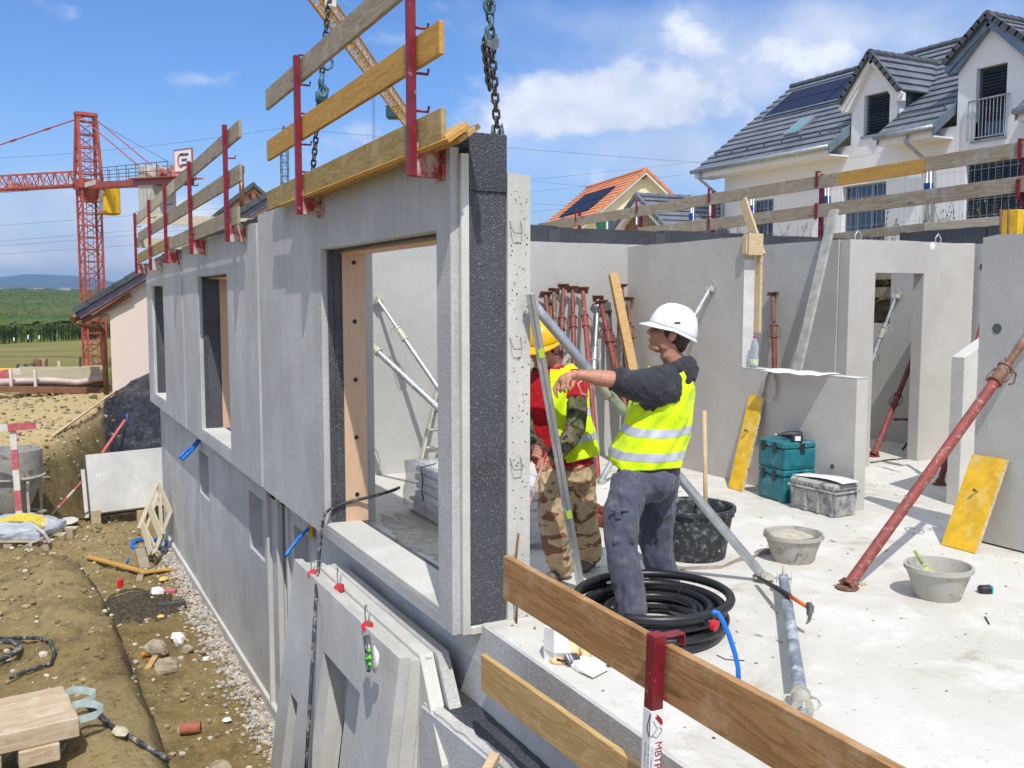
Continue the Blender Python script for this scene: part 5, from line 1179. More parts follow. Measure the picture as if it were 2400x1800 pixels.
# dormer walls carry on above the eaves
def dormer(y0, y1, yp, zw, zp, win, lab):
    m_ = MB(); m_.slab(HX-.004, HX+.3, (y0, y1), (5.6 if win[2] < 6.3 else 6.0, zw), [(win[0], win[1], win[2], win[3])]); obj('dormer_wall', m_, M['render'], hs)
    m_ = MB(); m_.prism([(HX-.004, y0, zw), (HX-.004, y1, zw), (HX-.004, yp, zp)], (.3, 0, 0)); obj('dormer_gable', m_, M['render'], hs)
    m_ = MB(); xb = EX+(zw-zE)/TP
    for y in (y0+.01, y1-.09): m_.prism([(HX+.297, y, 6.0), (HX+.297, y, zw), (xb+.4, y, zw)], (0, .08, 0))
    obj('dormer_cheek', m_, M['zinc'], hs)
    pt = (zp-zw)/(yp-y0); ov = .26; zpk = zp+.14
    xr = EX+(zpk-zE)/TP+.3
    m_ = MB()
    for s_ in (-1, 1):
        ye = (y0 if s_ < 0 else y1)+s_*ov; ze = zpk-abs(ye-yp)*pt
        xe = EX+(ze-zE)/TP+.1
        A = Vector((HX-.22, ye, ze)); D_ = Vector((HX-.22, yp, zpk)); B = Vector((xe, ye, ze)); C_ = Vector((xr, yp, zpk))
        roof_plane(m_, A, B, C_, D_, .30)
    obj('dormer_roof', m_, M['tile'], hs)
    m_ = MB()
    for i in range(11): x = HX-.27+i*(xr-HX+.27)/11; m_.tube((x, yp, zpk+.01), (x+.36, yp, zpk+.0), .115, .10, n=10)
    for s_ in (-1, 1):
        ye = (y0 if s_ < 0 else y1)+s_*ov; ze = zpk-abs(ye-yp)*pt
        for i in range(7): a = i/7; b = (i+1.15)/7; m_.bar((HX-.27, yp+(ye-yp)*a, zpk+(ze-zpk)*a+.03), (HX-.27, yp+(ye-yp)*min(b, 1), zpk+(ze-zpk)*min(b, 1)+.01), .14, .10, up=(1, 0, 0))
    obj('ridge_tiles', m_, M['tiledark'], hs)
    m_ = MB()
    for s_ in (-1, 1):
        ye = (y0 if s_ < 0 else y1)+s_*ov; ze = zpk-abs(ye-yp)*pt
        m_.bar((HX-.18, yp, zpk-.16), (HX-.18, ye, ze-.16), .05, .20, up=(1, 0, 0) if 0 else (0, 0, 1)); m_.prism([(HX-.16, yp, zpk-.06), (HX-.16, ye, ze-.06), (HX-.16, ye, ze-.26), (HX-.16, y0 if s_ < 0 else y1, ze-.26), (HX-.16, yp, zpk-.26)], (.155, 0, 0))
    obj('bargeboard', m_, M['fascia'] if win[2] > 6.3 else M['zinc'], hs)
def sash(win, blind, parent=hs, rail=False, x=HX, frame=None, fw=.06, mull=()):
    y0, y1, z0, z1 = win
    f = MB()
    for a, b, c, d in ((y0, y0+fw, z0, z1), (y1-fw, y1, z0, z1), (y0+fw, y1-fw, z0, z0+fw), (y0+fw, y1-fw, z1-fw, z1)): f.box((x+.16, a, c), (x+.22, b, d))
    for mu in mull: f.box((x+.165, mu-.045, z0+fw), (x+.215, mu+.045, z1-fw))
    fo = obj('window', f, frame or M['zinc'], parent)
    g_ = MB(); g_.box((x+.19, y0+fw, z0+fw), (x+.20, y1-fw, z1-fw)); obj('pane', g_, M['glass'], fo)
    if blind:
        b_ = MB(); k = int((z1-z0)/.085*blind)
        for i in range(k): z = z1-.03-i*.085; b_.obox((x+.12, (y0+y1)/2, z), (.035, 0, .022), (0, (y1-y0)/2-.02, 0), (.001, 0, .004))
        obj('blind', b_, M['blind'], fo)
    s_ = MB(); s_.box((x-.05, y0-.08, z0-.06), (x+.159, y1+.08, z0-.0)); obj('sill', s_, M['gutter'], fo)
    return fo
dormer(19.29, 20.95, 20.12, 7.72, 8.66, w1, 'one'); dormer(15.2, 17.36, 16.42, 7.80, 8.76, w2, 'two')
sash(w1, 1.0); fo = sash(w2, .78)
m_ = MB()
for i in range(10): y = 15.95+i*.1; m_.tube((HX-.08, y, 5.93), (HX-.08, y, 6.88), .012, n=5)
m_.tube((HX-.08, 15.87, 6.9), (HX-.08, 16.97, 6.9), .022, n=6); m_.tube((HX-.08, 15.87, 5.95), (HX-.08, 16.97, 5.95), .015, n=6)
for y in (15.87, 16.97): m_.tube((HX-.08, y, 5.9), (HX-.08, y, 6.9), .018, n=6); m_.tube((HX-.08, y, 6.9), (HX+.05, y, 6.9), .018, n=6)
obj('french_balcony', m_, M['gutter'], hs)
sash(fd[0], 0, mull=(20.2, 20.75)); sash(fd[1], 0, mull=(24.6,)); sash(fd[2], .95, mull=(15.4, 16.2))
# main roof in sections between the dormers
def mainroof(y0, y1, ze, x_e):
    m_ = MB(); roof_plane(m_, (x_e, y1, ze), (x_e, y0, ze), (RXX, y0, zR), (RXX, y1, zR), .345); return m_
def xat(z): return EX+(z-zE)/TP
m_ = mainroof(21.02, YL, zE, EX); obj('roof', m_, M['tile'], hs)
m_ = MB(); z_ = 7.6; roof_plane(m_, (xat(z_), 21.03, z_), (xat(z_), 19.25, z_), (RXX, 19.25, zR), (RXX, 21.03, zR), .345); obj('roof', m_, M['tile'], hs); m_ = MB(); z_ = 7.8; roof_plane(m_, (xat(z_), 17.46, z_), (xat(z_), 15.1, z_), (RXX, 15.1, zR), (RXX, 17.46, zR), .345); obj('roof', m_, M['tile'], hs)
m_ = mainroof(17.45, 19.25, zE+.02, EX); obj('roof', m_, M['tile'], hs)
m_ = mainroof(YR, 15.12, zE+.02, EX); obj('roof', m_, M['tile'], hs)
m_ = MB(); roof_plane(m_, (HX+9.2, YR, 6.2), (HX+9.2, YL, 6.2), (RXX, YL, zR), (RXX, YR, zR), .5); obj('rear_roof', m_, M['tile'], hs)
m_ = MB()
for i in range(44): y = YL+.02-i*.43; m_.tube((RXX, y, zR+.03), (RXX, y-.48, zR+.02), .115, .10, n=8)
obj('ridge_tiles', m_, M['tiledark'], hs)
m_ = MB()
for (a, b) in ((21.04, YL), (17.46, 19.24), (YR, 15.10)):
    m_.box((EX+.03, a, zE-.26), (EX+.06, b, zE-.02)); m_.box((EX+.061, a, zE-.26), (HX-.005, b, zE-.22))
m_.prism([(EX+.06, YL-.02, zE-.26), (EX+.06, YL-.02, zE-.03), (RXX, YL-.02, zR-.03), (RXX, YL-.02, zR-.26)], (0, .03, 0)); obj('eaves_board', m_, M['fascia'], hs)
for y in (21.02, 19.24, 17.44, 15.12): m_ = MB(); m_.prism([(EX-.02, y-.015, zE-.24), (EX-.02, y-.015, zE+.06), (HX+1.0, y-.015, zE+.06+1.8*TP), (HX+1.0, y-.015, zE-.24+1.8*TP)], (0, .03, 0)); obj('side_flashing', m_, M['zinc'], hs)
m_ = MB()
for (a, b) in ((21.0, YL+.1), (17.4, 19.3), (YR, 15.15)): m_.tube((EX-.06, a, zE-.03), (EX-.06, b, zE-.03), .075, n=10)
obj('gutter', m_, M['gutter'], hs, smooth=True)
for yy, za_ in ((26.95, 0), (18.25, 0)):
    m_ = MB(); y2 = yy-.30; m_.path([(EX-.06, yy, zE-.08), (EX-.05, yy, zE-.3), (HX-.10, y2, zE-.95), (HX-.07, y2, zE-1.2), (HX-.07, y2, GZ-.5)], .05, 10); obj('downpipe', m_, M['gutter'], hs, smooth=True)
nr = Vector((-TP, 0, 1)).normalized(); pr = Vector((EX, 20, zE+.02))+nr*.07
def onroof(u, v, e=0): return UPl(u, v, pr+nr*e, nr)
A, B, C_, D_ = onroof(1788, 276), onroof(1975, 233), onroof(2012, 172), onroof(1854, 217)
B = Vector((A.x, 20.95, A.z)); D_ = Vector((xat(A.z)*0+D_.x, A.y, D_.z)); C_ = Vector((D_.x, B.y, D_.z))
for i in range(2):
    for j in range(2):
        a0_, a1_, b0_, b1_ = i/2+.006, (i+1)/2-.006, j/2+.012, (j+1)/2-.012
        def pt_(a, b): return (A.lerp(B, a)).lerp(D_.lerp(C_, a), b)
        m_ = MB(); m_.prism([pt_(a0_, b0_), pt_(a1_, b0_), pt_(a1_, b1_), pt_(a0_, b1_)], nr*.03); obj('solar_panel', m_, M['solar'], hs)
m_ = MB(); 
for e0, e1 in ((A, B), (B, C_), (C_, D_), (D_, A)): m_.bar(e0, e1, .10, .05, up=nr)
obj('panel_surround', m_, M['zinc'], hs)
sk = [onroof(1897, 285), onroof(1935, 277), onroof(1957, 250), onroof(1925, 256)]
m_ = MB(); c_ = sum(sk, Vector())/4; a_ = Vector((0, .30, 0)); b_ = Vector((1, 0, TP)).normalized()*.42; c_ = c_+Vector((-.45, .55, -.45*TP))
for q_, h_ in (((-1, -1), (1, -1)), ((1, -1), (1, 1)), ((1, 1), (-1, 1)), ((-1, 1), (-1, -1))): m_.bar(c_+a_*q_[0]+b_*q_[1], c_+a_*h_[0]+b_*h_[1], .07, .09, up=nr)
sw = obj('skylight', m_, M['gutter'], hs); m_ = MB(); c_ = c_+nr*.02; m_.prism([c_-a_*.92-b_*.92, c_+a_*.92-b_*.92, c_+a_*.92+b_*.92, c_-a_*.92+b_*.92], nr*.03); obj('pane', m_, glassmat('skylight_glass', (.06, .22, .26)), sw)
m_ = MB()
for (a, b) in ((21.2, 26.9), (17.6, 19.1)):
    for zq in (.06, .14): p_ = Vector((EX, 0, zE))+Vector((1, 0, TP)).normalized()*.75; m_.tube((p_.x, a, p_.z+zq), (p_.x, b, p_.z+zq), .012, n=5)
    k = int((b-a)/.8)
    for i in range(k+1): y = a+(b-a)*i/k; p_ = Vector((EX, 0, zE))+Vector((1, 0, TP)).normalized()*.75; m_.bar((p_.x, y, p_.z), (p_.x+.02, y, p_.z+.2), .03, .05)
obj('snow_guard', m_, M['wire'], hs)
# generic gabled house in its own frame
def gabled(name, label, peak, yaw, half, length, pitch, wall, tile, wallh, course=.34, ov=.5, back=True, verge=None, extra=None):
    peak = Vector(peak); rd = Vector((math.sin(yaw), math.cos(yaw), 0)); sd = Vector((rd.y, -rd.x, 0)); k = math.tan(pitch)
    t = thing(name, label, 'house', (peak.x, peak.y, peak.z-half*k-wallh))
    def P_(s, r, z): return peak+sd*s+rd*r+Vector((0, 0, z))
    zb_ = -half*k-wallh
    m_ = MB(); m_.prism([P_(-half, 0, zb_), P_(half, 0, zb_), P_(half, 0, -half*k-.12), P_(0, 0, -.12), P_(-half, 0, -half*k-.12)], rd*length); obj('walls', m_, wall, t)
    for s in (-1, 1):
        m_ = MB(); e = half+ov; roof_plane(m_, P_(s*e, -ov, -e*k), P_(s*e, length+ov, -e*k), P_(0, length+ov, 0), P_(0, -ov, 0), course); obj('roof', m_, tile, t)
        m_ = MB(); m_.prism([P_(0, -ov+.02, -.04), P_(s*e, -ov+.02, -e*k-.04), P_(s*e, -ov+.02, -e*k-.24), P_(0, -ov+.02, -.26)], rd*.04)
        m_.prism([P_(0, -ov+.061, -.10), P_(s*(e-.02), -ov+.061, -e*k-.10), P_(s*(e-.02), -ov+.061, -e*k-.14), P_(0, -ov+.061, -.14)], rd*(ov-.07)); obj('bargeboard', m_, verge or M['fascia'], t)
    m_ = MB(); n_ = int(length/.4)
    for i in range(n_): m_.tube(P_(0, -ov-.02+i*(length+2*ov)/n_, .03), P_(0, -ov+.05+(i+1)*(length+2*ov)/n_, .02), .12, .10, n=8)
    for s in (-1, 1):
        for i in range(10): a = i/10; b = (i+1.1)/10; m_.bar(P_(s*(half+ov)*a, -ov-.03, -(half+ov)*a*k+.05), P_(s*(half+ov)*b, -ov-.03, -(half+ov)*b*k+.03), .14, .10, up=rd)
    obj('ridge_tiles', m_, tile, t)
    return t, P_, k
# orange roofed house
Dd = 58.0; pk = J(1507, 400, Dd)
oh, OP, ok = gabled('orange_roof_house', 'cream house with bright orange tiled roof and solar panels beyond the wall', pk, R(11), 4.2, 9.2, R(39.5), M['cream'], M['tileor'], 3.2)
def orf(s, r, e=.10): return OP(-s, r, -s*ok+e)
for i in range(3):
    for j in range(2):
        r0, r1 = 1.75+i*1.85, 1.75+(i+1)*1.85-.06; s0, s1 = 1.05+j*.95, 1.05+(j+1)*.95-.06
        m_ = MB(); m_.prism([orf(s0, r0), orf(s1, r0), orf(s1, r1), orf(s0, r1)], (0, 0, .03)); obj('solar_panel', m_, M['solar'], oh)
m_ = MB(); m_.bar(OP(0, -.4, -.38), OP(0, .2, -.38), .16, .26); obj('ridge_beam', m_, M['soffit'], oh)
m_ = MB(); m_.prism([orf(3.1, 5.6, .1), orf(3.5, 5.6, .1), orf(3.5, 6.1, .1), orf(3.1, 6.1, .1)], (0, 0, .04)); obj('skylight', m_, M['glass'], oh)
nf = -Vector((math.sin(R(11)), math.cos(R(11)), 0))
for (ua, ub, mt, nm) in ((1398, 1420, 'green', 'shutter'), (1422, 1462, 'white', 'window'), (1468, 1490, 'green', 'shutter')):
    o_ = pk+nf*.02; a = UPl(ua, 512, o_, nf); b = UPl(ub, 548, o_, nf); c_ = (a+b)/2; hx = Vector((b.x-a.x, b.y-a.y, 0))/2; hz = abs(a.z-b.z)/2+.15
    m_ = MB(); m_.obox(c_, hx, nf*.03, (0, 0, hz)); w_ = obj(nm, m_, M[mt], oh)
    if nm == 'window':
        for s in (-.5, .5): m2 = MB(); m2.obox(c_+hx*s+nf*.032, hx*.36, nf*.01, (0, 0, hz-.06)); obj('pane', m2, M['glass'], w_)
# garage with grey roof in front of it
Dg = 34.0; pk = J(1512, 461, Dg)
gh, GP, gk = gabled('garage', 'small garage with grey tiled roof and brown slatted gable between the two houses', pk, R(90+3), 1.7, 9.5, R(33), M['render'], M['tile'], 2.6, course=.33, ov=.35)
m_ = MB(); m_.prism([GP(-1.3, -.02, -1.25), GP(1.3, -.02, -1.25), GP(1.3, -.02, -.98), GP(0, -.02, -.3), GP(-1.3, -.02, -.98)], Vector((-.02, 0, 0))); obj('slatted_gable', m_, M['slats'], gh)
q = J(1668, 500, 33); m_ = MB(); m_.tube(q+Vector((0, 0, -.7)), q+Vector((0, 0, .55)), .10, n=10); obj('flue', m_, M['rwwhite'], gh, smooth=True)
# pink house at the left behind the far corner
py = 30.0; ev = U(178, 734, 'y', py-.7); sl_ = (U(334, 640, 'y', py-.7).z-ev.z)/(U(334, 640, 'y', py-.7).x-ev.x)
zwl = U(253, 700, 'y', py)
t = thing('pink_house', 'pale pink rendered house with brown eaves and copper downpipe at the far corner', 'house', (zwl.x+4, py, -1.3))
xw = zwl.x; half = 4.6; pkx = xw+half; zpk = ev.z+(pkx-ev.x)*sl_
wy = py-.42; m_ = MB(); m_.prism([(xw, wy, -1.8), (xw+2*half, wy, -1.8), (xw+2*half, wy, zpk-half*sl_-.15), (pkx, wy, zpk-.15), (xw, wy, ev.z+(xw-ev.x)*sl_-.15)], (1.3, 8, 0)); obj('walls', m_, M['pink'], t)
m_ = MB()
n_ = 11
for s in (-1, 1):
    xe = pkx+s*(pkx-ev.x); roof_plane(m_, (xe, py-.7, ev.z), (xe+1.4, py+8.5, ev.z), (pkx+1.4, py+8.5, zpk), (pkx, py-.7, zpk), .42)
obj('roof', m_, M['tiledark'], t)
m_ = MB()
L = Vector((pkx-ev.x, 0, zpk-ev.z)); dn = L.normalized(); up_ = Vector((-dn.z, 0, dn.x)); n_ = int(L.length/.40)
for i in range(n_): a = ev+dn*(L.length*i/n_)+up_*.10; b = ev+dn*(L.length*(i+1.04)/n_)+up_*.075; a.y = b.y = py-.76; m_.bar(a+Vector((0, .0, 0)), b, .20, .15, up=up_)
obj('verge_tiles', m_, M['tiledark'], t)
m_ = MB(); a = ev-up_*.10; b = a+L; a.y = b.y = py-.72; m_.bar(a, b, .03, .17, up=up_); obj('fascia', m_, M['lilac'], t)
m_ = MB(); a = ev-up_*.12; 
m_.prism([Vector((a.x+.1, py-.70, a.z+.02)), Vector((a.x+L.x, py-.70, a.z+L.z)), Vector((a.x+L.x, py-.70, a.z+L.z-.10)), Vector((a.x+1.35, py-.70, a.z+1.35*sl_-.15)), Vector((a.x+.40, py-.70, a.z+.40*sl_-.20))], (0, .27, 0))
m_.bar(Vector((ev.x+.12, py-.52, ev.z-.18)), Vector((ev.x+1.45, py-.52, ev.z+.52)), .14, .26, up=up_); obj('eaves_boarding', m_, M['soffit'], t)
q = U(745, 700, 'y', py-.3) if 0 else U(268, 713, 'y', py-.25); m_ = MB(); m_.box(q+Vector((-.13, -.3, -.06)), q+Vector((.13, .25, .18))); obj('purlin_end', m_, M['pink'], t)
m_ = MB(); gq = U(174, 744, 'y', py-.8); m_.lathe(gq+Vector((0, 0, -.10)), [(.03, -.08), (.10, .0), (.13, .10), (.15, .11)], 14); m_.tube(gq, gq+Vector((1.4, 8, 0)), .10, n=8)
pp_ = [gq+Vector((0, 0, -.1)), U(186, 760, 'y', py-.8), U(205, 765, 'y', py-.7), U(232, 768, 'y', py-.35), U(241, 775, 'y', py-.2), U(243, 800, 'y', py-.15), U(250, 925, 'y', py-.15)]
m_.path(pp_, .075, 10); obj('downpipe', m_, M['copper'], t, smooth=True)
m_ = MB(); q = U(298, 872, 'y', py-.1); m_.ell(q, .07, n=10, m=8); m_.tube(q, U(302, 885, 'y', py-.1), .03); obj('outside_tap', m_, M['white'], t, smooth=True)
m_ = MB(); q = U(234, 688, 'y', py-.5); m_.prism([q+Vector((-.1, 0, -.15)), q+Vector((.2, 0, -.05)), q+Vector((.22, 0, .0)), q+Vector((0, 0, .03)), q+Vector((-.07, 0, .22))], (0, .06, 0)); obj('roof_hook', m_, M['wire'], t)
# second gable with copper flue
t, GP2, k2 = gabled('brown_gable_house', 'house gable with brown timber eaves and copper flue behind the far guard rail', J(590, 437, 46), R(4), 3.4, 8, R(40), M['pink'], M['tiledark'], 5.0, course=.4, ov=.55, verge=M['soffit'])
m_ = MB(); m_.bar(GP2(0, -.5, -.42), GP2(0, .1, -.42), .2, .42); obj('ridge_beam', m_, M['soffit'], t)
q = J(566, 425, 44); m_ = MB(); m_.tube(q+Vector((0, 0, -1.5)), q+Vector((0, 0, .35)), .115, n=12)
for i in range(5): m_.lathe(q+Vector((0, 0, .38+i*.07)), [(.13, 0), (.17, .02), (.13, .04)], 12)
obj('flue', m_, M['copper'], t, smooth=True)
# weeds on the bank
m_ = MB(); rnd = random.Random(9)
for i in range(240):
    cl_ = rnd.choice([(16.5, 1.3), (12.6, .7), (9.2, 1.0), (8.2, .9), (20, 2.5), (14, 1)]); y = rnd.gauss(cl_[0], cl_[1]*.6); x = rnd.uniform(10.9, 12.4); b0 = Vector((x, y, g(x, y)-.05)); h = rnd.uniform(.2, .85)*(1 if y < 11 else .8)
    tip = b0+Vector((rnd.uniform(-.2, .2), rnd.uniform(-.2, .2), h)); m_.tube(b0, tip, .006, .002, n=3, caps=False)
    for k in range(int(h*22)):
        f_ = rnd.uniform(.25, 1); c_ = b0.lerp(tip, f_); d_ = Vector((rnd.uniform(-1, 1), rnd.uniform(-1, 1), rnd.uniform(-.1, .8)))*.07; s_ = d_.cross(Vector((0, 0, 1))).normalized()*.012
        m_.quadadd([c_-s_, c_+s_, c_+d_], [(0, 1, 2)])
tag(obj('weeds', m_, M['weed'], loc=(11.5, 12, 2.5), kind='stuff'), 'tall dry green weeds growing on the bank behind the guard rail', 'weeds')
m_ = MB()
for (u0, v0, u1, v1) in ((2053, 643, 2088, 643), (2053, 686, 2088, 684)):
    a, b = U(u0, v0, 'x', 10.55), U(u1, v1, 'x', 10.55); m_.bar(a+Vector((0, .6, 0)), b-Vector((0, .6, 0)), .05, .14)
tag(obj('shoring_planks', m_, M['greywood']), 'grey shoring planks on the earth bank seen through the doorway', 'planks')
m_ = MB(); rnd = random.Random(3)
for j in range(14):
    for i in range(14): pass
nn_ = 24
for j in range(nn_+1):
    for i in range(nn_+1):
        y = 7.8+2.6*i/nn_; z = .9+1.75*j/nn_; m_.v.append(Vector((10.62+.25*(j/nn_)**.5*0+fbm(y*5, z*5, 2, 3)*.09+.10*j/nn_, y, z)))
for j in range(nn_):
    for i in range(nn_): a = j*(nn_+1)+i; m_.f.append([a, a+nn_+1, a+nn_+2, a+1]); m_.m.append(0)
obj('earth_bank', m_, M['bank'], kind='structure')
# ---------------------------------------------------------------- props and braces
def prop(label, foot, head, mo, mi, cf=.62, r=.03, ri=.024, plate='flat', group=None, name='steel_prop', collarm=None, hand=1, base=True, cat='prop'):
    foot, head = Vector(foot), Vector(head); d = (head-foot); L = d.length; d.normalize()
    t = thing(name, label, cat, foot, group)
    a = d.cross(Vector((0, 0, 1))).normalized(); b = d.cross(a); c = foot+d*L*cf; cm = collarm or mi
    m_ = MB(); m_.tube(foot+d*.02, c, r, n=14); obj('outer_tube', m_, mo, t, smooth=False, autosm=40)
    m_ = MB(); m_.tube(c, head-d*.01, ri, n=12); obj('inner_tube', m_, mi, t, autosm=40)
    m_ = MB(); m_.tube(c-d*.10, c-d*.085, r*1.45, n=14); m_.tube(c-d*.084, c+d*.04, r*1.22, n=14); m_.tube(c+d*.041, c+d*.056, r*1.5, n=14); obj('collar', m_, cm, t, autosm=40)
    for s_ in (-1, 1):
        m_ = MB(); m_.path([c-d*.09+a*s_*r, c-d*.085+a*s_*r*2.1, c-d*.02+a*s_*r*2.5, c+d*.03+a*s_*r*1.9, c+d*.045+a*s_*r], r*.18, 6); obj('handle', m_, cm, t, smooth=True)
    if hand:
        m_ = MB(); q = c+d*.09; m_.path([q-b*r*1.5, q+b*r*1.3, q+b*r*3.4+d*.01, q+b*r*4.2-d*.05, q+b*r*3.4-d*.09], r*.2, 6); obj('pin', m_, cm, t, smooth=True)
    if plate == 'flat':
        m_ = MB(); m_.obox(head, a*.065, b*.065, d*.004); obj('head_plate', m_, M['proprust'], t)
        if base: m_ = MB(); m_.obox(foot+d*.0, a*.065, b*.065, d*.004); obj('foot_plate', m_, M['proprust'], t)
    else:
        pf, ph = plate
        for q, n_, nm in ((foot, pf, 'foot_plate'), (head, ph, 'head_plate')):
            if n_ is None: continue
            n_ = Vector(n_); s1 = n_.cross(a).normalized() if n_.cross(a).length > .1 else n_.cross(b).normalized(); s2 = n_.cross(s1)
            m_ = MB(); m_.lathe(q, [(.075, -.004), (.075, .004)], 8, ax=n_)
            for s_ in (-1, 1):
                e = a*s_*(r+.008); m_.prism([q+e+s1*.045*0-d.cross(a)*.04+n_*.004, q+e+d.cross(a)*.04+n_*.004, q+e+d*(.055 if nm == 'foot_plate' else -.055)+d.cross(a)*.018, q+e+d*(.055 if nm == 'foot_plate' else -.055)-d.cross(a)*.018], a*s_*.006)
            m_.tube(q+n_*.0+d*(.035 if nm == 'foot_plate' else -.035)-a*(r+.02), q+d*(.035 if nm == 'foot_plate' else -.035)+a*(r+.02), .008, n=8)
            obj(nm, m_, cm, t)
    return t
G = 'props leaning against the rear wall'
def wp(uh, vh, uf, vf): return U(uf, vf, 'z', .01), U(uh, vh, 'y', 9.44)
for uh, vh, uf, vf, mo, mi, cf, lab in [
    (1278, 690, 1335, 1128, 'propred', 'propred', .80, 'rusty red prop leftmost of the bundle behind the yellow helmeted man'),
    (1298, 682, 1318, 1125, 'proprust', 'proprust', .80, 'brown rusty prop second from left in the bundle'),
    (1321, 672, 1300, 1120, 'propred', 'propred', .80, 'red prop third from left whose head plate is highest'),
    (1342, 678, 1350, 1130, 'propred', 'propred', .82, 'clean red prop fourth from left with curled handle'),
    (1366, 680, 1402, 1125, 'propmix', 'propmix', .83, 'cement splashed red prop fifth from left'),
    (1290, 716, 1322, 1135, 'proprust', 'proprust', .72, 'short dark rusty prop low in the bundle'),
    (1420, 735, 1500, 1120, 'propred', 'proprust', .82, 'red prop half hidden behind the slanting timber'),
    (1457, 669, 1478, 1080, 'proprust', 'proprust', .78, 'thin rusty prop just right of the slanting timber'),
    (1472, 700, 1500, 1085, 'proprust', 'proprust', .80, 'short rusty prop in the wall corner')]:
    f, h = wp(uh, vh, uf, vf); prop(lab, f, h, M[mo], M[mi], cf, .03, .024, group=G)
f, h = wp(1402, 700, 1376, 1115); prop('silver galvanised prop between the red props', f, h, M['galv'], M['galv'], .67, .028, .020, group=G)
f = U(1492, 1098, 'z', .01); h = U(1408, 708, 'y', 9.30); prop('thick dark red prop crossing in front of the bundle', f, h, M['propred'], M['propred'], .80, .036, .029, group=G)
f = U(1530, 1096, 'z', .01); h = U(1437, 642, 'y', 9.30)
d_ = (h-f).normalized(); m_ = MB(); m_.bar(f, h, .10, .10, up=(0.35, 1, 0)); o = obj('squared_timber', m_, M['pine'], bevel=.004); tag(o, 'square pine timber leaning against the rear wall among the props', 'timber')
# straps draped over the props
m_ = MB(); q = [U(1290, 825, 'y', 9.0), U(1310, 800, 'y', 8.98), U(1335, 800, 'y', 8.98), U(1342, 815, 'y', 8.98), U(1325, 840, 'y', 9.0), U(1312, 870, 'y', 9.0)]; m_.ribbon(q, (0, 1, .2), .05, .012); m_.ribbon([p+Vector((-.02, -.02, -.03)) for p in q], (0, 1, .3), .05, .012); tag(obj('sling', m_, M['strap']), 'cream lifting sling draped over the prop bundle', 'sling')
# single red prop and leaning plank in the second room
prop('single red prop leaning on the grey wall behind the sill', (7.60, 8.2, .01), U(1812, 688, 'x', 7.93), M['propred'], M['proprust'], .78, .030, .024)
h = U(1955, 492, 'x', 7.90); p2 = U(1866, 878, 'x', 7.35); d_ = (h-p2).normalized(); f = p2-d_*(p2.z/d_.z) if d_.z > 0 else p2
m_ = MB(); m_.bar(f, h, .12, .035, up=(1, 0, .3)); tag(obj('formwork_rail', m_, plain('dusty_grey_plank', (.40, .39, .35), .8, var=.2, sc=9), bevel=.003), 'long dusty grey plank leaning on the wall of the second room', 'plank')
a, b = U(1741, 470, 'x', 7.85), U(1776, 575, 'x', 7.75); m_ = MB(); m_.bar(a, b+(b-a)*.25, .13, .03, up=(1, 0, 0)); tag(obj('batten', m_, M['palepine'], bevel=.003), 'short pale pine board sticking up slanting above the partition wall', 'board')
# braces seen in the large window
h = U(884, 700, 'y', 9.49); c_ = Vector((3.53, 9.30, 1.525)); d_ = (c_-h).normalized()
p2 = U(1024, 905, 'y', 8.86); d_ = (p2-h).normalized(); f = h+d_*(-h.z/d_.z)
prop('upper galvanised brace fixed high on the rear wall inside the window', f, h, M['galv'], M['galv'], 1-(U(949, 776, 'y', 9.28)-h).length/(f-h).length-.0, .026, .019, plate=((0, 0, 1), (0, -1, 0)), name='galvanised_brace', collarm=M['collar'], cat='brace', group='braces seen through the large window')
p1 = U(872, 812, 'y', 8.75); p2 = U(1026, 955, 'y', 8.1); d_ = (p2-p1).normalized(); h = p1-d_*.55; f = p1+d_*(-p1.z/d_.z)
prop('lower galvanised brace crossing the window from the left reveal', f, h, M['galv'], M['galv'], 1-.55/(f-h).length, .030, .022, plate=((0, 0, 1), (0, -1, 0)), name='galvanised_brace', collarm=M['collar'], cat='brace', group='braces seen through the large window')
# brace of the hoisted panel (foot near the hammer)
f = U(1790, 1352, 'z', .03); yb = f.y+.02; h0 = U(1252, 716, 'y', 4.97); d_ = (h0-f).normalized(); h = f+d_*((2.62-f.x)/d_.x)
prop('long galvanised brace running down from the hoisted panel past the pointing worker', f, h, M['galv'], M['galv'], .70, .031, .031, plate=((0, 0, 1), (1, 0, 0)), name='galvanised_brace', collarm=M['collar'], cat='brace')
# brace lying on the slab
f = U(1836, 1352, 'z', .10); c_ = U(1878, 1640, 'z', .10); d_ = (c_-f).normalized(); L0 = (c_-f).length; h = f+d_*(L0+.9)
prop('blue grey brace lying on the slab towards the camera with a casting collar', f, h, M['galvblue'], M['galvblue'], (L0+.05)/(L0+.9), .032, .022, plate=(Vector((-d_.y, d_.x, 0)), None), name='lying_brace', collarm=M['collar'], cat='brace')
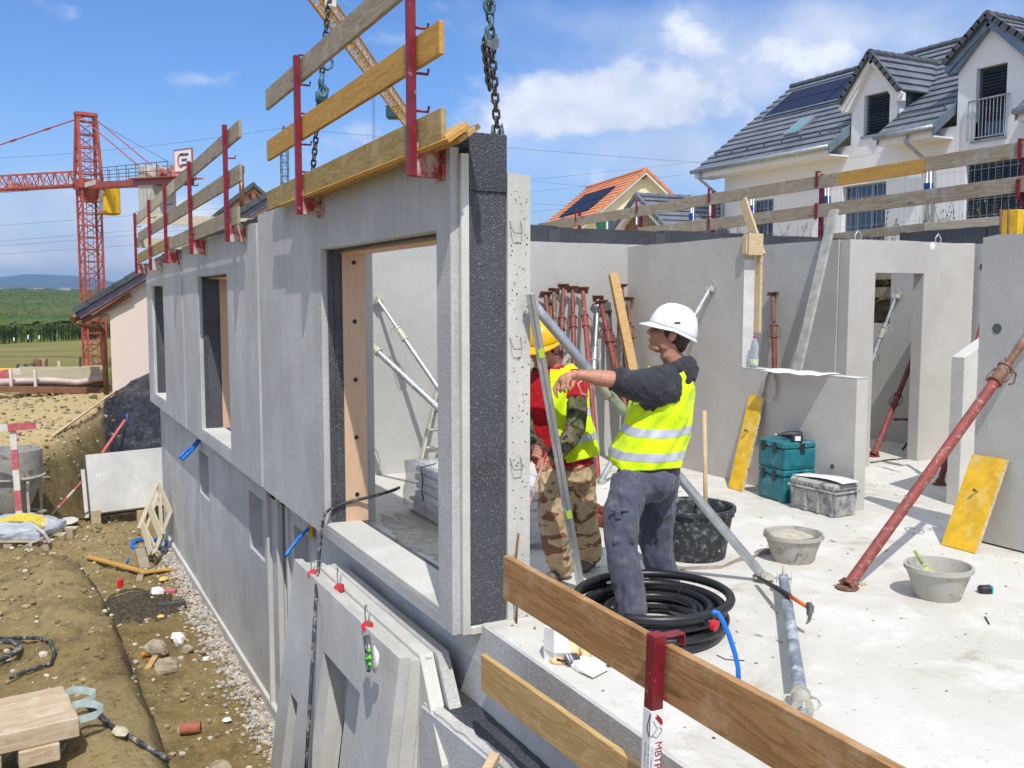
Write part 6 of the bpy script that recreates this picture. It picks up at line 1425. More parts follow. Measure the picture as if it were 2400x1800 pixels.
# red brace at the right
f = U(1985, 1376, 'z', .012); hp = U(2400, 800, 'y', f.y); d_ = (hp-f).normalized(); h = f+d_*((6.46-f.x)/d_.x)
cc = U(2352, 880, 'y', f.y); prop('long red brace spattered with cement standing on the slab at the right', f, h, M['propmix'], M['proprust'], (cc-f).length/(h-f).length, .036, .027, plate=((0, 0, 1), (-1, 0, 0)), name='red_brace', collarm=M['proprust'], cat='brace')
f = U(2203, 1134, 'z', .01); h = U(2311, 722, 'x', 8.45); prop('dark red brace standing behind the sloping wall', f, h, M['propred'], M['propmix'], .55, .032, .025, plate=((0, 0, 1), None), name='red_brace', collarm=M['proprust'], cat='brace')
f = U(2047, 1068, 'z', .01); h = U(2180, 740, 'x', 9.95); prop('red brace standing inside the far room seen through the doorway', f, h, M['propmix'], M['propred'], .4, .033, .032, plate=((0, 0, 1), None), name='red_brace', collarm=M['propred'], cat='brace', hand=0)
h = U(2102, 690, 'x', 10.03); p1 = U(2065, 790, 'x', 9.82); d_ = (p1-h).normalized(); f = h+d_*(-h.z/d_.z)
prop('galvanised brace fixed on the far wall seen through the doorway', f, h, M['galv'], M['galv'], 1-(U(2068, 775, 'x', 9.85)-h).length/(f-h).length, .027, .02, plate=((0, 0, 1), (-1, 0, 0)), name='galvanised_brace', collarm=M['collar'], cat='brace')
# brace behind the white helmet
h = U(1667, 672, 'x', 6.44); p1 = U(1600, 790, 'x', 6.10); d_ = (p1-h).normalized(); f = h+d_*(-h.z/d_.z)
prop('galvanised brace fixed to the partition wall behind the white helmet', f, h, M['galv'], M['galv'], .42, .031, .024, plate=((0, 0, 1), (-1, 0, 0)), name='galvanised_brace', collarm=M['collar'], cat='brace')
# red props lying on the floor behind the men
for k, (a, b, lab) in enumerate([((1345, 1165), (1440, 1215), 'upper red prop lying on the floor behind the two men'), ((1345, 1190), (1445, 1235), 'lower red prop lying on the floor behind the two men')]):
    f, h = U(a[0], a[1], 'z', .05), U(b[0], b[1], 'z', .05); d_ = (h-f); prop(lab, f-d_*.6, h+d_*.5, M['propmix'] if k == 0 else M['propred'], M['propred'], .6, .034, .027, name='lying_prop', group='red props lying on the floor')
# ladder
t = thing('ladder', 'cream painted ladder leaning on the rear wall behind the window pillar', 'ladder', U(985, 1105, 'y', 9.3))
A0, A1 = U(978, 1104, 'y', 9.30), U(1045, 822, 'y', 9.50); B0, B1 = U(1016, 1098, 'y', 9.30), U(1082, 822, 'y', 9.50)
A0.z = B0.z = .01
for p, q in ((A0, A1), (B0, B1)): m_ = MB(); m_.bar(p, q, .022, .06, up=(0, 1, 0)); obj('side_rail', m_, M['collar'], t)
for k in range(7): f_ = (k+.5)/7; m_ = MB(); m_.tube(A0.lerp(A1, f_), B0.lerp(B1, f_), .012, n=8); obj('rung', m_, M['collar'] if k != 3 else M['alud'], t)
# ---------------------------------------------------------------- pallet of wrapped slabs
PX0, PX1, PY0, PY1 = 2.98, 3.62, 6.15, 7.75
t = thing('pallet', 'timber pallet under the stack of film wrapped concrete slabs', 'pallet', ((PX0+PX1)/2, (PY0+PY1)/2, 0))
for y in (6.25, 6.95, 7.6):
    for x in (PX0+.02, PX1-.16): m_ = MB(); m_.box((x, y, .022), (x+.14, y+.13, .12)); obj('block', m_, M['beam'], t, bevel=.004)
for x in (PX0, PX0+.25, PX1-.14): m_ = MB(); m_.box((x, PY0, .0), (x+.12, PY1, .021)); obj('runner', m_, M['greywood'], t)
for i in range(9): m_ = MB(); y = PY0+i*.178; m_.box((PX0-.02, y, .121), (PX1, y+.14, .142)); obj('deck_board', m_, M['greywood'], t)
st = thing('slab_stack', 'stack of pale concrete slabs on the pallet inside the milky film', 'slabs', ((PX0+PX1)/2, (PY0+PY1)/2, .142))
for k in range(4):
    for y in (PY0+.02, PY0+.80): m_ = MB(); z = .145+k*.074; m_.box((PX0+.02+.012*(k % 2), y, z), (PX1-.03+.012*(k % 2), y+.74, z+.052)); obj('slab', m_, M['screed'], st, bevel=.006)
m_ = MB(); n_ = 26
zt2 = .455
for j in range(9):
    z = .06+(zt2-.06)*j/8
    for i in range(60):
        s_ = i/60*4; k = int(s_); f_ = s_-k
        cs = [(PX0-.03, PY0-.03), (PX1+.02, PY0-.03), (PX1+.02, PY1+.03), (PX0-.03, PY1+.03)]; a, b = cs[k], cs[(k+1) % 4]
        x, y = a[0]+(b[0]-a[0])*f_, a[1]+(b[1]-a[1])*f_; o = fbm(x*7, y*7, z*6, 3)*.035+(.05*(1-j/8)**2)
        cx_, cy_ = (PX0+PX1)/2, (PY0+PY1)/2; v = Vector((x-cx_, y-cy_, 0)).normalized(); m_.v.append(Vector((x+v.x*o, y+v.y*o, z)))
for j in range(8):
    for i in range(60): m_.f.append([j*60+i, j*60+(i+1) % 60, (j+1)*60+(i+1) % 60, (j+1)*60+i]); m_.m.append(0)
m_.f.append([8*60+i for i in range(60)]); m_.m.append(0)
tag(obj('wrapping_film', m_, M['film'], smooth=True), 'milky crumpled plastic film around the stack of slabs', 'film')
m_ = MB(); m_.path([(PX0+.1, 7.4, .47)]+[(PX0-.055, 7.35, .46), (PX0-.06, 7.30, .35), (PX0-.055, 7.34, .25), (PX0-.04, 7.3, .1)], .006, 5); tag(obj('green_cord', m_, plain('green_cord', (.02, .10, .06), .5, bmp=None), smooth=True), 'dark green cord tied down the side of the wrapped stack', 'cord')
# crumpled film heap right of the panel
bb = blob((0, 0, 0), 1, 21, 1); m_ = MB(); m_.ell((0, 0, 0), 1, n=36, m=22)
for p in m_.v:
    k = 1+.16*noise.noise(p*2.2)+.09*noise.noise(p*6)+.05*noise.noise(p*13); p *= k
c_ = U(1262, 1290, 'z', .0); m_.v = [Vector((p.x*.30, p.y*.34, max(-.0, p.z*.46)))+Vector((c_.x+.12, c_.y+.35, .003)) for p in m_.v]
tag(obj('film_heap', m_, M['film'], smooth=True), 'heap of crumpled clear plastic film between the panel end and the camouflage trousers', 'film')
# ---------------------------------------------------------------- coil of conduit
def ring_path(c, rx, ry, z0, turns, seed, n=44, rot=0, jit=.02, up=.0):
    rnd = random.Random(seed); P_ = []; ph = rnd.random()*6
    for i in range(int(n*turns)+1):
        a = ph+2*math.pi*i/n; k = 1+jit*math.sin(a*.43+seed)+jit*.6*math.sin(1.31*a+seed*2)
        z = z0+up*i/(n*turns)+.012*math.sin(a*.5+seed)
        x, y = rx*k*math.cos(a), ry*k*math.sin(a); P_.append(Vector((c[0]+x*math.cos(rot)-y*math.sin(rot), c[1]+x*math.sin(rot)+y*math.cos(rot), max(z, .027))))
    return P_
cc = U(1506, 1448, 'z', .06)
t = thing('conduit_coil', 'large coil of black corrugated conduit around the feet of the pointing worker', 'conduit coil', (cc.x, cc.y, 0))
for k in range(5):
    m_ = MB(); rr_ = [.44, .42, .435, .40, .425][k]; P_ = ring_path((cc.x+.01*k, cc.y-.012*k), rr_, rr_*.98, .030+.053*[0, 0, 1, 2, 3][k]+(.0), 1.02, k+1, jit=.022); m_.path(P_, .0255, 10); obj('loop', m_, M['conduit'], t, smooth=True)
for k in range(3):
    m_ = MB(); rr_ = [.385, .37, .38][k]; P_ = ring_path((cc.x+.0, cc.y+.02), rr_, rr_, .030+.052*k, 1.02, k+11, jit=.02); m_.path(P_, .0255, 10); obj('loop', m_, M['conduit'], t, smooth=True)
for k in range(6):
    m_ = MB(); rr_ = [.29, .27, .28, .24, .26, .22][k]; P_ = ring_path((cc.x+.04, cc.y-.05), rr_*1.12, rr_, .025+.042*(k//2), 1.03, k+31, jit=.025, rot=.5); m_.path(P_, .020, 10); obj('inner_loop', m_, M['conduit'], t, smooth=True)
for a in (.3, 1.7, 3.0, 4.2, 5.4):
    p = Vector((cc.x+.405*math.cos(a), cc.y+.405*math.sin(a), .085)); rd = Vector((math.cos(a), math.sin(a), 0)); m_ = MB(); m_.path([p+rd*math.cos(b)*.075+Vector((0, 0, math.sin(b)*.085)) for b in [2*math.pi*i/14 for i in range(14)]], .003, 5, closed=True, caps=False); obj('cable_tie', m_, M['black'], t, smooth=True)
e = U(1668, 1462, 'z', .16); m_ = MB(); m_.path([e+Vector((-.04, .30, .0)), e+Vector((-.01, .14, .01)), e], .0245, 10); obj('free_end', m_, M['conduit'], t, smooth=True); m_ = MB(); m_.tube(e, e+Vector((.012, -.03, -.006)), .030, n=14); obj('end_cap', m_, M['redcap'], t, bevel=.004)
p0 = U(1731, 1600, 'z', 0); dp = (p0-CP).dot(FW)
m_ = MB(); pts = [p0, J(1730, 1565, dp), J(1722, 1530, dp), J(1709, 1490, dp), J(1694, 1455, dp+.02), J(1682, 1436, dp+.03), J(1674, 1434, dp+.03), J(1670, 1440, dp+.03)]; m_.path(pts, .0125, 10); tag(obj('blue_conduit', m_, M['blue'], smooth=True), 'blue conduit standing out of the slab with a hooked top beside the coil', 'conduit')
# broken polystyrene, foam and cut pipes near the panel foot
t = thing('polystyrene_debris', 'broken white polystyrene lump with cut pipes below the brown plank', 'polystyrene', U(1330, 1530, 'z', 0))
m_ = MB(); q = U(1308, 1545, 'z', 0); bb = blob((0, 0, 0), .12, 12, 1.2, True); m_.quadadd([Vector((p.x*.8, p.y*.9, max(p.z, -.06)))+q+Vector((0, .02, .06)) for p in bb.v], bb.f); obj('white_lump', m_, M['poly'], t)
m_ = MB(); bb = blob((0, 0, 0), .11, 15, .30, True); m_.quadadd([p+U(1372, 1562, 'z', .015) for p in bb.v], bb.f); obj('white_crumb', m_, M['poly'], t)
for k, (u, v) in enumerate([(1340, 1530), (1373, 1530)]): m_ = MB(); bb = blob((0, 0, 0), .045, 20+k, 1.2); m_.quadadd([p+U(u, v, 'z', .04) for p in bb.v], bb.f); obj('foam_lump', m_, M['pufoam'], t, smooth=True)
m_ = MB(); bb = blob((0, 0, 0), .04, 25, .5); m_.quadadd([p+U(1304, 1548, 'z', -.0)+Vector((-.01, -.03, .01)) for p in bb.v], bb.f); obj('foam_lump', m_, M['pufoam'], t, smooth=True)
for k in range(4): m_ = MB(); a = U(1338+k*8, 1556, 'z', .02); m_.tube(a, a+Vector((.05-.01*k, .28, .09)), .014, n=10); obj('cut_pipe', m_, M['steel'] if k < 2 else M['black'], t, smooth=True)
m_ = MB(); pts = [U(1305, 1545, 'z', .03), U(1350, 1556, 'z', .02), U(1400, 1560, 'z', .012), U(1460, 1560, 'z', .008), U(1520, 1568, 'z', .008)]; m_.path(pts, .005, 6); tag(obj('black_wire', m_, M['black'], smooth=True), 'thin black wire lying on the slab edge under the plank', 'wire')
m_ = MB(); m_.path([U(1680, 1535, 'z', .006), U(1700, 1545, 'z', .006), U(1745, 1548, 'z', .004)], .0025, 5); tag(obj('tie_wire', m_, M['black'], smooth=True), 'thin tie wire end lying right of the black coil', 'wire')
# ---------------------------------------------------------------- tubs and buckets
def vessel(name, label, c, rb, rt, h, mat, inner, fill=None, rim=.012, lug=None, cat='bucket'):
    t = thing(name, label, cat, c)
    m_ = MB(); n_ = 40
    m_.lathe(c, [(rb*.96, 0), (rb, .01), (rb+(rt-rb)*.5, h*.5), (rt, h-.03), (rt+rim, h-.028), (rt+rim, h), (rt-.004, h), (rb-.004+(rt-rb)*.5, h*.5), (rb-.006, .014), (0.001, .013)], n_)
    obj('shell', m_, mat, t, autosm=50)
    if fill: m_ = MB(); bb = blob((0, 0, 0), 1, 33, 1); m_.quadadd([Vector((p.x*(rb+(rt-rb)*fill)*.92, p.y*(rb+(rt-rb)*fill)*.92, p.z*.035))+Vector(c)+Vector((0, 0, h*fill)) for p in bb.v], bb.f); obj('mortar', m_, M['cementmix'], t, smooth=True)
    return t
c_ = U(1640, 1325, 'z', 0)+Vector((FW.x, FW.y, 0))*.27
t = vessel('mixing_tub', 'big black round mortar tub behind the pointing worker', c_, .235, .285, .37, M['tubblack'], None, .25, .02, cat='tub')
for a in (.2, 1.9, 3.4, 5.0): m_ = MB(); v = Vector((math.cos(a), math.sin(a), 0)); m_.obox(Vector(c_)+v*.30+Vector((0, 0, .345)), v*.02, Vector((-v.y, v.x, 0))*.05, (0, 0, .02)); obj('grip', m_, M['tubblack'], t, bevel=.006)
dpt = (Vector(c_)-CP).dot(FW); m_ = MB(); a, b = J(1655, 1290, dpt+.02), J(1651, 962, dpt+.05); m_.tube(a, b, .016, .0155, n=12); tag(obj('wooden_rake', m_, M['palepine'], smooth=True), 'long wooden rake shaft standing upright in the black tub', 'tool')
c1_ = U(1872, 1325, 'z', 0)+Vector((FW.x, FW.y, 0))*.14
t = vessel('bucket', 'cement coated round bucket with dried mortar, farther of the two', c1_, .145, .198, .20, M['bucket'], None, .82)
m_ = MB(); m_.path([Vector(c1_)+Vector((.20*math.cos(a), .20*math.sin(a), .198+.006*math.sin(3*a))) for a in [R(x) for x in range(100, 290, 14)]], .004, 6); obj('bail', m_, M['steel'], t, smooth=True)
m_ = MB(); pts = [U(1740, 1262, 'z', .1), U(1760, 1300, 'z', .02), U(1790, 1292, 'z', .01), U(1822, 1293, 'z', .01), U(1845, 1300, 'z', .01)]
c2_ = U(2220, 1414, 'z', 0)+Vector((FW.x, FW.y, 0))*.135
t = vessel('bucket', 'cement coated bucket with a green trowel, nearer to the camera', c2_, .138, .193, .205, M['bucket'], None, .25)
m_ = MB(); m_.path([Vector(c2_)+Vector((.20*math.cos(a), .20*math.sin(a), .20-.05*math.sin((x-60)/180*math.pi)*.6)) for x, a in [(x, R(x-150)) for x in range(60, 250, 14)]], .004, 6); obj('bail', m_, M['steel'], t, smooth=True)
t = thing('trowel', 'green crusted trowel standing in the nearer bucket', 'trowel', U(2180, 1345, 'z', .2)); q0 = J(2144, 1290, 6.02); q1 = J(2162, 1322, 5.98); q2 = J(2192, 1356, 5.95)
m_ = MB(); m_.tube(q0, q1, .012, .009, n=10); obj('handle', m_, plain('crusty_green', (.30, .36, .12), .8, var=.3, sc=30), t, smooth=True)
m_ = MB(); m_.path([q1, J(2166, 1326, 5.97), J(2176, 1322, 5.97)], .006, 6); dd = (q2-q1).normalized(); sd_ = dd.cross(FW).normalized(); m_.prism([q1+sd_*.012-dd*-.02, q2+sd_*.035, q2+dd*.03, q2-sd_*.035, q1-sd_*.03+dd*.03], FW*.006); obj('blade', m_, plain('lime_trowel', (.52, .62, .24), .7, var=.2, sc=20), t)
# straps lying on the floor by the tub
m_ = MB(); pts = [U(1480, 1290, 'z', .02), U(1520, 1318, 'z', .012), U(1600, 1334, 'z', .01), U(1690, 1330, 'z', .01), U(1728, 1312, 'z', .02), U(1760, 1308, 'z', .012), U(1790, 1292, 'z', .025), U(1824, 1292, 'z', .012)]; m_.ribbon(pts, (.2, -.4, .85), .045, .006); tag(obj('floor_strap', m_, M['strap']), 'twisted beige strap lying on the slab around the black tub', 'strap')
# ---------------------------------------------------------------- cases, crate, drill
def boxo(p, fx, fy, L, Wd, z0, h): return (Vector(p)+Vector((0, 0, z0)), fx*L, fy*Wd, h)
A = U(1838, 1181, 'z', 0); B = U(1776, 1162, 'z', 0); ex = (B-A); LB = ex.length; ex.normalize(); ey = Vector((ex.y, -ex.x, 0)); ey = ey if ey.x > 0 else -ey
def case(name, label, o, ex, ey, L, W_, z0, h, mat, lid=.06):
    t = thing(name, label, 'tool case', o+ex*L/2+ey*W_/2+Vector((0, 0, z0)))
    def bx(a0, a1, b0, b1, c0, c1): m_ = MB(); m_.obox(o+ex*(a0+a1)/2+ey*(b0+b1)/2+Vector((0, 0, z0+(c0+c1)/2)), ex*(a1-a0)/2, ey*(b1-b0)/2, (0, 0, (c1-c0)/2)); return m_
    obj('body', bx(0, L, 0, W_, 0, h-lid-.004), mat, t, bevel=.012); obj('lid', bx(-.004, L+.004, -.004, W_+.004, h-lid, h), mat, t, bevel=.014)
    m_ = bx(.05, L-.05, -.006, -.0005, .03, h-lid-.03); obj('recess_panel', m_, mat, t, bevel=.004); obj('recess_panel', bx(-.006, -.0005, .05, W_-.05, .03, h-lid-.03), mat, t, bevel=.004)
    obj('latch', bx(L*.30, L*.30+.05, -.012, -.0055, h-lid-.05, h-.01), M['black'], t, bevel=.003)
    obj('latch', bx(L*.72, L*.72+.05, -.012, -.0055, h-lid-.05, h-.01), M['black'], t, bevel=.003)
    obj('side_latch', bx(-.014, -.0065, W_*.42, W_*.42+.05, h-lid-.05, h-.01), M['black'], t, bevel=.003)
    return t
# the long side runs to the right, the short side to the left
exr = ey; hh = (1181-1102)/F*((A-CP).dot(FW))
case('tool_case', 'lower teal plastic tool case standing on the slab', A, ex, ey, LB, .36, 0, .30, M['teal'])
A2 = A+ex*-.03+ey*.0
case('tool_case', 'upper teal tool case with the cordless driver on top', A+Vector((0, 0, 0)), ex, ey, LB+.01, .38, .302, .255, M['teal'])
zt3 = .557; q = A+ex*LB*.45+ey*.19+Vector((0, 0, zt3))
t = thing('cordless_driver', 'cordless impact driver lying on the upper teal case', 'power tool', q)
vx = Vector((RT.x, RT.y, 0)).normalized(); vy = Vector((-vx.y, vx.x, 0))
m_ = MB(); m_.lathe(q+vx*-.12+Vector((0, 0, .045)), [(.012, 0), (.014, .04), (.022, .042), (.028, .08), (.034, .10), (.036, .20), (.030, .225), (.02, .23)], 16, ax=vx); obj('motor_body', m_, M['black'], t, autosm=40)
m_ = MB(); m_.tube(q+vx*-.15+Vector((0, 0, .045)), q+vx*-.118+Vector((0, 0, .045)), .010, n=10); obj('chuck', m_, M['galv'], t, smooth=True)
m_ = MB(); m_.bar(q+vx*.03-vy*.02+Vector((0, 0, .04)), q+vx*.02-vy*.13+Vector((0, 0, .028)), .035, .03); obj('grip', m_, M['teal'], t, bevel=.008)
m_ = MB(); m_.obox(q+vx*.015-vy*.155+Vector((0, 0, .035)), vx*.05, vy*.028, (0, 0, .033)); obj('battery', m_, M['black'], t, bevel=.006); m_ = MB(); m_.obox(q+vx*.015-vy*.1835+Vector((0, 0, .035)), vx*.025, vy*.001, (0, 0, .02)); obj('battery_label', m_, M['paper'], t)
# grey crate
A = U(1958, 1216, 'z', 0); B = U(1849, 1188, 'z', 0); C_ = U(1999, 1209, 'z', 0); ex = (B-A); LB = ex.length; ex.normalize(); ey = Vector((ex.y, -ex.x, 0)); ey = ey if ey.x > 0 else -ey; Wc = .27
t = thing('tool_crate', 'cement covered grey plastic tool crate with ribbed lid', 'crate', A+ex*LB/2+ey*Wc/2)
def bx(a0, a1, b0, b1, c0, c1, s_=0):
    m_ = MB(); o = A; P_ = []
    for z, e in ((c0, s_), (c1, 0)):
        for a, b in ((a0+e, b0+e), (a1-e, b0+e), (a1-e, b1-e), (a0+e, b1-e)): P_.append(o+ex*a+ey*b+Vector((0, 0, z)))
    m_.quadadd(P_, [(0, 3, 2, 1), (4, 5, 6, 7), (0, 1, 5, 4), (1, 2, 6, 5), (2, 3, 7, 6), (3, 0, 4, 7)])
    nn = (P_[1]-P_[0]).cross(P_[3]-P_[0]); 
    if nn.z < 0: m_.f = [f[::-1] for f in m_.f]
    return m_
obj('body', bx(0, LB, 0, Wc, 0, .20, .015), M['crate'], t, bevel=.012); obj('rim', bx(-.015, LB+.015, -.015, Wc+.015, .201, .222), M['crate'], t, bevel=.006); obj('lid', bx(-.004, LB+.004, -.004, Wc+.004, .2225, .285, -.0), M['crate'], t, bevel=.02)
for k in range(4): obj('rib', bx(.04+k*(LB-.09)/3, .06+k*(LB-.09)/3, -.012, .012, .01, .20), M['crate'], t)
for k in range(18): obj('lid_rib', bx(.02+k*(LB-.05)/18, .032+k*(LB-.05)/18, -.010, .01, .228, .262), M['crate'], t)
m_ = MB(); n_ = 12
for i in range(n_+1):
    for j in range(2):
        s_ = i/n_; m_.v.append(A+ex*(LB*(1.0-s_)*1.0-.04*s_)+ey*(.03+.20*j)+Vector((0, 0, .290+.03*math.sin(s_*3.1)*s_+.012*s_)))
for i in range(n_): m_.f.append([i*2, i*2+1, i*2+3, i*2+2]); m_.m.append(0)
o = obj('paper_sheet', m_, M['paper'], smooth=True); sl = o.modifiers.new('s', 'SOLIDIFY'); sl.thickness = .002; tag(o, 'white plan sheet lying curled on the grey crate', 'paper')
# plans and bottle on the sill
m_ = MB(); n_ = 14
for i in range(n_+1):
    for j in range(3): y = 7.05-.75*i/n_; m_.v.append(Vector((PX-.16+.14*j, y, 1.178+.006*math.sin(i*1.1)+(.004*i/n_)-(.01 if j == 0 else 0))))
for i in range(n_):
    for j in range(2): a = i*3+j; m_.f.append([a, a+1, a+4, a+3]); m_.m.append(0)
o = obj('plan_sheets', m_, M['paper'], smooth=True); sl = o.modifiers.new('s', 'SOLIDIFY'); sl.thickness = .004; tag(o, 'white plan sheets overhanging the low sill wall', 'paper')
q = U(1767, 866, 'x', PX+.055); q.z = 1.174
t = thing('water_bottle', 'clear plastic water bottle with pink cap on the sill wall', 'bottle', q)
def pet():
    m, nt, b = newmat('clear_bottle_plastic', .12, 0, .6); b.inputs['Base Color'].default_value = (.72, .80, .90, 1); b.inputs['Transmission Weight'].default_value = .75; b.inputs['IOR'].default_value = 1.15; return m
m_ = MB(); m_.lathe(q, [(.036, 0), (.041, .01), (.041, .08), (.034, .13), (.039, .18), (.040, .215), (.030, .255), (.014, .28), (.013, .295)], 20); obj('bottle_body', m_, pet(), t, smooth=True)
m_ = MB(); m_.lathe(q, [(.0415, .03), (.0415, .085)], 20); obj('bottle_label', m_, plain('green_white_label', (.55, .68, .42), .6, var=.5, sc=40, bmp=None), t)
m_ = MB(); m_.tube(q+Vector((0, 0, .296)), q+Vector((0, 0, .315)), .016, n=14); obj('cap', m_, plain('pink_cap', (.60, .02, .22), .4, bmp=None), t)
m_ = MB(); pts = [U(1832, 868, 'x', PX+.10), U(1812, 864, 'x', PX+.02), U(1800, 868, 'x', PX-.02), U(1791, 890, 'x', PX-.03), U(1787, 915, 'x', PX-.03), U(1780, 925, 'x', PX-.04), U(1786, 937, 'x', PX-.05), U(1800, 944, 'x', PX-.05), U(1812, 930, 'x', PX-.045), U(1816, 905, 'x', PX-.04), U(1810, 880, 'x', PX-.03), U(1818, 866, 'x', PX+.0), U(1835, 866, 'x', PX+.12)]
pts[0].z = pts[1].z = pts[-1].z = pts[-2].z = 1.182
m_.ribbon(pts, (0.15, .85, .1), .045, .006); t2 = obj('hanging_sling', m_, M['strap']); tag(t2, 'grey beige sling looped over the sill edge above the yellow board', 'sling')
# yellow formwork boards
def ybo(pts_top, pts_bot, lab):
    (t0, t1), (b0, b1) = pts_top, pts_bot
    m_ = MB(); nrm = (t1-t0).cross(b0-t0).normalized(); nrm = nrm if nrm.dot(CP-t0) > 0 else -nrm
    t = thing('formwork_board', lab, 'formwork board', (b0+b1)/2, 'yellow formwork boards')
    m_.prism([t0, t1, b1, b0], -nrm*.027); bo = obj('board', m_, M['formwork'], t, bevel=.002)
    c = (t0+t1+b0+b1)/4+(t0-b0)*.12; m_ = MB(); m_.tube(c, c+nrm*.05, .006, n=8); m_.lathe(c+nrm*.03, [(.012, 0), (.012, .012)], 8, ax=nrm); obj('bolt', m_, M['steel'], t)
    m_ = MB()
    for i in range(9): q = c+(t1-t0)*random.uniform(-.35, .35)+(t0-b0)*random.uniform(-.4, .3)+nrm*.0004; m_.lathe(q, [(.006, 0), (.006, .001)], 7, ax=nrm)
    m3 = MB(); e_ = (t1-t0).normalized(); m3.prism([t1+e_*.001, b1+e_*.001, b1+e_*.001-nrm*.027, t1+e_*.001-nrm*.027], e_*.0015); obj('ply_edge', m3, M['plyedge'], t)
t0 = U(1756, 926, 'x', PX-.03); b0 = U(1706, 1143, 'z', .005); t1 = t0+Vector((0, -.20, 0)); b1 = b0+Vector((0, -.20, 0)); ybo((t0, t1), (b0, b1), 'yellow board leaning on the sill wall beneath the hanging sling')
t0 = U(2278, 1064, 'x', 6.43); b0 = U(2205, 1276, 'z', .005); t1 = t0+Vector((.0, -.29, 0)); b1 = b0+Vector((0, -.29, 0)); ybo((t0, t1), (b0, b1), 'yellow board leaning on the right wall behind the red brace')
# hammer, tape, pencil
t = thing('hammer', 'orange handled claw hammer lying across the blue grey brace', 'hammer', U(1850, 1400, 'z', .13))
a, b, c_ = U(1779, 1355, 'z', .06), U(1851, 1397, 'z', .155), U(1895, 1424, 'z', .16)
m_ = MB(); m_.tube(a, b, .014, .016, n=12); obj('grip', m_, M['black'], t, smooth=True); m_ = MB(); m_.tube(b, c_, .011, .012, n=12); obj('handle', m_, M['orange'], t, smooth=True)
m_ = MB(); hd_ = (c_-b).normalized(); sd_ = hd_.cross(Vector((0, 0, 1))).normalized(); m_.tube(c_+hd_*.005-Vector((0, 0, -.03)), c_+hd_*.012-Vector((0, 0, .04)), .016, n=10); m_.obox(c_+hd_*.02, hd_*.017, sd_*.014, (0, 0, .022)); m_.path([c_+hd_*.02-Vector((0, 0, .03)), c_+hd_*.01-Vector((0, 0, .07)), c_-hd_*.02-Vector((0, 0, .10))], [.013, .010, .004], 8); obj('head', m_, M['steel'], t, bevel=.002)
q = U(2308, 1390, 'z', 0); t = thing('tape_measure', 'black and turquoise tape measure lying right of the nearer bucket', 'tape measure', q)
m_ = MB(); m_.obox(q+Vector((0, 0, .024)), vx*.04, vy*.03, (0, 0, .024)); obj('case', m_, M['black'], t, bevel=.012); m_ = MB(); m_.obox(q+Vector((.0, 0, .026))+vx*.034, vx*.008, vy*.0305, (0, 0, .0245)); obj('turquoise_trim', m_, plain('turquoise_trim', (.0, .32, .38), .5, bmp=None), t, bevel=.006)
m_ = MB(); a, b = U(2309, 1446, 'z', .005), U(2318, 1462, 'z', .005); m_.tube(a, b, .005, n=6); tag(obj('pencil', m_, M['black']), 'short dark pencil lying on the slab at the right', 'pencil')
m_ = MB(); a, b = U(1994, 1368, 'z', .006), U(2030, 1369, 'z', .006); m_.bar(a, b, .035, .008); tag(obj('wood_wedge', m_, M['palepine']), 'thin pale wooden wedge beside the foot of the red brace', 'wedge')
# straightedge spirit level
a, b = J(1357, 1372, 5.92), J(1243, 690, 5.45); a = U(1362, 1380, 'z', .005)
b = J(1243, 690, 5.35)
t = thing('spirit_level', 'tall aluminium straightedge level propped in front of the man in red', 'spirit level', a)
dL = (b-a).normalized(); sdx = dL.cross(-FW).normalized()
if sdx.dot(RT) < 0: sdx = -sdx
m_ = MB(); m_.obox((a+b)/2+sdx*.012, (b-a)/2, sdx*.013, FW*.03); obj('profile', m_, M['alu'], t, bevel=.002)
m_ = MB(); m_.obox((a+b)/2-sdx*.014-FW*.0, (b-a)/2, sdx*.0125, FW*.020); obj('dark_web', m_, M['galv'], t)
for f_ in (.28, .82): m_ = MB(); q = a+(b-a)*f_-FW*.031; m_.obox(q+sdx*.004, dL*.028, sdx*.016, FW*.002); obj('vial', m_, plain('lime_vial', (.55, .8, .05), .3, bmp=None), t)
# cables through the doorway
m_ = MB(); m_.path([U(2100, 983, 'x', 9.3), U(2120, 983, 'x', 9.25), U(2150, 986, 'x', 9.2)], .014, 8); rc = obj('red_tipped_conduit', m_, M['conduit'], smooth=True); tag(rc, 'black conduit with red tip sticking out behind the door jamb', 'conduit')
m_ = MB(); e = U(2100, 983, 'x', 9.3); m_.tube(e+Vector((-.03, 0.01, 0)), e+Vector((.005, 0, 0)), .017, n=8); obj('red_cap', m_, M['redcap'], rc)
for (p, q, w) in (((2131, 1018), (2145, 1000), 'upper'), ((2112, 1058), (2145, 1015), 'lower')):
    m_ = MB(); a, b = U(p[0], p[1], 'y', 8.2), U(q[0], q[1], 'y', 8.0); m_.tube(a, b, .014, n=8); rc = obj('blue_tipped_conduit', m_, M['conduit'], smooth=True); tag(rc, w+' black conduit with blue tip behind the door jamb', 'conduit')
    m_ = MB(); dd = (a-b).normalized(); m_.tube(a, a+dd*.03, .017, n=8); obj('blue_cap', m_, M['blue'], rc)
m_ = MB(); m_.path([U(2040, 1084, 'z', .01), U(2080, 1078, 'z', .01), U(2150, 1072, 'z', .01)], .008, 6); tag(obj('door_cable', m_, M['cable'], smooth=True), 'dark cable lying across the doorway threshold', 'cable')
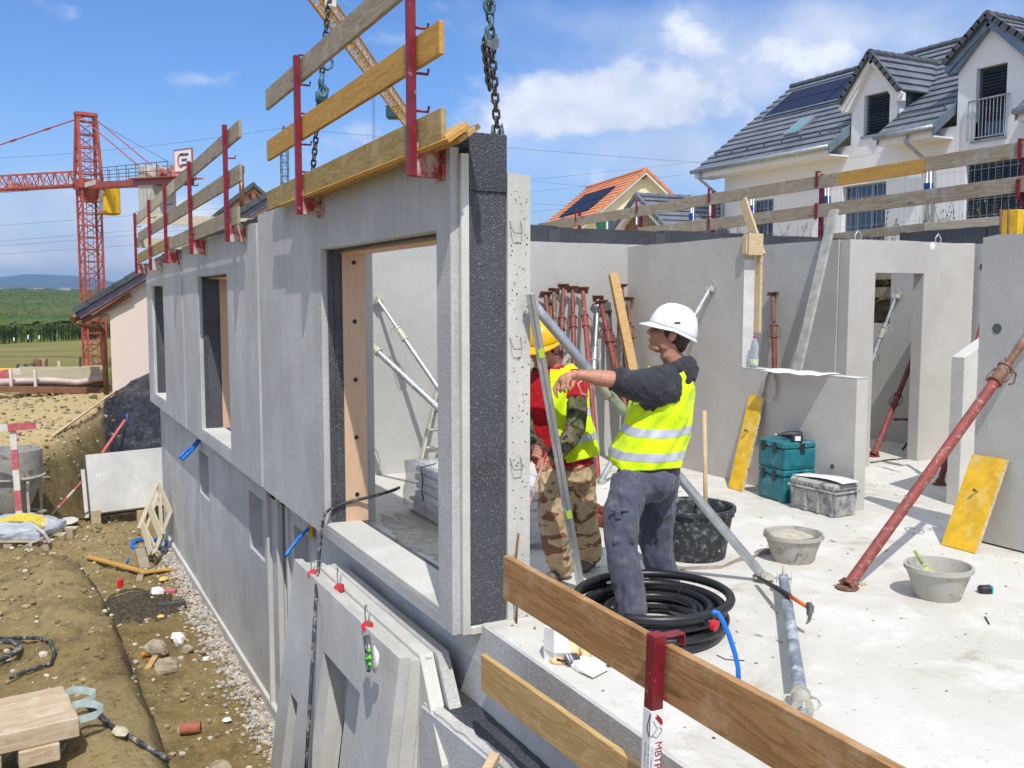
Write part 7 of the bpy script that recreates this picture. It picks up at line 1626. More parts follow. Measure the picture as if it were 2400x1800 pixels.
# ---------------------------------------------------------------- people
TMPC = []
def fuse(name, mb, mats, parent, voxel=.008, smooth=4, disp=None, deci=None):
    """melts the overlapping shapes of mb into one continuous skin"""
    me = bpy.data.meshes.new(name+'_t'); me.from_pydata([tuple(v) for v in mb.v], [], mb.f); o = bpy.data.objects.new('t', me); COL.objects.link(o)
    r = o.modifiers.new('r', 'REMESH'); r.mode = 'VOXEL'; r.voxel_size = voxel
    if smooth: s = o.modifiers.new('s', 'SMOOTH'); s.factor = .5; s.iterations = smooth
    dg = bpy.context.evaluated_depsgraph_get(); me2 = bpy.data.meshes.new_from_object(o.evaluated_get(dg)); bpy.data.objects.remove(o)
    m2 = MB(); m2.v = [v.co.copy() for v in me2.vertices]; m2.f = [list(p.vertices) for p in me2.polygons]; m2.m = [0]*len(m2.f)
    if disp:
        amp, sc, st = disp; nr = [v.normal.copy() for v in me2.vertices]
        for i, v in enumerate(m2.v):
            q = Vector((v.x*sc, v.y*sc, v.z*sc*st)); k = noise.fractal(q, .6, 2, 3); k = (1-abs(k)*2.2)
            m2.v[i] = v+nr[i]*amp*k
    bpy.data.meshes.remove(me2)
    return obj(name, m2, mats, parent, smooth=True)
FH = Vector((FW.x, FW.y, 0)).normalized(); RH = Vector((RT.x, RT.y, 0)).normalized(); ZU = Vector((0, 0, 1))
def PR(r, f=None): return r
def rot3(x, y, z): return Matrix((x, y, z)).transposed()
def chainp(m_, pts, n=14, flat=1.0, up=None):      # pts: (u, v, depth, radius)
    m_.path([J(u, v, d) for u, v, d, r in pts], [r for *_, r in pts], n, flat=flat, up=up)
    for u, v, d, r in (pts[0], pts[-1]): m_.ell(J(u, v, d), r*.98, n=12, m=8)
def rings(m_, R_, n=36, dep=5.75, pw=2.3, tilt=0):   # R_: (uL, uR, v, ry [, ddep])
    b = len(m_.v); out = []
    for r_ in R_:
        uL, uR, v, ry = r_[:4]; dd = dep+(r_[4] if len(r_) > 4 else 0); c = J((uL+uR)/2, v, dd); rx = (uR-uL)/2*dd/F; ring = []
        for j in range(n):
            a = 2*math.pi*j/n; ca, sa = math.cos(a), math.sin(a); x = math.copysign(abs(ca)**(2/pw), ca)*rx; y = math.copysign(abs(sa)**(2/pw), sa)*ry
            ring.append(c+RH*x+FH*y+ZU*(tilt*x))
        out.append(ring); m_.v += ring
    for i in range(len(R_)-1):
        for j in range(n): m_.f.append([b+i*n+j, b+(i+1)*n+j, b+(i+1)*n+(j+1) % n, b+i*n+(j+1) % n]); m_.m.append(0)
    m_.f.append([b+j for j in range(n)]); m_.m.append(0); k = b+(len(R_)-1)*n; m_.f.append([k+j for j in range(n)][::-1]); m_.m.append(0)
    return out
def head(m_, o, hx, hy, hz, s):
    def L(x, y, z): return o+hx*x*s+hy*y*s+hz*z*s
    Rm = rot3(hx, hy, hz)
    def e(x, y, z, a, b, c): m_.ell(L(x, y, z), (a*s, b*s, c*s), rot=Rm, n=22, m=14)
    e(-.012, 0, .035, .098, .078, .088); e(.030, 0, -.035, .062, .058, .080); e(.068, 0, -.098, .024, .030, .021); e(.045, 0, -.10, .035, .045, .022)
    for y in (-1, 1):
        e(.012, y*.048, -.062, .034, .016, .036); e(.064, y*.034, -.032, .026, .024, .024); e(.082, y*.030, .016, .014, .024, .010); e(.094, y*.012, -.034, .011, .009, .009)
        e(-.008, y*.079, -.012, .020, .009, .033); e(-.012, y*.088, -.008, .016, .005, .026)
    m_.path([L(.090, 0, .008), L(.104, 0, -.012), L(.114, 0, -.030), L(.100, 0, -.040)], [.008*s, .010*s, .0135*s, .008*s], 10)
    e(.091, 0, -.062, .011, .024, .006); e(.089, 0, -.072, .012, .022, .007); e(.080, 0, -.060, .018, .034, .026); e(.078, 0, .035, .024, .055, .03)
    return L, Rm
def helmet(parent, o, hx, hy, hz, s, mat, brimlen=1.0):
    Rm = rot3(hx, hy, hz)
    def L(x, y, z): return o+hx*x*s+hy*y*s+hz*z*s
    m_ = MB(); n, k = 40, 14; c = (-.010, 0, .030)
    rx, ry, rz = .134, .108, .130
    b = len(m_.v)
    for i in range(k+1):
        t = i/k*math.pi/2
        for j in range(n):
            a = 2*math.pi*j/n; f_ = math.cos(a); rr_ = math.cos(t)**.8
            x = c[0]+rx*rr_*math.cos(a); y = ry*rr_*math.sin(a); z = c[2]+rz*math.sin(t)-(.022*(1-math.sin(t)))*(1 if f_ < 0 else .2)*abs(f_)
            if abs(y) < .02 and t > .5: z += .004
            m_.v.append(L(x, y, z))
    for i in range(k):
        for j in range(n): m_.f.append([b+i*n+j, b+i*n+(j+1) % n, b+(i+1)*n+(j+1) % n, b+(i+1)*n+j]); m_.m.append(0)
    h = obj('helmet', m_, mat, parent, smooth=True); sl = h.modifiers.new('s', 'SOLIDIFY'); sl.thickness = .004
    # rim and peak
    m_ = MB(); b = 0; outer = []; inner = []
    for j in range(n):
        a = 2*math.pi*j/n; f_ = max(0, math.cos(a)); ex = .012+(.060*brimlen)*f_**1.6; zb_ = c[2]-(.022*(1 if math.cos(a) < 0 else .2)*abs(math.cos(a)))
        inner.append((c[0]+rx*.985*math.cos(a), ry*.985*math.sin(a), zb_+.002)); outer.append((c[0]+(rx+ex)*math.cos(a), (ry+.010)*math.sin(a), zb_-.008-.020*f_*brimlen))
    m_.v = [L(*p) for p in inner]+[L(*p) for p in outer]+[L(p[0], p[1], p[2]-.007) for p in outer]+[L(p[0], p[1], p[2]-.009) for p in inner]
    for j in range(n):
        q = (j+1) % n
        for r_ in range(3): m_.f.append([r_*n+j, (r_+1)*n+j, (r_+1)*n+q, r_*n+q]); m_.m.append(0)
    obj('peak', m_, mat, h, smooth=True)
    m_ = MB(); m_.path([L(.10, 0, .098), L(.04, 0, .140), L(-.04, 0, .150), L(-.11, 0, .115)], [.006*s, .009*s, .009*s, .006*s], 8); obj('ridge', m_, mat, h, smooth=True)
    return h, L
def band(parent, fn, v0, v1, j0, j1, n_, mat, off=.004, nm='reflective_band'):
    m_ = MB(); K = 5
    for i in range(n_+1):
        a = j0+(j1-j0)*i/n_
        for k in range(K+1): m_.v.append(fn(a, k/K, off))
    for i in range(n_):
        for k in range(K): p = i*(K+1)+k; m_.f.append([p, p+1, p+K+2, p+K+1]); m_.m.append(0)
    o = obj(nm, m_, mat, parent, smooth=True); return o
# ---- pointing worker
D1 = 5.75
w1p = J(1515, 1420, 5.7); w1p.z = 0
W1 = thing('person', 'man in white helmet and yellow vest pointing with his bare forearm', 'person', w1p)
th_ = R(17); fdir = (-RH*math.cos(R(6))+FH*math.sin(R(6))).normalized()
hx = fdir*math.cos(th_)+ZU*math.sin(th_); hz = -fdir*math.sin(th_)+ZU*math.cos(th_); hy = hz.cross(hx)
ho = J(1572, 780, D1); hs_ = 1.13
m_ = MB(); L1_, Rm1 = head(m_, ho, hx, hy, hz, hs_)
m_.path([L1_(-.02, 0, -.05), L1_(-.035, 0, -.11), J(1588, 858, D1+.02), J(1588, 885, D1+.02)], [.060*hs_, .058*hs_, .066, .10], 18)
# trunk and arms under the clothes
m_.path([J(1588, 880, D1), J(1570, 940, D1), J(1535, 1040, D1), J(1522, 1110, D1)], [.08, .10, .10, .10], 20)
m_.path([J(1550, 905, 5.60), J(1480, 900, 5.56), J(1432, 890, 5.52)], [.055, .046, .044], 12)
m_.path([J(1440, 889, 5.52), J(1420, 888, 5.515), J(1400, 885, 5.51), J(1378, 882, 5.505), J(1360, 879, 5.50), J(1350, 880, 5.495)], [.056, .058, .053, .043, .034, .031], 14, flat=.86)
for p_, r_ in (((1352, 880, 5.49), (.034, .026, .028)), ((1342, 880, 5.485), (.038, .038, .030)), ((1330, 884, 5.48), (.038, .046, .030)), ((1318, 889, 5.48), (.028, .044, .026))): m_.ell(J(*p_), r_, rot=rot3(RH*.96-ZU*-.25, FH, ZU), n=14, m=10)
def fing(m_, P_, r=.0098): m_.path([J(*p) for p in P_], [r*1.08]*(len(P_)-2)+[r*.98, r*.78], 10); m_.ell(J(*P_[-1]), r*.78, n=8, m=6); [m_.ell(J(*p), r*1.12, n=8, m=6) for p in P_[1:-1]]
fing(m_, [(1322, 887, 5.505), (1306, 896, 5.51), (1300, 911, 5.50), (1302, 920, 5.495), (1306, 930, 5.49)], .0118)
fing(m_, [(1324, 886, 5.48), (1311.5, 897, 5.475), (1309, 911, 5.47), (1314, 918, 5.48)], .0122)
fing(m_, [(1330, 886, 5.455), (1320.5, 897, 5.448), (1319, 911, 5.443), (1324, 918, 5.455)], .0122)
fing(m_, [(1338, 886, 5.435), (1330.5, 896, 5.43), (1330, 908, 5.425), (1335, 915, 5.435)], .0110)
fing(m_, [(1350, 886, 5.50), (1343, 897, 5.47), (1341, 905, 5.452), (1338, 910, 5.45)], .0120)
m_.path([J(1500, 1120, 5.65), J(1462, 1240, 5.56), J(1478, 1440, 5.52)], [.07, .055, .045], 12); m_.path([J(1545, 1120, 5.85), J(1545, 1240, 5.95), J(1565, 1375, 6.0)], [.07, .055, .045], 12)
m_.ell(J(1520, 1112, 5.74), (.11, .09, .08))
fuse('body', m_, M['skin'], W1, .0042, 2)
m_ = MB(); 
m_.ell(L1_(-.040, 0, .00), (.073*hs_, .078*hs_, .078*hs_), rot=Rm1, n=22, m=14); m_.ell(L1_(-.06, 0, -.045), (.045*hs_, .062*hs_, .050*hs_), rot=Rm1); m_.ell(L1_(.020, .066, .004), (.020*hs_, .014*hs_, .030*hs_), rot=Rm1); m_.ell(L1_(.020, -.066, .004), (.020*hs_, .014*hs_, .030*hs_), rot=Rm1)
fuse('hair', m_, M['hair'], W1, .005, 2)
for y in (-1, 1): m_ = MB(); m_.ell(L1_(.0855, y*.031, -.003), (.010*hs_, .012*hs_, .006*hs_), rot=Rm1, n=10, m=8); obj('eye', m_, plain('dark_eye', (.03, .02, .015), .3, bmp=None), W1, smooth=True); m_ = MB(); m_.path([L1_(.098, y*.010, .017), L1_(.096, y*.030, .023), L1_(.080, y*.048, .016)], [.004, .0045, .003], 6); obj('eyebrow', m_, M['hair'], W1, smooth=True)
HL, Lh = helmet(W1, L1_(.004, 0, -.004), hx, hy, hz, 1.12, M['helmw'], .62)
m_ = MB(); q = L1_(-.005, -.112 if hy.dot(CP-ho) < 0 else .112, .045); ny = hy if hy.dot(CP-ho) > 0 else -hy; m_.obox(L1_(-.01, 0, .062)+ny*.118, hx*.016-hz*.006, ny*.004, hz*.004+hx*.002); obj('slot', m_, M['black'], HL)
m_ = MB(); m_.path([L1_(.04, 0, .02)+ny*.112, L1_(-.02, 0, .018)+ny*.119, L1_(-.08, 0, .008)+ny*.095, L1_(-.125, 0, -.004)+ny*.03], .006, 6); obj('rim_band', m_, M['helmw'], HL, smooth=True)
# sweatshirt
m_ = MB()
m_.path([J(1566, 905, 5.64), J(1538, 907, 5.585), J(1505, 905, 5.56), J(1478, 901, 5.55), J(1452, 893, 5.535), J(1436, 889, 5.525)], [.125, .122, .100, .084, .073, .064], 20)
m_.ell(J(1540, 918, 5.62), (.13, .09, .14)); m_.ell(J(1575, 884, 5.72), (.12, .12, .08), n=20, m=14)
rings(m_, [(1520, 1606, 884, .12), (1505, 1606, 930, .14), (1495, 1602, 1000, .14)])
m_.path([J(1592, 910, 5.93), J(1575, 960, 6.0), J(1550, 1010, 6.0)], [.08, .065, .055], 14)
# hood and collar
m_.path([J(1542, 876, 5.64), J(1562, 868, 5.61), J(1588, 860, 5.62), J(1612, 850, 5.72), J(1612, 856, 5.84), J(1580, 864, 5.9), J(1550, 874, 5.86), J(1542, 876, 5.74), J(1542, 876, 5.64)], [.026, .030, .036, .044, .042, .032, .026, .024, .026], 12)
m_.path([J(1612, 846, 5.70), J(1620, 868, 5.66), J(1616, 888, 5.62), J(1608, 900, 5.60)], [.042, .048, .034, .016], 12); m_.ell(J(1596, 868, 5.68), (.085, .09, .045), rot=Matrix.Rotation(-.3, 3, 'Y'))
fuse('sweatshirt', m_, M['hoodie'], W1, .0065, 4, (.006, 12, .55))
for k in range(3): m_ = MB(); c_ = J(1437+k*5.5, 889, 5.525); ax_ = (J(1500, 904, 5.56)-J(1436, 889, 5.525)).normalized(); a1_ = ax_.cross(ZU).normalized(); b1_ = ax_.cross(a1_); m_.path([c_+(a1_*math.cos(a)+b1_*math.sin(a))*(.062+.003*k) for a in [2*math.pi*i/20 for i in range(20)]], .0065, 8, closed=True, caps=False); obj('rolled_cuff', m_, M['hoodie'], W1, smooth=True)
# vest
VR = [(1528, 1608, 860, .145), (1506, 1618, 878, .185), (1491, 1623, 905, .200), (1484, 1621, 935, .190), (1474, 1619, 965, .188), (1462, 1614, 995, .184), (1448, 1610, 1025, .184), (1436, 1604, 1052, .186), (1432, 1598, 1074, .186), (1440, 1592, 1093, .184)]
NV = 72
def vsurf(R_, dep, tilt=0, pw=2.3):
    def f(a, v, off=0):
        i = 0
        while i < len(R_)-2 and v > R_[i+1][2]: i += 1
        t = (v-R_[i][2])/(R_[i+1][2]-R_[i][2]); q = [R_[i][k]+(R_[i+1][k]-R_[i][k])*t for k in range(4)]
        c = J((q[0]+q[1])/2, v, dep); rx = (q[1]-q[0])/2*dep/F+off; ry = q[3]+off; ca, sa = math.cos(a), math.sin(a)
        fold = .006*math.sin(a*7+v*.035)+.005*math.sin(a*3-v*.06)+.004*math.sin(a*13+v*.09)
        x = math.copysign(abs(ca)**(2/pw), ca)*(rx+fold); y = math.copysign(abs(sa)**(2/pw), sa)*(ry+fold)
        return c+RH*x+FH*y
    return f
vf = vsurf(VR, D1)
def vest(parent, vf, vtop, hemf, hole, mat, nv=30, na=120):
    m_ = MB(); ok = {}
    for i in range(na):
        a = 2*math.pi*i/na
        for j in range(nv+1): vb = hemf(a); m_.v.append(vf(a, vtop+(vb-vtop)*j/nv, 0))
    for i in range(na):
        for j in range(nv):
            a = 2*math.pi*(i+.5)/na; v = vtop+(hemf(a)-vtop)*(j+.5)/nv
            if hole(a, v): continue
            p, q = i*(nv+1)+j, ((i+1) % na)*(nv+1)+j; m_.f.append([p, p+1, q+1, q]); m_.m.append(0)
    o = obj('vest', m_, mat, parent, smooth=True); s = o.modifiers.new('s', 'SOLIDIFY'); s.thickness = .006; s.offset = 1; return o
def projhole(fn):   # holes given in photo coordinates on the near half
    return lambda a, v: fn(a, v)
def q1(p):
    d = p-CP; z = d.dot(FW); return 1200+F*d.dot(RT)/z, 900-F*d.dot(UPV)/z
def hole1(a, v):
    p = vf(a, v); u, vv = q1(p); near = math.sin(a) < 0
    if near and ((u-1527)/46)**2+((vv-906)/50)**2 < 1: return True
    if near and u < 1500 and vv < 948 and vv < 955-(u-1460)*.1: return True
    if not near and ((u-1580)/40)**2+((vv-915)/48)**2 < 1: return True
    if ((u-1572)/38)**2+((vv-858)/22)**2 < 1: return True
    return False
VE = vest(W1, vf, 862, lambda a: 1091+4*math.sin(a*2+.5)-8*(math.cos(a) < -.8), hole1, M['hivis'], 84, 260)
def bfn(vf, vmid, hw):
    return lambda a, k, off: vf(a, vmid(a)+hw*(k*2-1), off)
def ang_range(u0, u1): return u0, u1
b1 = band(VE, bfn(vf, lambda a: 1001+6*math.sin(-a)-7*math.cos(a)*0-6*(1-math.sin(-a) if math.sin(a) < 0 else 1), 9.5), 0, 0, -math.pi, math.pi, 120, M['reflect'], .0085)
b2 = band(VE, bfn(vf, lambda a: 1056+5*math.sin(-a), 9.5), 0, 0, -math.pi, math.pi, 120, M['reflect'], .0085)
def strip_(u0, v0, u1, v1, w=7):
    m_ = MB(); n_ = 16
    for i in range(n_+1):
        u = u0+(u1-u0)*i/n_; v = v0+(v1-v0)*i/n_; best = None
        for s_ in (-1, 1):
            uu = u+s_*w
            # find the angle on the near side whose projection is uu
            lo, hi = -math.pi+.02, -.02
            for _ in range(30):
                mid = (lo+hi)/2
                if q1(vf(mid, v))[0] < uu: lo = mid
                else: hi = mid
            m_.v.append(vf((lo+hi)/2, v, .009))
    for i in range(n_): m_.f.append([i*2, i*2+1, i*2+3, i*2+2]); m_.m.append(0)
    obj('reflective_band', m_, M['reflect'], VE, smooth=True)
strip_(1458, 958, 1468, 996, 6)
# black piping of the armhole and hem
m_ = MB(); m_.path([vf(2*math.pi*i/80, 1091+4*math.sin(4*math.pi*i/80+.5)-8*(math.cos(2*math.pi*i/80) < -.8), .002) for i in range(80)], .004, 6, closed=True, caps=False); obj('piping', m_, M['black'], VE, smooth=True)
# shirt hem, trousers, boots
m_ = MB(); rings(m_, [(1448, 1590, 1080, .155), (1450, 1590, 1106, .155)]); obj('shirt_hem', m_, M['redshirt'], W1, smooth=True)
m_ = MB(); rings(m_, [(1458, 1590, 1090, .145), (1448, 1592, 1110, .15), (1440, 1586, 1140, .155)], dep=5.75)
m_.path([J(1478, 1120, 5.68), J(1468, 1170, 5.62), J(1457, 1215, 5.58), J(1455, 1262, 5.56), J(1462, 1320, 5.54), J(1473, 1380, 5.53), J(1477, 1430, 5.52), J(1478, 1452, 5.52)], [.105, .105, .100, .094, .090, .088, .090, .083], 22)
m_.path([J(1545, 1120, 5.80), J(1540, 1170, 5.86), J(1538, 1220, 5.90), J(1536, 1265, 5.94), J(1543, 1310, 5.97), J(1555, 1345, 6.0), J(1565, 1378, 6.02)], [.125, .115, .105, .098, .090, .086, .080], 22)
m_.ell(J(1508, 1132, 5.66), (.11, .10, .12)); m_.ell(J(1535, 1128, 5.68), (.12, .12, .12)); m_.ell(J(1452, 1225, 5.52), (.06, .035, .085)); m_.ell(J(1462, 1265, 5.50), (.08, .03, .03)); m_.ell(J(1436, 1195, 5.56), (.035, .06, .07))
fuse('trousers', m_, M['trouser'], W1, .0075, 3, (.010, 8, .45))
for (u, v, d, w_, h_) in ((1452, 1195, 5.485, .055, .010), (1448, 1206, 5.478, .016, .025)):
    m_ = MB(); m_.obox(J(u, v, d), RH*w_, FH*.012, ZU*h_); obj('pocket_flap', m_, M['trouser'], W1, bevel=.006)
m_ = MB(); m_.obox(J(1468, 1272, 5.482), RH*.045+ZU*-.002, FH*.006, ZU*.005); obj('knee_strap', m_, M['hoodie'], W1)
for (u, v, d) in ((1478, 1452, 5.52), (1567, 1388, 6.02)):
    q = J(u, v, d); q.z = 0; m_ = MB(); m_.ell(q+Vector((0, 0, .055))+fdir*.02, (.05, .05, .06)); m_.ell(q+fdir*.12+Vector((0, 0, .035)), (.075, .048, .045), rot=rot3(fdir, fdir.cross(ZU), ZU)); m_.ell(q+fdir*-.02+Vector((0, 0, .035)), (.07, .045, .04), rot=rot3(fdir, fdir.cross(ZU), ZU))
    m_.v = [Vector((p.x, p.y, max(p.z, .004))) for p in m_.v]; fuse('boot', m_, M['boot'], W1, .008, 2)
# ---- man in red shirt, half behind the panel
D2_ = 6.22
w2p = J(1325, 1340, 6.4); w2p.z = 0
W2 = thing('person', 'man in yellow helmet, red shirt and camouflage trousers standing behind the level', 'person', w2p)
fd2 = (-FH*math.cos(R(24))-RH*math.sin(R(24))).normalized(); th2 = R(-14)
hx = fd2*math.cos(th2)+ZU*math.sin(th2); hz = -fd2*math.sin(th2)+ZU*math.cos(th2); hy = hz.cross(hx)
ho = J(1271, 812, D2_-.03); hs_ = 1.10
m_ = MB(); L2_, Rm2 = head(m_, ho, hx, hy, hz, hs_)
m_.path([L2_(-.02, 0, -.05), L2_(-.03, 0, -.10), J(1290, 868, D2_+.05), J(1300, 890, D2_+.05)], [.058*hs_, .058*hs_, .07, .10], 18)
m_.path([J(1300, 890, D2_+.05), J(1305, 960, D2_+.05), J(1315, 1060, D2_+.1)], [.12, .14, .13], 18)
LA = [(1352, 905, 6.15, .050), (1350, 960, 6.10, .045), (1347, 1000, 6.05, .042), (1320, 1045, 5.93, .036), (1294, 1074, 5.84, .028), (1284, 1082, 5.82, .027)]
RA = [(1232, 905, 6.35, .050), (1226, 960, 6.25, .045), (1228, 1005, 6.12, .040), (1244, 1036, 5.98, .032), (1258, 1054, 5.88, .027)]
for A_ in (LA, RA): m_.path([J(u, v, d) for u, v, d, r in A_], [r for *_, r in A_], 12)
def fist(c, dirv, outv, sd, gl=.0098):
    c = Vector(c); dirv = dirv.normalized(); outv = (outv-dirv*outv.dot(dirv)).normalized(); sv = dirv.cross(outv)
    m_.ell(c, (.030, .042, .040), rot=rot3(outv, dirv, sv), n=14, m=10)
    for k in range(4):
        o_ = dirv*(.028-.019*k); P_ = [c+o_+sv*.030+outv*.006, c+o_+sv*.034-outv*.022, c+o_+sv*.012-outv*.040, c+o_-sv*.012-outv*.034]
        m_.path(P_, [gl*1.1, gl*1.08, gl, gl*.8], 9)
        for p in P_: m_.ell(p, gl*1.05 if p is not P_[-1] else gl*.8, n=8, m=6)
    m_.path([c+dirv*.02-sv*.02, c+dirv*.044-sv*.018-outv*.018, c+dirv*.052-outv*.034+sv*.008], [.012, .0115, .009], 9); m_.ell(c+dirv*.052-outv*.034+sv*.008, .009, n=8, m=6)
bar0, bar1 = J(1279, 1068, 5.77), J(1238, 1190, 5.72)
bd = (bar1-bar0).normalized()
fist(J(1274, 1090, 5.80), -bd, FH, 1); fist(J(1266, 1062, 5.84), -bd, FH*.9+RH*.2, 1)
m_.ell(J(1266, 1045, 5.87), (.028, .026, .05)); m_.ell(J(1284, 1082, 5.83), (.03, .026, .03))
for A_ in ([(1302, 1090, 6.22, .08), (1296, 1215, 6.22, .058), (1318, 1335, 6.36, .045)], [(1350, 1090, 6.36, .08), (1368, 1205, 6.38, .058), (1383, 1310, 6.62, .045)]): m_.path([J(u, v, d) for u, v, d, r in A_], [r for *_, r in A_], 12)
m_.ell(J(1322, 1095, 6.3), (.14, .11, .10))
fuse('body', m_, M['skin'], W2, .0045, 2)
m_ = MB(); m_.ell(L2_(-.035, 0, .006), (.075*hs_, .0795*hs_, .078*hs_), rot=Rm2, n=20, m=14); fuse('hair', m_, M['hair'], W2, .006, 2)
for y in (-1, 1):
    m_ = MB(); m_.ell(L2_(.0875, y*.032, -.003), (.009*hs_, .013*hs_, .006*hs_), rot=Rm2, n=10, m=8); obj('eye', m_, plain('dark_eye', (.03, .02, .015), .3, bmp=None), W2, smooth=True); m_ = MB(); m_.path([L2_(.099, y*.012, .017), L2_(.097, y*.030, .022), L2_(.080, y*.048, .015)], [.004, .0045, .003], 6); obj('eyebrow', m_, M['hair'], W2, smooth=True)
helmet(W2, L2_(0, 0, .004), hx, hy, hz, 1.08, M['helmy'], .75)
# red shirt with short sleeves
m_ = MB(); SR = [(1272, 1336, 858, .09), (1240, 1358, 876, .13), (1226, 1368, 905, .15), (1226, 1368, 950, .15), (1232, 1372, 1010, .15), (1242, 1388, 1060, .155), (1250, 1394, 1084, .155)]
rings(m_, SR, dep=D2_+.05)
m_.path([J(1340, 885, 6.22), J(1350, 905, 6.17), J(1351, 925, 6.14), J(1350, 938, 6.12)], [.085, .080, .072, .066], 18); m_.path([J(1243, 885, 6.32), J(1233, 905, 6.32), J(1230, 935, 6.28)], [.085, .080, .068], 18)
fuse('shirt', m_, M['redshirt'], W2, .007, 3, (.005, 11, .6))
m_ = MB(); m_.path([J(1350, 925, 6.14), J(1352, 950, 6.11), J(1352, 980, 6.07), J(1348, 1005, 6.03), J(1334, 1030, 5.97), J(1316, 1050, 5.91), J(1299, 1068, 5.855), J(1291, 1075, 5.84)], [.058, .064, .063, .062, .056, .050, .043, .038], 18)
fuse('camouflage_sleeve', m_, M['woodland'], W2, .006, 3, (.006, 16, .7))
m_ = MB(); m_.path([J(1230, 925, 6.28), J(1227, 970, 6.22), J(1230, 1005, 6.11), J(1243, 1032, 5.99), J(1254, 1044, 5.91)], [.058, .062, .056, .046, .040], 18)
fuse('camouflage_sleeve', m_, M['woodland'], W2, .006, 3, (.006, 16, .7))
VR2 = [(1268, 1340, 854, .10), (1238, 1362, 872, .145), (1222, 1372, 900, .168), (1220, 1376, 940, .17), (1222, 1386, 990, .17), (1226, 1398, 1035, .172), (1232, 1404, 1060, .172), (1238, 1404, 1078, .172)]
vf2 = vsurf(VR2, D2_+.05)
def hole2(a, v):
    p = vf2(a, v); u, vv = q1(p); near = math.sin(a) < 0
    if near and 1258-(vv-850)*.14-8 < u < 1290-(vv-850)*.02+(vv > 990)*(vv-990)*.45 and vv > 862: return True
    if ((u-1356)/20)**2+((vv-905)/38)**2 < 1 and math.cos(a) > .2: return True
    if ((u-1236)/20)**2+((vv-905)/38)**2 < 1 and math.cos(a) < -.2: return True
    if ((u-1298)/30)**2+((vv-852)/16)**2 < 1: return True
    return False
VE2 = vest(W2, vf2, 855, lambda a: 1074-14*math.cos(a), hole2, M['hivis'], 76, 240)
for vm in (975, 1030):
    m_ = MB(); n_ = 60
    for i in range(n_+1):
        a = -1.15+2.6*i/n_
        for k in range(4): m_.v.append(vf2(a, vm-14*math.cos(a)+8*(k/1.5-1), .0085))
    for i in range(n_):
        for k in range(3): p = i*4+k; m_.f.append([p, p+1, p+5, p+4]); m_.m.append(0)
    obj('reflective_band', m_, M['reflect'], VE2, smooth=True)
# trousers
m_ = MB(); rings(m_, [(1250, 1392, 1072, .145), (1258, 1390, 1095, .15), (1266, 1386, 1125, .15)], dep=6.27)
m_.path([J(1310, 1105, 6.22), J(1306, 1150, 6.21), J(1303, 1200, 6.21), J(1303, 1245, 6.22), J(1306, 1290, 6.29), J(1315, 1322, 6.34), J(1319, 1340, 6.37)], [.125, .118, .108, .100, .086, .076, .072], 22)
m_.path([J(1352, 1105, 6.33), J(1358, 1150, 6.35), J(1362, 1195, 6.36), J(1368, 1235, 6.40), J(1378, 1268, 6.50), J(1383, 1300, 6.60)], [.115, .105, .098, .092, .086, .080], 22)
m_.ell(J(1352, 1175, 6.25), (.055, .04, .07)); fuse('trousers', m_, M['desert'], W2, .0075, 3, (.010, 8, .6))
for (u, v, d, mt) in ((1308, 1352, 6.36, 'boot'), (1382, 1322, 6.64, 'boot')):
    q = J(u, v, d); q.z = 0; f_ = fd2; m_ = MB(); m_.ell(q+Vector((0, 0, .06)), (.05, .05, .06)); m_.ell(q+f_*.10+Vector((0, 0, .035)), (.085, .048, .045), rot=rot3(f_, f_.cross(ZU), ZU)); m_.ell(q+f_*-.02+Vector((0, 0, .035)), (.06, .045, .04), rot=rot3(f_, f_.cross(ZU), ZU))
    m_.v = [Vector((p.x, p.y, max(p.z, .004))) for p in m_.v]; fuse('boot', m_, M['boot'], W2, .007, 2)
m_ = MB(); m_.tube(bar0-bd*.06, bar1+bd*.25, .0095, n=10); tag(obj('crowbar', m_, M['redw'], smooth=True), 'dark red iron bar held in both hands by the man in the red shirt', 'bar')
# ---------------------------------------------------------------- things in and around the excavation
def gp(u, v, z=-1.0, it=12):      # point where the sight line meets the ground
    for _ in range(it): p = U(u, v, 'z', z); z = .5*z+.5*g(p.x, p.y, False)
    p = U(u, v, 'z', z); return p
def gpt(u, v, lift=0):
    d = ray(u, v)/F; t = 6.0
    while t < 90:
        p = CP+d*t
        if p.z <= g(p.x, p.y): break
        t += .04
    p = CP+d*t; p.z = g(p.x, p.y)+lift; return p
# black sheeting over the slope
m_ = MB(); NX, NY = 60, 60
for j in range(NY+1):
    y = 23.6+6.3*j/NY
    for i in range(NX+1):
        xl = lerpt([(23.6, 1.80), (26, 1.78), (27.5, 1.90), (28.9, 2.05), (30, 2.5)], y)+.05*noise.noise(Vector((y*2, 3, 0))); x = xl+(7.5-xl)*(i/NX)**1.2
        w = fbm(x*1.6+y*.8, y*.5-x*.2, 2, 4)*.06+abs(noise.noise(Vector((x*1.1+y*1.4, y*.3, 5))))*.09; m_.v.append(Vector((x, y, max(g(x, y, False), PIT_Z)+.07+w*(.35 if i == 0 else 1))))
for j in range(NY):
    for i in range(NX): a = j*(NX+1)+i; m_.f.append([a, a+1, a+NX+2, a+NX+1]); m_.m.append(0)
o = obj('black_sheeting', m_, M['tarp'], smooth=True); s = o.modifiers.new('s', 'SOLIDIFY'); s.thickness = .01; tag(o, 'wrinkled black plastic sheeting covering the bank below the pink house', 'sheeting')
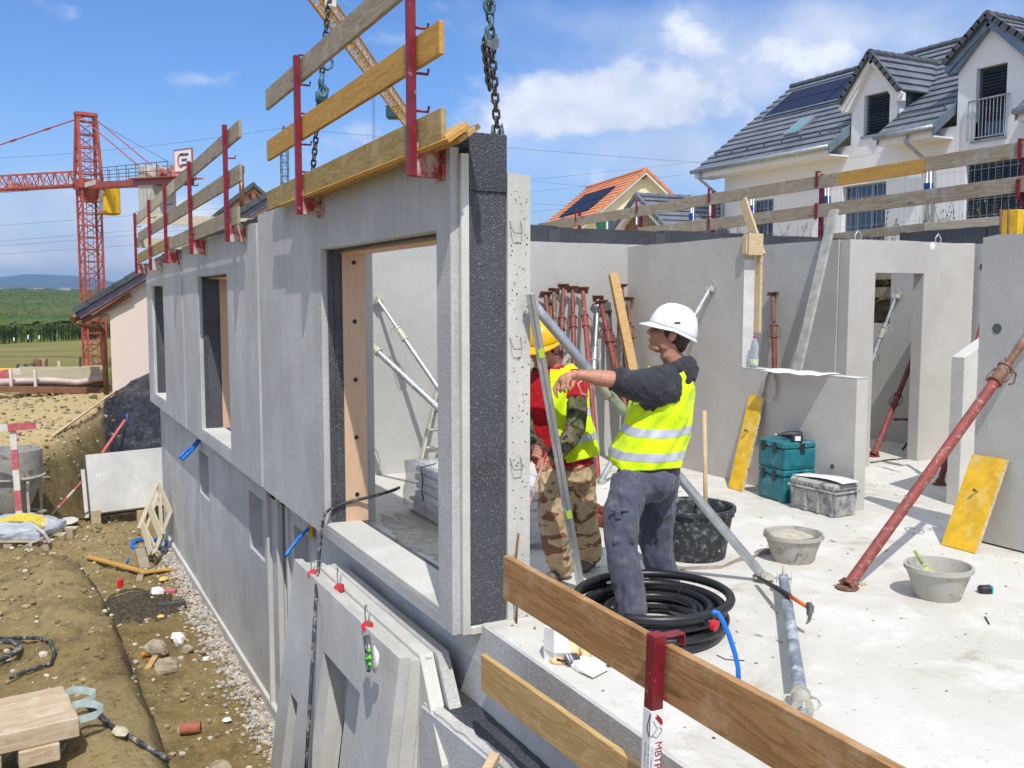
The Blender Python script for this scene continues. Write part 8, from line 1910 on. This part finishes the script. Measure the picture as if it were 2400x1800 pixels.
# pale panel standing in the pit behind the corner
t = thing('pit_panel', 'pale sandwich panel standing on blocks in the pit beside the building corner', 'wall panel', (2.2, 20.6, -2.45))
bl, br = U(213, 1205, 'y', 20.4), U(385, 1183, 'y', 20.4); tl, tr_ = U(200, 1066, 'y', 20.95), U(380, 1048, 'y', 20.95); k_ = (3.4-bl.x)/(br.x-bl.x); br = bl+(br-bl)*k_; tr_ = tl+(tr_-tl)*k_
nv_ = (br-bl).cross(tl-bl).normalized(); nv_ = nv_ if nv_.y > 0 else -nv_
ex_ = (br-bl).normalized(); up2 = (tl-bl)
m_ = MB(); m_.prism([bl, br, tr_, tl], nv_*.11); obj('front_leaf', m_, M['conc_panel'], t, bevel=.01)
m_ = MB(); m_.prism([p+nv_*.112 for p in (bl-ex_*.03, br, tr_-up2*.02, tl-ex_*.03-up2*.02)], nv_*.13); obj('insulation', m_, M['foam'], t)
m_ = MB(); m_.prism([p+nv_*.244 for p in (bl-ex_*.10, br, tr_-up2*.2, tl-ex_*.10-up2*.18)], nv_*.08); obj('rear_leaf', m_, M['conc_edge'], t)
q = bl+(tl-bl)*.62+ex_*.20; m_ = MB(); m_.lathe(q-nv_*.004, [(.035, 0), (.035, .003)], 14, ax=-nv_); obj('anchor_hole', m_, M['poly'], t); m_ = MB(); m_.lathe(q-nv_*.008, [(.015, 0), (.015, .003)], 10, ax=-nv_); obj('anchor_hole', m_, M['black'], t)
for u in (225, 332): q = U(u, 1215, 'y', 20.45); q.z = g(q.x, q.y, False); h = U(u, 1195, 'y', 20.45).z-q.z; m_ = MB(); m_.box(q+Vector((-.09, -.05, -.05)), q+Vector((.09, .35, max(h, .12)))); tag(obj('support_block', m_, M['beam'], bevel=.01), 'timber block under the %s end of the pale pit panel' % ('left' if u < 300 else 'right'), 'block')
# concrete skip
sc_ = U(28, 1150, 'y', 19.2); sx, sy = sc_.x, sc_.y; dS = (Vector((sx, sy, -1.5))-CP).dot(FW)
def sz(v): return J(28, v, dS).z
rS = 68*dS/F
t = thing('concrete_skip', 'grey cement crusted concrete pouring skip behind the red and white barrier', 'concrete skip', (sx, sy, g(sx, sy)))
m_ = MB(); m_.lathe((sx, sy, 0), [(rS*.45, sz(1205)), (rS*.62, sz(1180)), (rS, sz(1116)), (rS, sz(1052)), (rS-.03, sz(1052)), (rS-.03, sz(1110)), (.05, sz(1150))], 32); obj('shell', m_, plain('crusted_skip', (.36, .35, .33), .85, var=.2, sc=6, bmp=(15, .6), dirt=(.15, .11, .09), dsc=6, damt=(.52, .66)), t, autosm=40)
m_ = MB(); m_.lathe((sx, sy, 0), [(rS+.001, sz(1117)), (rS+.035, sz(1116)), (rS+.035, sz(1113)), (rS+.001, sz(1112))], 32); obj('hoop', m_, M['collar'], t)
for k in range(4):
    a = .5+k*math.pi/2; v = Vector((math.cos(a), math.sin(a), 0))*rS*1.02; m_ = MB(); m_.bar((sx+v.x, sy+v.y, g(sx, sy)-.1), (sx+v.x, sy+v.y, sz(1120)), .05, .05, up=(1, 0, 0)); obj('leg', m_, M['collar'], t)
m_ = MB(); m_.lathe((sx, sy, 0), [(rS*1.05, sz(1207)), (rS*1.05, sz(1203)), (rS*.9, sz(1203)), (rS*.9, sz(1207))], 4); obj('base_frame', m_, M['collar'], t)
# red and white barrier
def redwhite(m0, m1, p, q, w, n_, first=0, up=(0, 1, 0), th=.02):
    for i in range(n_): (m0 if (i+first) % 2 == 0 else m1).bar(p.lerp(q, i/n_), p.lerp(q, (i+1)/n_), w, th, up=up)
dB = 16.0
t = thing('barrier', 'red and white striped timber barrier with upright post at the left edge', 'barrier', J(48, 1230, dB))
mw, mr_ = MB(), MB(); redwhite(mw, mr_, J(30, 1006, dB), J(48, 1245, dB), 15*dB/F, 5, up=FH); obj('post_white', mw, M['rwwhite'], t); obj('post_red', mr_, M['rwred'], t)
for i in range(3): m_ = MB(); a, b = J(83, 997, dB-.05), J(-110, 1012, dB-.05); m_.bar(a.lerp(b, i/3), a.lerp(b, (i+1)/3), 17*dB/F, .02, up=FH); obj('rail_piece', m_, M['rwwhite'] if i == 1 else M['rwred'], t)
mw, mr_ = MB(), MB(); redwhite(mw, mr_, J(-12, 1140, dB+.2), J(4, 1250, dB+.2), 12*dB/F, 3, up=FH); obj('second_post', mw, M['rwwhite'], t)
t = thing('striped_stake', 'thin slanting red and white stake beside the pit panel', 'stake', gpt(122, 1214)); a, b = gpt(122, 1214), U(192, 1128, 'y', 20.2)
for i in range(4): m_ = MB(); m_.bar(a.lerp(b, i/4), a.lerp(b, (i+1)/4), .035, .02, up=FH); obj('band', m_, M['rwwhite'] if i % 2 == 0 else M['rwred'], t)
# battens and poles on the bank
a, b = gpt(125, 1028, .04), gpt(276, 918, .06); m_ = MB(); m_.bar(a, b, .05, .03); tag(obj('thin_batten', m_, M['palepine']), 'thin wooden batten lying along the top edge of the far bank', 'batten')
a, b = U(240, 1062, 'y', 24.0), U(293, 985, 'y', 27.0); m_ = MB(); m_.bar(a, b, .07, .05); tag(obj('pole', m_, M['rwred'], bevel=.005), 'weathered red pole lying on the black sheeting', 'pole')
m_ = MB(); m_.tube(U(297, 969, 'y', 26.4), U(300, 1000, 'y', 26.4), .014, n=8); tag(obj('blue_pipe_end', m_, M['blue'], smooth=True), 'short blue pipe end poking out of the black sheeting', 'pipe')
# trestle of pale boards
t = thing('trestle', 'crooked trestle of pale boards leaning on the basement wall above the gravel', 'trestle', gpt(350, 1330))
def fb(x0, y0, x1, y1, w, d0, d1):
    a, b = J(x0/5.183, 980+y0/5.183, d0), J(x1/5.183, 980+y1/5.183, d1); m_ = MB(); m_.bar(a, b, w, .024, up=(FH*.9+RH*.35)); obj('board', m_, M['palewood'], t, bevel=.003)
fb(1905, 790, 1690, 1340, .09, 17.3, 16.8); fb(1915, 800, 2065, 1150, .13, 17.3, 17.0); fb(2070, 1140, 1865, 1650, .10, 17.0, 16.2); fb(1730, 1290, 1830, 1640, .13, 16.75, 16.3); fb(1815, 1075, 1960, 1440, .15, 16.95, 16.5); fb(1910, 960, 1770, 1370, .06, 17.1, 16.8); fb(1940, 930, 1960, 1380, .08, 17.2, 16.6); fb(1745, 1290, 1880, 1560, .06, 16.8, 16.3)
a, b = gpt(328, 1292, .03), gpt(340, 1335, .02); m_ = MB(); m_.bar(a, b, .16, .03); tag(obj('grey_board', m_, M['greywood']), 'short grey board lying on the soil below the trestle', 'board')
# blue conduit coil under the trestle
t0_ = gpt(352, 1282, .02); m_ = MB(); P_ = []
for i in range(70): a = i/70*2*math.pi*2.6; r = .30+.03*math.sin(a*.7); q = Vector((t0_.x+r*math.cos(a), t0_.y+r*1.3*math.sin(a), 0)); q.z = g(q.x, q.y)+.025+.012*(i/70); P_.append(q)
P_.append(Vector((t0_.x-.5, t0_.y-1.0, g(t0_.x-.5, t0_.y-1.0)+.02))); m_.path(P_, .014, 8); tag(obj('blue_coil', m_, M['blue'], smooth=True), 'loose coil of blue conduit on the ground under the trestle', 'conduit')
# orange yellow batten in the trench
a, b, c_ = gpt(206, 1312, .05), gpt(336, 1349, .06), gpt(403, 1341, .05); m_ = MB(); m_.bar(a, b, .10, .035); tag(obj('batten', m_, M['yelpine'], bevel=.003), 'long yellow batten lying across the trench floor', 'batten'); m_ = MB(); m_.bar(b+Vector((-.05, -.05, .0)), c_, .09, .03); tag(obj('batten', m_, M['yelpine'], bevel=.003), 'short yellow batten at the right end of the long one', 'batten')
a, b = gpt(330, 1350, .02), gpt(326, 1365, .02); m_ = MB(); m_.bar(a, b, .10, .04); tag(obj('wood_block', m_, M['greywood'], bevel=.004), 'small wooden block just below the yellow battens', 'block')
# debris in the trench
def scrap(u, v, r, sq, mat, name, lab, sd, lift=.3, cat='scrap'):
    q = gpt(u, v); bb = blob(q+Vector((0, 0, r*lift)), r*1.1, sd, sq, sq > .2); tag(obj(name, bb, mat), lab, cat)
z5 = lambda x, y: (x/2.765, 1200+y/2.765)
for (x, y, r, sq, mt, nm, lab) in [(1060, 445, .09, .35, 'yelpu', 'foam_scrap', 'yellow foam scrap beside the gravel at the far end of the trench'), (1030, 540, .10, .7, 'poly', 'polystyrene_scrap', 'white polystyrene block in the middle of the trench debris'), (985, 568, .05, .6, 'yelpu', 'foam_scrap', 'small orange foam crumb left of the polystyrene block'), (1045, 692, .05, .4, 'yelpu', 'foam_scrap', 'flat orange foam crumb below the black insulation piece'),
        (1150, 828, .11, .45, 'poly', 'plaster_lump', 'white rubble lump behind the boulders'), (1165, 860, .08, 1.0, 'poly', 'plaster_lump', 'upright white rubble piece between the boulders'), (1335, 960, .05, .5, 'poly', 'plaster_lump', 'small white crumb right of the boulders'), (1465, 1362, .05, .4, 'poly', 'plaster_lump', 'white crumb near the gravel above the clay pipe'), (780, 1470, .07, .3, 'palewood', 'board_scrap', 'pale splintered wood scrap on the mound slope'),
        (405, 75, .35, .10, 'rwwhite', 'cement_spill', 'pale dried cement spill on the ground beside the pallet')]:
    if 'yelpu' not in M: M['yelpu'] = plain('yellow_foam', (.74, .50, .14), .8, var=.2, sc=20)
    scrap(x/2.765, 1200+y/2.765, r, sq, M[mt], nm, lab, int(x), .1 if sq < .2 else .3)
q = gpt(*z5(1110, 620)); m_ = MB(); m_.obox(q+Vector((0, 0, .05)), (RH*.9+FH*.5)*.19, (FH*.9-RH*.5)*.06, (0, 0, .035)); tag(obj('insulation_scrap', m_, M['foam2'], bevel=.01), 'broken black insulation strip lying in the trench', 'insulation')
q = gpt(*z5(1100, 535)); m_ = MB(); m_.obox(q+Vector((0, 0, .04)), RH*.10, FH*.05, (0, 0, .03)); tag(obj('brick_scrap', m_, M['rwred'], bevel=.006), 'faded red block beside the polystyrene in the trench', 'block')
q = gpt(*z5(780, 490)); m_ = MB(); m_.obox(q+Vector((0, 0, .05)), RH*.03, FH*.05, ZU*.08); tag(obj('red_marker', m_, plain('signal_red', (.70, .02, .02), .5, bmp=None), bevel=.004), 'small bright red marker at the foot of the mound', 'marker')
q = gpt(*z5(960, 950), .035); d_ = (RH*.95+ZU*.25).normalized(); t = thing('drink_can', 'crushed orange and white can on the trench floor left of the boulder', 'can', q); m_ = MB(); m_.tube(q-d_*.075, q+d_*.06, .035, n=14); obj('can_body', m_, plain('orange_can', (.62, .24, .05), .4, var=.5, sc=25), t, smooth=False); m_ = MB(); m_.tube(q+d_*.0605, q+d_*.07, .031, n=14); obj('can_lid', m_, M['galv'], t)
q = gpt(*z5(985, 1000), .02); m_ = MB(); m_.obox(q, RH*.035, (FH*.9+ZU*.2).normalized()*.16, ZU*.015); tag(obj('wood_offcut', m_, M['pine'], bevel=.003), 'short pine offcut beside the crushed can', 'offcut')
q = gpt(*z5(1235, 1440), .06); d_ = (RH*.97+FH*.2); t = thing('clay_pipe', 'short terracotta coloured pipe piece lying in the trench puddle', 'pipe', q); m_ = MB(); m_.lathe(q-d_*.10, [(.062, 0), (.062, .2), (.052, .2), (.052, .0)], 20, ax=d_, closed=True); obj('pipe_ring', m_, plain('terracotta', (.36, .12, .07), .8, var=.2, sc=14), t, autosm=40); m_ = MB(); m_.lathe(q+d_*.05, [(.051, 0), (.051, .01)], 18, ax=d_); obj('inside', m_, M['rebar'], t)
q = gpt(*z5(1175, 1440), .05); m_ = MB(); m_.obox(q, RH*.03+ZU*.03, FH*.04, ZU*.05); tag(obj('wood_chip', m_, M['palewood']), 'pale wood chip at the left end of the terracotta pipe', 'chip')
# dark mud heap
q = gpt(*z5(900, 620)); bb = blob(q+Vector((0, 0, -.02)), .42, 77, .22)
def darkmud():
    m, nt, b = newmat('damp_dark_mud', .9, 0, .3); ov = coord(nt).outputs[0]; n = nz(nt, ov, 14, 6, .75); nt.links.new(mixc(nt, mr(nt, n, .4, .65), (.060, .048, .030), (.15, .12, .075)), b.inputs['Base Color']); bump(nt, b, n, 1, .05); return m
M['mud'] = darkmud(); m_ = MB(); m_.ell((0, 0, 0), 1, n=40, m=26)
m_.v = [Vector((q.x+p.x*(.62+.2*noise.noise(p*3)), q.y+p.y*(1.0+.2*noise.noise(p*3+Vector((5, 0, 0)))), q.z-.04+max(p.z, -.1)*(.14+.12*noise.noise(p*5))+.02*noise.noise(p*14))) for p in m_.v]
tag(obj('mud_heap', m_, M['mud'], smooth=True, kind='stuff'), 'dark damp heap of mud in the trench', 'mud')
# pallet of wrapped goods with yellow sling
t0_ = U(60, 1290, 'z', -1.50); zb_ = g(t0_.x, t0_.y)
t = thing('goods_pallet', 'wooden pallet with film wrapped grey boards and yellow sling on the mound', 'pallet', t0_)
ox, oy = t0_.x+.28, t0_.y
def wp_(a, b, c): return Vector((ox, oy, 0))+(-RH)*a+FH*b+ZU*(zb_+c)
for a in (.0, .5, 1.0): m_ = MB(); m_.obox(wp_(a+.06, .05, .06), RH*.06, FH*.05, ZU*.06); obj('block', m_, M['beam'], t, bevel=.005); m_ = MB(); m_.obox(wp_(a+.06, .75, .06), RH*.06, FH*.05, ZU*.06); obj('block', m_, M['beam'], t, bevel=.005)
for b in (.04, .4, .76): m_ = MB(); m_.obox(wp_(.55, b, .135), RH*.6, FH*.06, ZU*.012); obj('deck_board', m_, M['palewood'], t)
m_ = MB(); m_.obox(wp_(.62, .4, .20), RH*.5, FH*.40, ZU*.05); obj('grey_sheets', m_, plain('grey_sheet_goods', (.42, .46, .52), .5, var=.2, sc=12), t, bevel=.01)
bb = MB(); bb.ell((0, 0, 0), 1, n=34, m=20)
bb.v = [wp_(.62, .42, .25)+RH*p.x*(.58+.10*noise.noise(p*3))+FH*p.y*(.46+.1*noise.noise(p*4))+ZU*max(p.z, -.9)*(.13+.06*noise.noise(p*5)) for p in bb.v]; obj('film', bb, M['film'], t, smooth=True)
for k in range(4): m_ = MB(); P_ = [wp_(.95-.05*k, .2+.12*k, .33), wp_(.6, .18+.10*k, .39+.02*math.sin(k)), wp_(.3, .22+.08*k, .37), wp_(.15, .15+.05*k, .30)]; m_.ribbon(P_, (0.1, .9, .3), .07, .012); obj('yellow_sling', m_, M['yelstrap'], t)
m_ = MB(); P_ = [wp_(.2, .05, .33), wp_(.05, -.02, .26), wp_(-.04, -.05, .14)]; m_.ribbon(P_, (0.3, .9, .3), .06, .012); P2 = [wp_(.05, -.03, .2), wp_(.22, -.1, .12), wp_(.4, -.2, .015), wp_(.75, -.24, .015)]; m_.ribbon(P2, (.3, .9, .1), .05, .01); obj('loose_strap', m_, M['strap'], t)
# beam stack at the lower left
zt4 = -.66; A = U(148, 1606, 'z', zt4); B = U(150, 1690, 'z', zt4); C0 = U(0, 1636, 'z', zt4); el_ = (C0-A).normalized(); A.z = B.z = zt4; ew = (B-A); W4 = ew.length; ew = -(el_.cross(ZU)) if (-(el_.cross(ZU))).dot(ew) > 0 else el_.cross(ZU)
W4 = abs((B-A).dot(ew))
zg = g(A.x-.3, A.y-.1, False)
for k in range(4):
    o_ = A+ew*(W4*(k+.5)/4)+ZU*-.06+el_*random.uniform(-.006, .006); board('sawn_beam', ['rearmost', 'second', 'third', 'front'][k]+' of four pale sawn beams lying side by side at the lower left', 'beam', o_, o_+el_*1.5, .12, W4/4-.006, M['beam'], group='sawn beams at the lower left', bevel=.006)
for k, (a, w) in enumerate(((.22, .22), (.50, .16), (.74, .2))):
    o_ = A+el_*a+ew*(W4*.5)+ZU*(-.12-.055); m_ = MB(); m_.obox(o_, el_*w/2, ew*(W4*.5+.02), ZU*.054); tag(obj('bearer', m_, M['beam'], bevel=.006), ['right', 'middle', 'left'][k]+' bearer block under the sawn beams', 'bearer')
q = A+el_*.78+ew*W4*.62+ZU*.0; m_ = MB(); m_.prism([q+ZU*.003, q-el_*.17+ew*.02+ZU*.003, q-el_*.20+ew*.08+ZU*.003, q-el_*.12+ew*.13+ZU*.003, q+ew*.16+ZU*.003], ZU*.02); tag(obj('steel_plate', m_, M['black'], bevel=.004), 'dark steel plate lying on the sawn beams at the left edge', 'plate')
for k, (s0, lab) in enumerate(((.25, 'upper'), (.68, 'lower'))):
    c_ = A+ew*W4*s0+ZU*-.03-el_*.005; P_ = [c_+ew*-.08+ZU*.0, c_+ew*-.06-el_*.04+ZU*.02, c_-el_*.12+ew*-.02+ZU*.01, c_-el_*.16+ew*.02+ZU*-.01, c_-el_*.12+ew*.03+ZU*-.04, c_-el_*.02+ew*.03+ZU*-.05, c_+ew*.05+ZU*-.06, c_+ew*.06+ZU*-.1]
    m_ = MB(); m_.ribbon(P_, (0.1, .2, .95), .045, .006); tag(obj('fabric_strap', m_, M['tealstrap']), lab+' faded green strap loop at the end of the sawn beams', 'strap')
for k, (u, v) in enumerate(((20, 1785), (80, 1780))):
    q = gpt(u, v, .02); P_ = [q, q+RH*.05+ZU*.05, q+RH*.10+ZU*.01, q+RH*.16+FH*-.02+ZU*.0, q+RH*.2+ZU*.05]; m_ = MB(); m_.ribbon(P_, (.2, .9, .3), .045, .006); tag(obj('fabric_strap', m_, M['tealstrap']), ['left', 'right'][k]+' green strap end lying on the soil below the beams', 'strap')
# black cables on the mound
P_ = [gpt(u, v, .015) for u, v in ((186, 1648), (205, 1660), (228, 1682), (252, 1700), (280, 1722), (310, 1737), (338, 1757), (362, 1778), (382, 1800), (400, 1830))]; m_ = MB(); m_.path(P_, .017, 10); tag(obj('ground_cable', m_, M['cable'], smooth=True), 'thick muddy black cable running down the mound from the beams', 'cable')
q0 = gpt(10, 1548); m_ = MB(); P_ = []
for i in range(60): a = i/60*2*math.pi*3; r = .20+.012*math.sin(a*.6)+.02*i/60; P_.append(Vector((q0.x-.10+r*math.cos(a), q0.y+r*1.15*math.sin(a), 0)))
for p in P_: p.z = g(p.x, p.y, False)+.04
m_.path(P_, .016, 9); c2 = [gpt(u, v, .03) for u, v in ((0, 1512), (40, 1505), (90, 1506), (118, 1518), (129, 1540), (120, 1565), (92, 1582), (55, 1592), (25, 1600))]; m_.path(c2, .015, 9); tag(obj('cable_coil', m_, M['cable'], smooth=True), 'loose coil of muddy black cable on the mound at the left edge', 'cable')
# cable over the near window sill, blue conduits on the facade
XS = XF
P_ = [J(935, 1143, 8.1), U(925, 1148, 'x', 2.62), U(880, 1162, 'x', 2.50), U(835, 1172, 'x', 2.36), U(800, 1182, 'x', 2.24), U(775, 1192, 'x', 2.15), U(762, 1203, 'x', 2.08), U(757, 1222, 'x', 2.06), U(752, 1260, 'x', 2.06), U(747, 1310, 'x', 2.04), U(742, 1370, 'x', 1.90), U(738, 1440, 'x', 1.82), U(733, 1540, 'x', 1.76), U(727, 1640, 'x', 1.70), U(722, 1720, 'x', 1.66), U(716, 1830, 'x', 1.60)]
P_[1].z = max(P_[1].z, .12); m_ = MB(); m_.path(P_, .013, 10); tag(obj('hanging_cable', m_, M['cable'], smooth=True), 'black muddy cable hanging over the window sill down the leaning panel', 'cable')
for (pts, lab) in (([(465, 1031), (450, 1048), (435, 1058), (421, 1073)], 'upper blue conduit stub sticking out low on the facade'), ([(467, 1033), (455, 1050), (440, 1066), (428, 1076)], 'lower blue conduit stub sticking out low on the facade')):
    x = 2.26; P_ = [U(u, v, 'x', x-.10*i) for i, (u, v) in enumerate(pts)]; m_ = MB(); m_.path(P_, .022, 8); tag(obj('blue_conduit_stub', m_, M['blue'], smooth=True), lab, 'conduit')
P_ = [U(u, v, 'x', 2.27-.07*i) for i, (u, v) in enumerate([(734, 1232), (718, 1243), (700, 1262), (682, 1284), (670, 1302)])]; m_ = MB(); m_.path(P_, .0165, 10); tag(obj('blue_conduit_stub', m_, M['blue'], smooth=True), 'bright blue conduit sticking out of the joint above the leaning panels', 'conduit')
q = U(728, 1235, 'x', 2.25); m_ = MB(); m_.box(q+Vector((-.02, -.06, -.09)), q+Vector((.01, .05, .06))); tag(obj('yellow_tape', m_, plain('yellow_tape', (.70, .42, .02), .6), bevel=.01), 'yellow tape patch around the blue conduit', 'tape')
# ---------------------------------------------------------------- far edge of the site
def P30(u, v, y=31.0): return U(u, v, 'y', y)
for k, (v0, v1, mt, lab, r) in enumerate([(893, 893, 'steelw', 'pale long pipe on top of the bundle', .10), (905, 905, 'copperp', 'brown long pipe lying at the foot of the bundle', .12), (899, 899, 'copperp', 'second brown long pipe in the bundle', .09)]):
    if 'copperp' not in M: M['copperp'] = plain('brown_pipe', (.20, .12, .09), .5, var=.2, sc=1); M['steelw'] = plain('pale_rose_pipe', (.55, .44, .38), .5, var=.2, sc=1)
    m_ = MB(); y = 31.2+.12*k; m_.path([P30(-30, v0+4, y), P30(60, v0, y), P30(120, v0-1, y), P30(180, v0+4, y), P30(248, v0-8, y)], r, 10); tag(obj('long_pipe', m_, M[mt], smooth=True), lab, 'pipe')
a, b = P30(30, 893, 31.6), P30(245, 890, 31.6); m_ = MB(); m_.bar(a, b, .05, .38, up=ZU); tag(obj('shutter_board', m_, M['palewood']), 'long pale board on edge behind the brown pipes', 'board')
a, b = P30(45, 868, 31.9), P30(234, 868, 31.9); m_ = MB(); m_.bar(a, b, .04, .22, up=ZU); tag(obj('rail_board', m_, M['palewood']), 'pale rail board above the brown pipes', 'board')
a, b = P30(-10, 882, 31.9), P30(22, 877, 31.9); m_ = MB(); m_.bar(a, b, .05, .3, up=ZU); tag(obj('rail_board', m_, M['rwred']), 'red rail board at the far left', 'board'); a, b = P30(22, 877, 31.85), P30(48, 869, 31.85); m_ = MB(); m_.bar(a, b, .05, .2, up=ZU); tag(obj('rail_board', m_, M['rwwhite']), 'white rail board joining the red one at the far left', 'board')
for u, v0, v1 in ((25, 866, 912), (82, 866, 912)):
    m_ = MB(); m_.bar(P30(u, v0, 30.9), P30(u+2, v1, 30.9), .07, .07, up=FH); tag(obj('barrier_stake', m_, M['rwwhite']), ('left' if u < 50 else 'right')+' white stake in front of the brown pipes', 'stake')
a, b = P30(-10, 905, 32.4), P30(245, 900, 32.4); m_ = MB(); m_.bar(P30(-20, 912, 30.6), P30(248, 915, 30.9), .3, .16); tag(obj('site_rail_timber', m_, M['soffit']), 'dark timber under the brown pipes', 'timber')
us = [42, 59, 79, 108, 123, 140, 188, 197, 203, 211, 221]
for i, u in enumerate(us):
    y = 36 if u < 90 else 39; top = {188: 836}.get(u, 853 if u < 90 else 862); m_ = MB(); m_.bar(U(u, top, 'y', y), U(u, 900, 'y', y), .07, .07, up=FH); o = obj('fence_post', m_, M['fenceg'])
    tag(o, 'dark green garden fence post, %s from the left' % ('first second third fourth fifth sixth seventh eighth ninth tenth last'.split()[i]), 'fence post', 'garden fence posts')
for (u0, u1, y, lab) in ((42, 79, 36, 'left'), (108, 140, 39, 'middle'), (197, 221, 39, 'right')):
    a, b = U(u0, 862, 'y', y+.05), U(u1, 864 if u0 > 50 else 850, 'y', y+.05); c_ = U(u0, 895, 'y', y+.05).z; m_ = MB(); k_ = int((b.x-a.x)/.09)
    for i in range(k_+1): x = a.x+(b.x-a.x)*i/k_; m_.tube((x, a.y, c_), (x, a.y, a.z+(b.z-a.z)*i/k_), .014, n=4, caps=False)
    for j in range(6): f_ = j/5; m_.tube((a.x, a.y, c_+(a.z-c_)*f_), (b.x, a.y, c_+(b.z-c_)*f_), .014, n=4, caps=False)
    tag(obj('garden_fence_mesh', m_, M['fenceg']), lab+' dark green mesh panel of the garden fence', 'fence')
for u, v, w in ((90, 842, 10), (100, 841, 8)):
    a, b = U(u, v, 'y', 40), U(u, 880, 'y', 40); m_ = MB(); m_.bar(a, b, .28, .25, up=FH); tag(obj('timber_post', m_, M['soffit'] if u == 90 else M['greywood']), ('left' if u == 90 else 'right')+' of two thick timber posts behind the garden fence', 'post')
a, b = U(139, 846, 'y', 38), U(141, 895, 'y', 38); m_ = MB(); m_.bar(a, b, .12, .1, up=FH); tag(obj('pale_post', m_, M['palewood']), 'pale wooden post at the middle of the garden fence', 'post')
a, b = U(140, 865, 'y', 44), U(245, 860, 'y', 44); m_ = MB(); m_.bar(a, b, .05, .16, up=ZU); tag(obj('far_board', m_, M['palewood']), 'far pale board below the foot of the red crane', 'board')
a, b = U(10, 888, 'y', 38), U(40, 880, 'y', 38); m_ = MB(); m_.obox((a+b)/2+ZU*-.15, RH*.9, FH*.3, ZU*.45); tag(obj('yellow_crates', m_, M['cabyel'], bevel=.05), 'yellow stacked material at the far left behind the pipes', 'material')
for u, v0, v1 in ((33, 791, 799), (66, 785, 795), (92, 786, 795)):
    a = U(u, v0, 'y', 115); m_ = MB(); m_.bar(a, U(u, v1, 'y', 115), .12, .12, up=FH); tag(obj('survey_stake', m_, M['white']), {33: 'left', 66: 'middle', 92: 'right'}[u]+' tiny white stake along the edge of the maize', 'stake')
# air
def haze():
    m = bpy.data.materials.new('thin_haze'); m.use_nodes = True; nt = m.node_tree; nt.nodes.clear()
    o = N(nt, 'ShaderNodeOutputMaterial'); v = N(nt, 'ShaderNodeVolumePrincipled'); v.inputs['Color'].default_value = (.50, .70, 1.0, 1); v.inputs['Density'].default_value = .00022; v.inputs['Anisotropy'].default_value = .3; nt.links.new(v.outputs[0], o.inputs['Volume'])
    m_ = MB(); m_.box((-4500, -60, -240), (6500, 6500, 170)); o = obj('haze', m_, m, kind='stuff'); tag(o, 'thin blue haze over the distant hills', 'haze')
haze()
# grit and crumbs on the slab
def crumbs():
    global ICO
    rnd = random.Random(8); m_ = MB(); sp = [(2.9, 4.2, .5, .5), (5.5, 5.2, 1.2, .7), (7.2, 6.2, .9, .6), (8.2, 6.9, .7, .5), (3.1, 5.2, .4, .5), (4.5, 3.2, 1.4, .8), (5, 7.5, 1.2, .8), (8.8, 8.6, .5, .6)]
    mats = [plain('crumb_white', (.62, .60, .55), .9, bmp=None), plain('crumb_dark', (.13, .11, .09), .9, bmp=None), plain('crumb_tan', (.35, .25, .13), .9, bmp=None)]
    for i in range(1500):
        c = rnd.choice(sp); x, y = rnd.gauss(c[0], c[2]), rnd.gauss(c[1], c[3])
        if x < 2.36 or x > 9.9 or y > 9.4: continue
        r = .002+.007*rnd.random()**3; m_.mi = rnd.choice((0, 0, 1, 2)); m_.quadadd([Vector((x+v.x*r*rnd.uniform(.8, 1.8), y+v.y*r*1.3, .001+max(v.z, -.3)*r*.6)) for v in ICO[0]], ICO[1])
    for i in range(70):
        x, y = rnd.uniform(2.5, 7.5), rnd.uniform(2.2, 7.5); a = rnd.uniform(0, 3.1); L = rnd.uniform(.01, .05); m_.mi = rnd.choice((1, 2)); m_.bar((x, y, .004), (x+L*math.cos(a), y+L*math.sin(a), .004), .004, .004)
    tag(obj('slab_grit', m_, mats, loc=(0, 0, 0), kind='stuff'), 'fine grit, crumbs and wood slivers scattered on the concrete slab', 'grit')
crumbs()
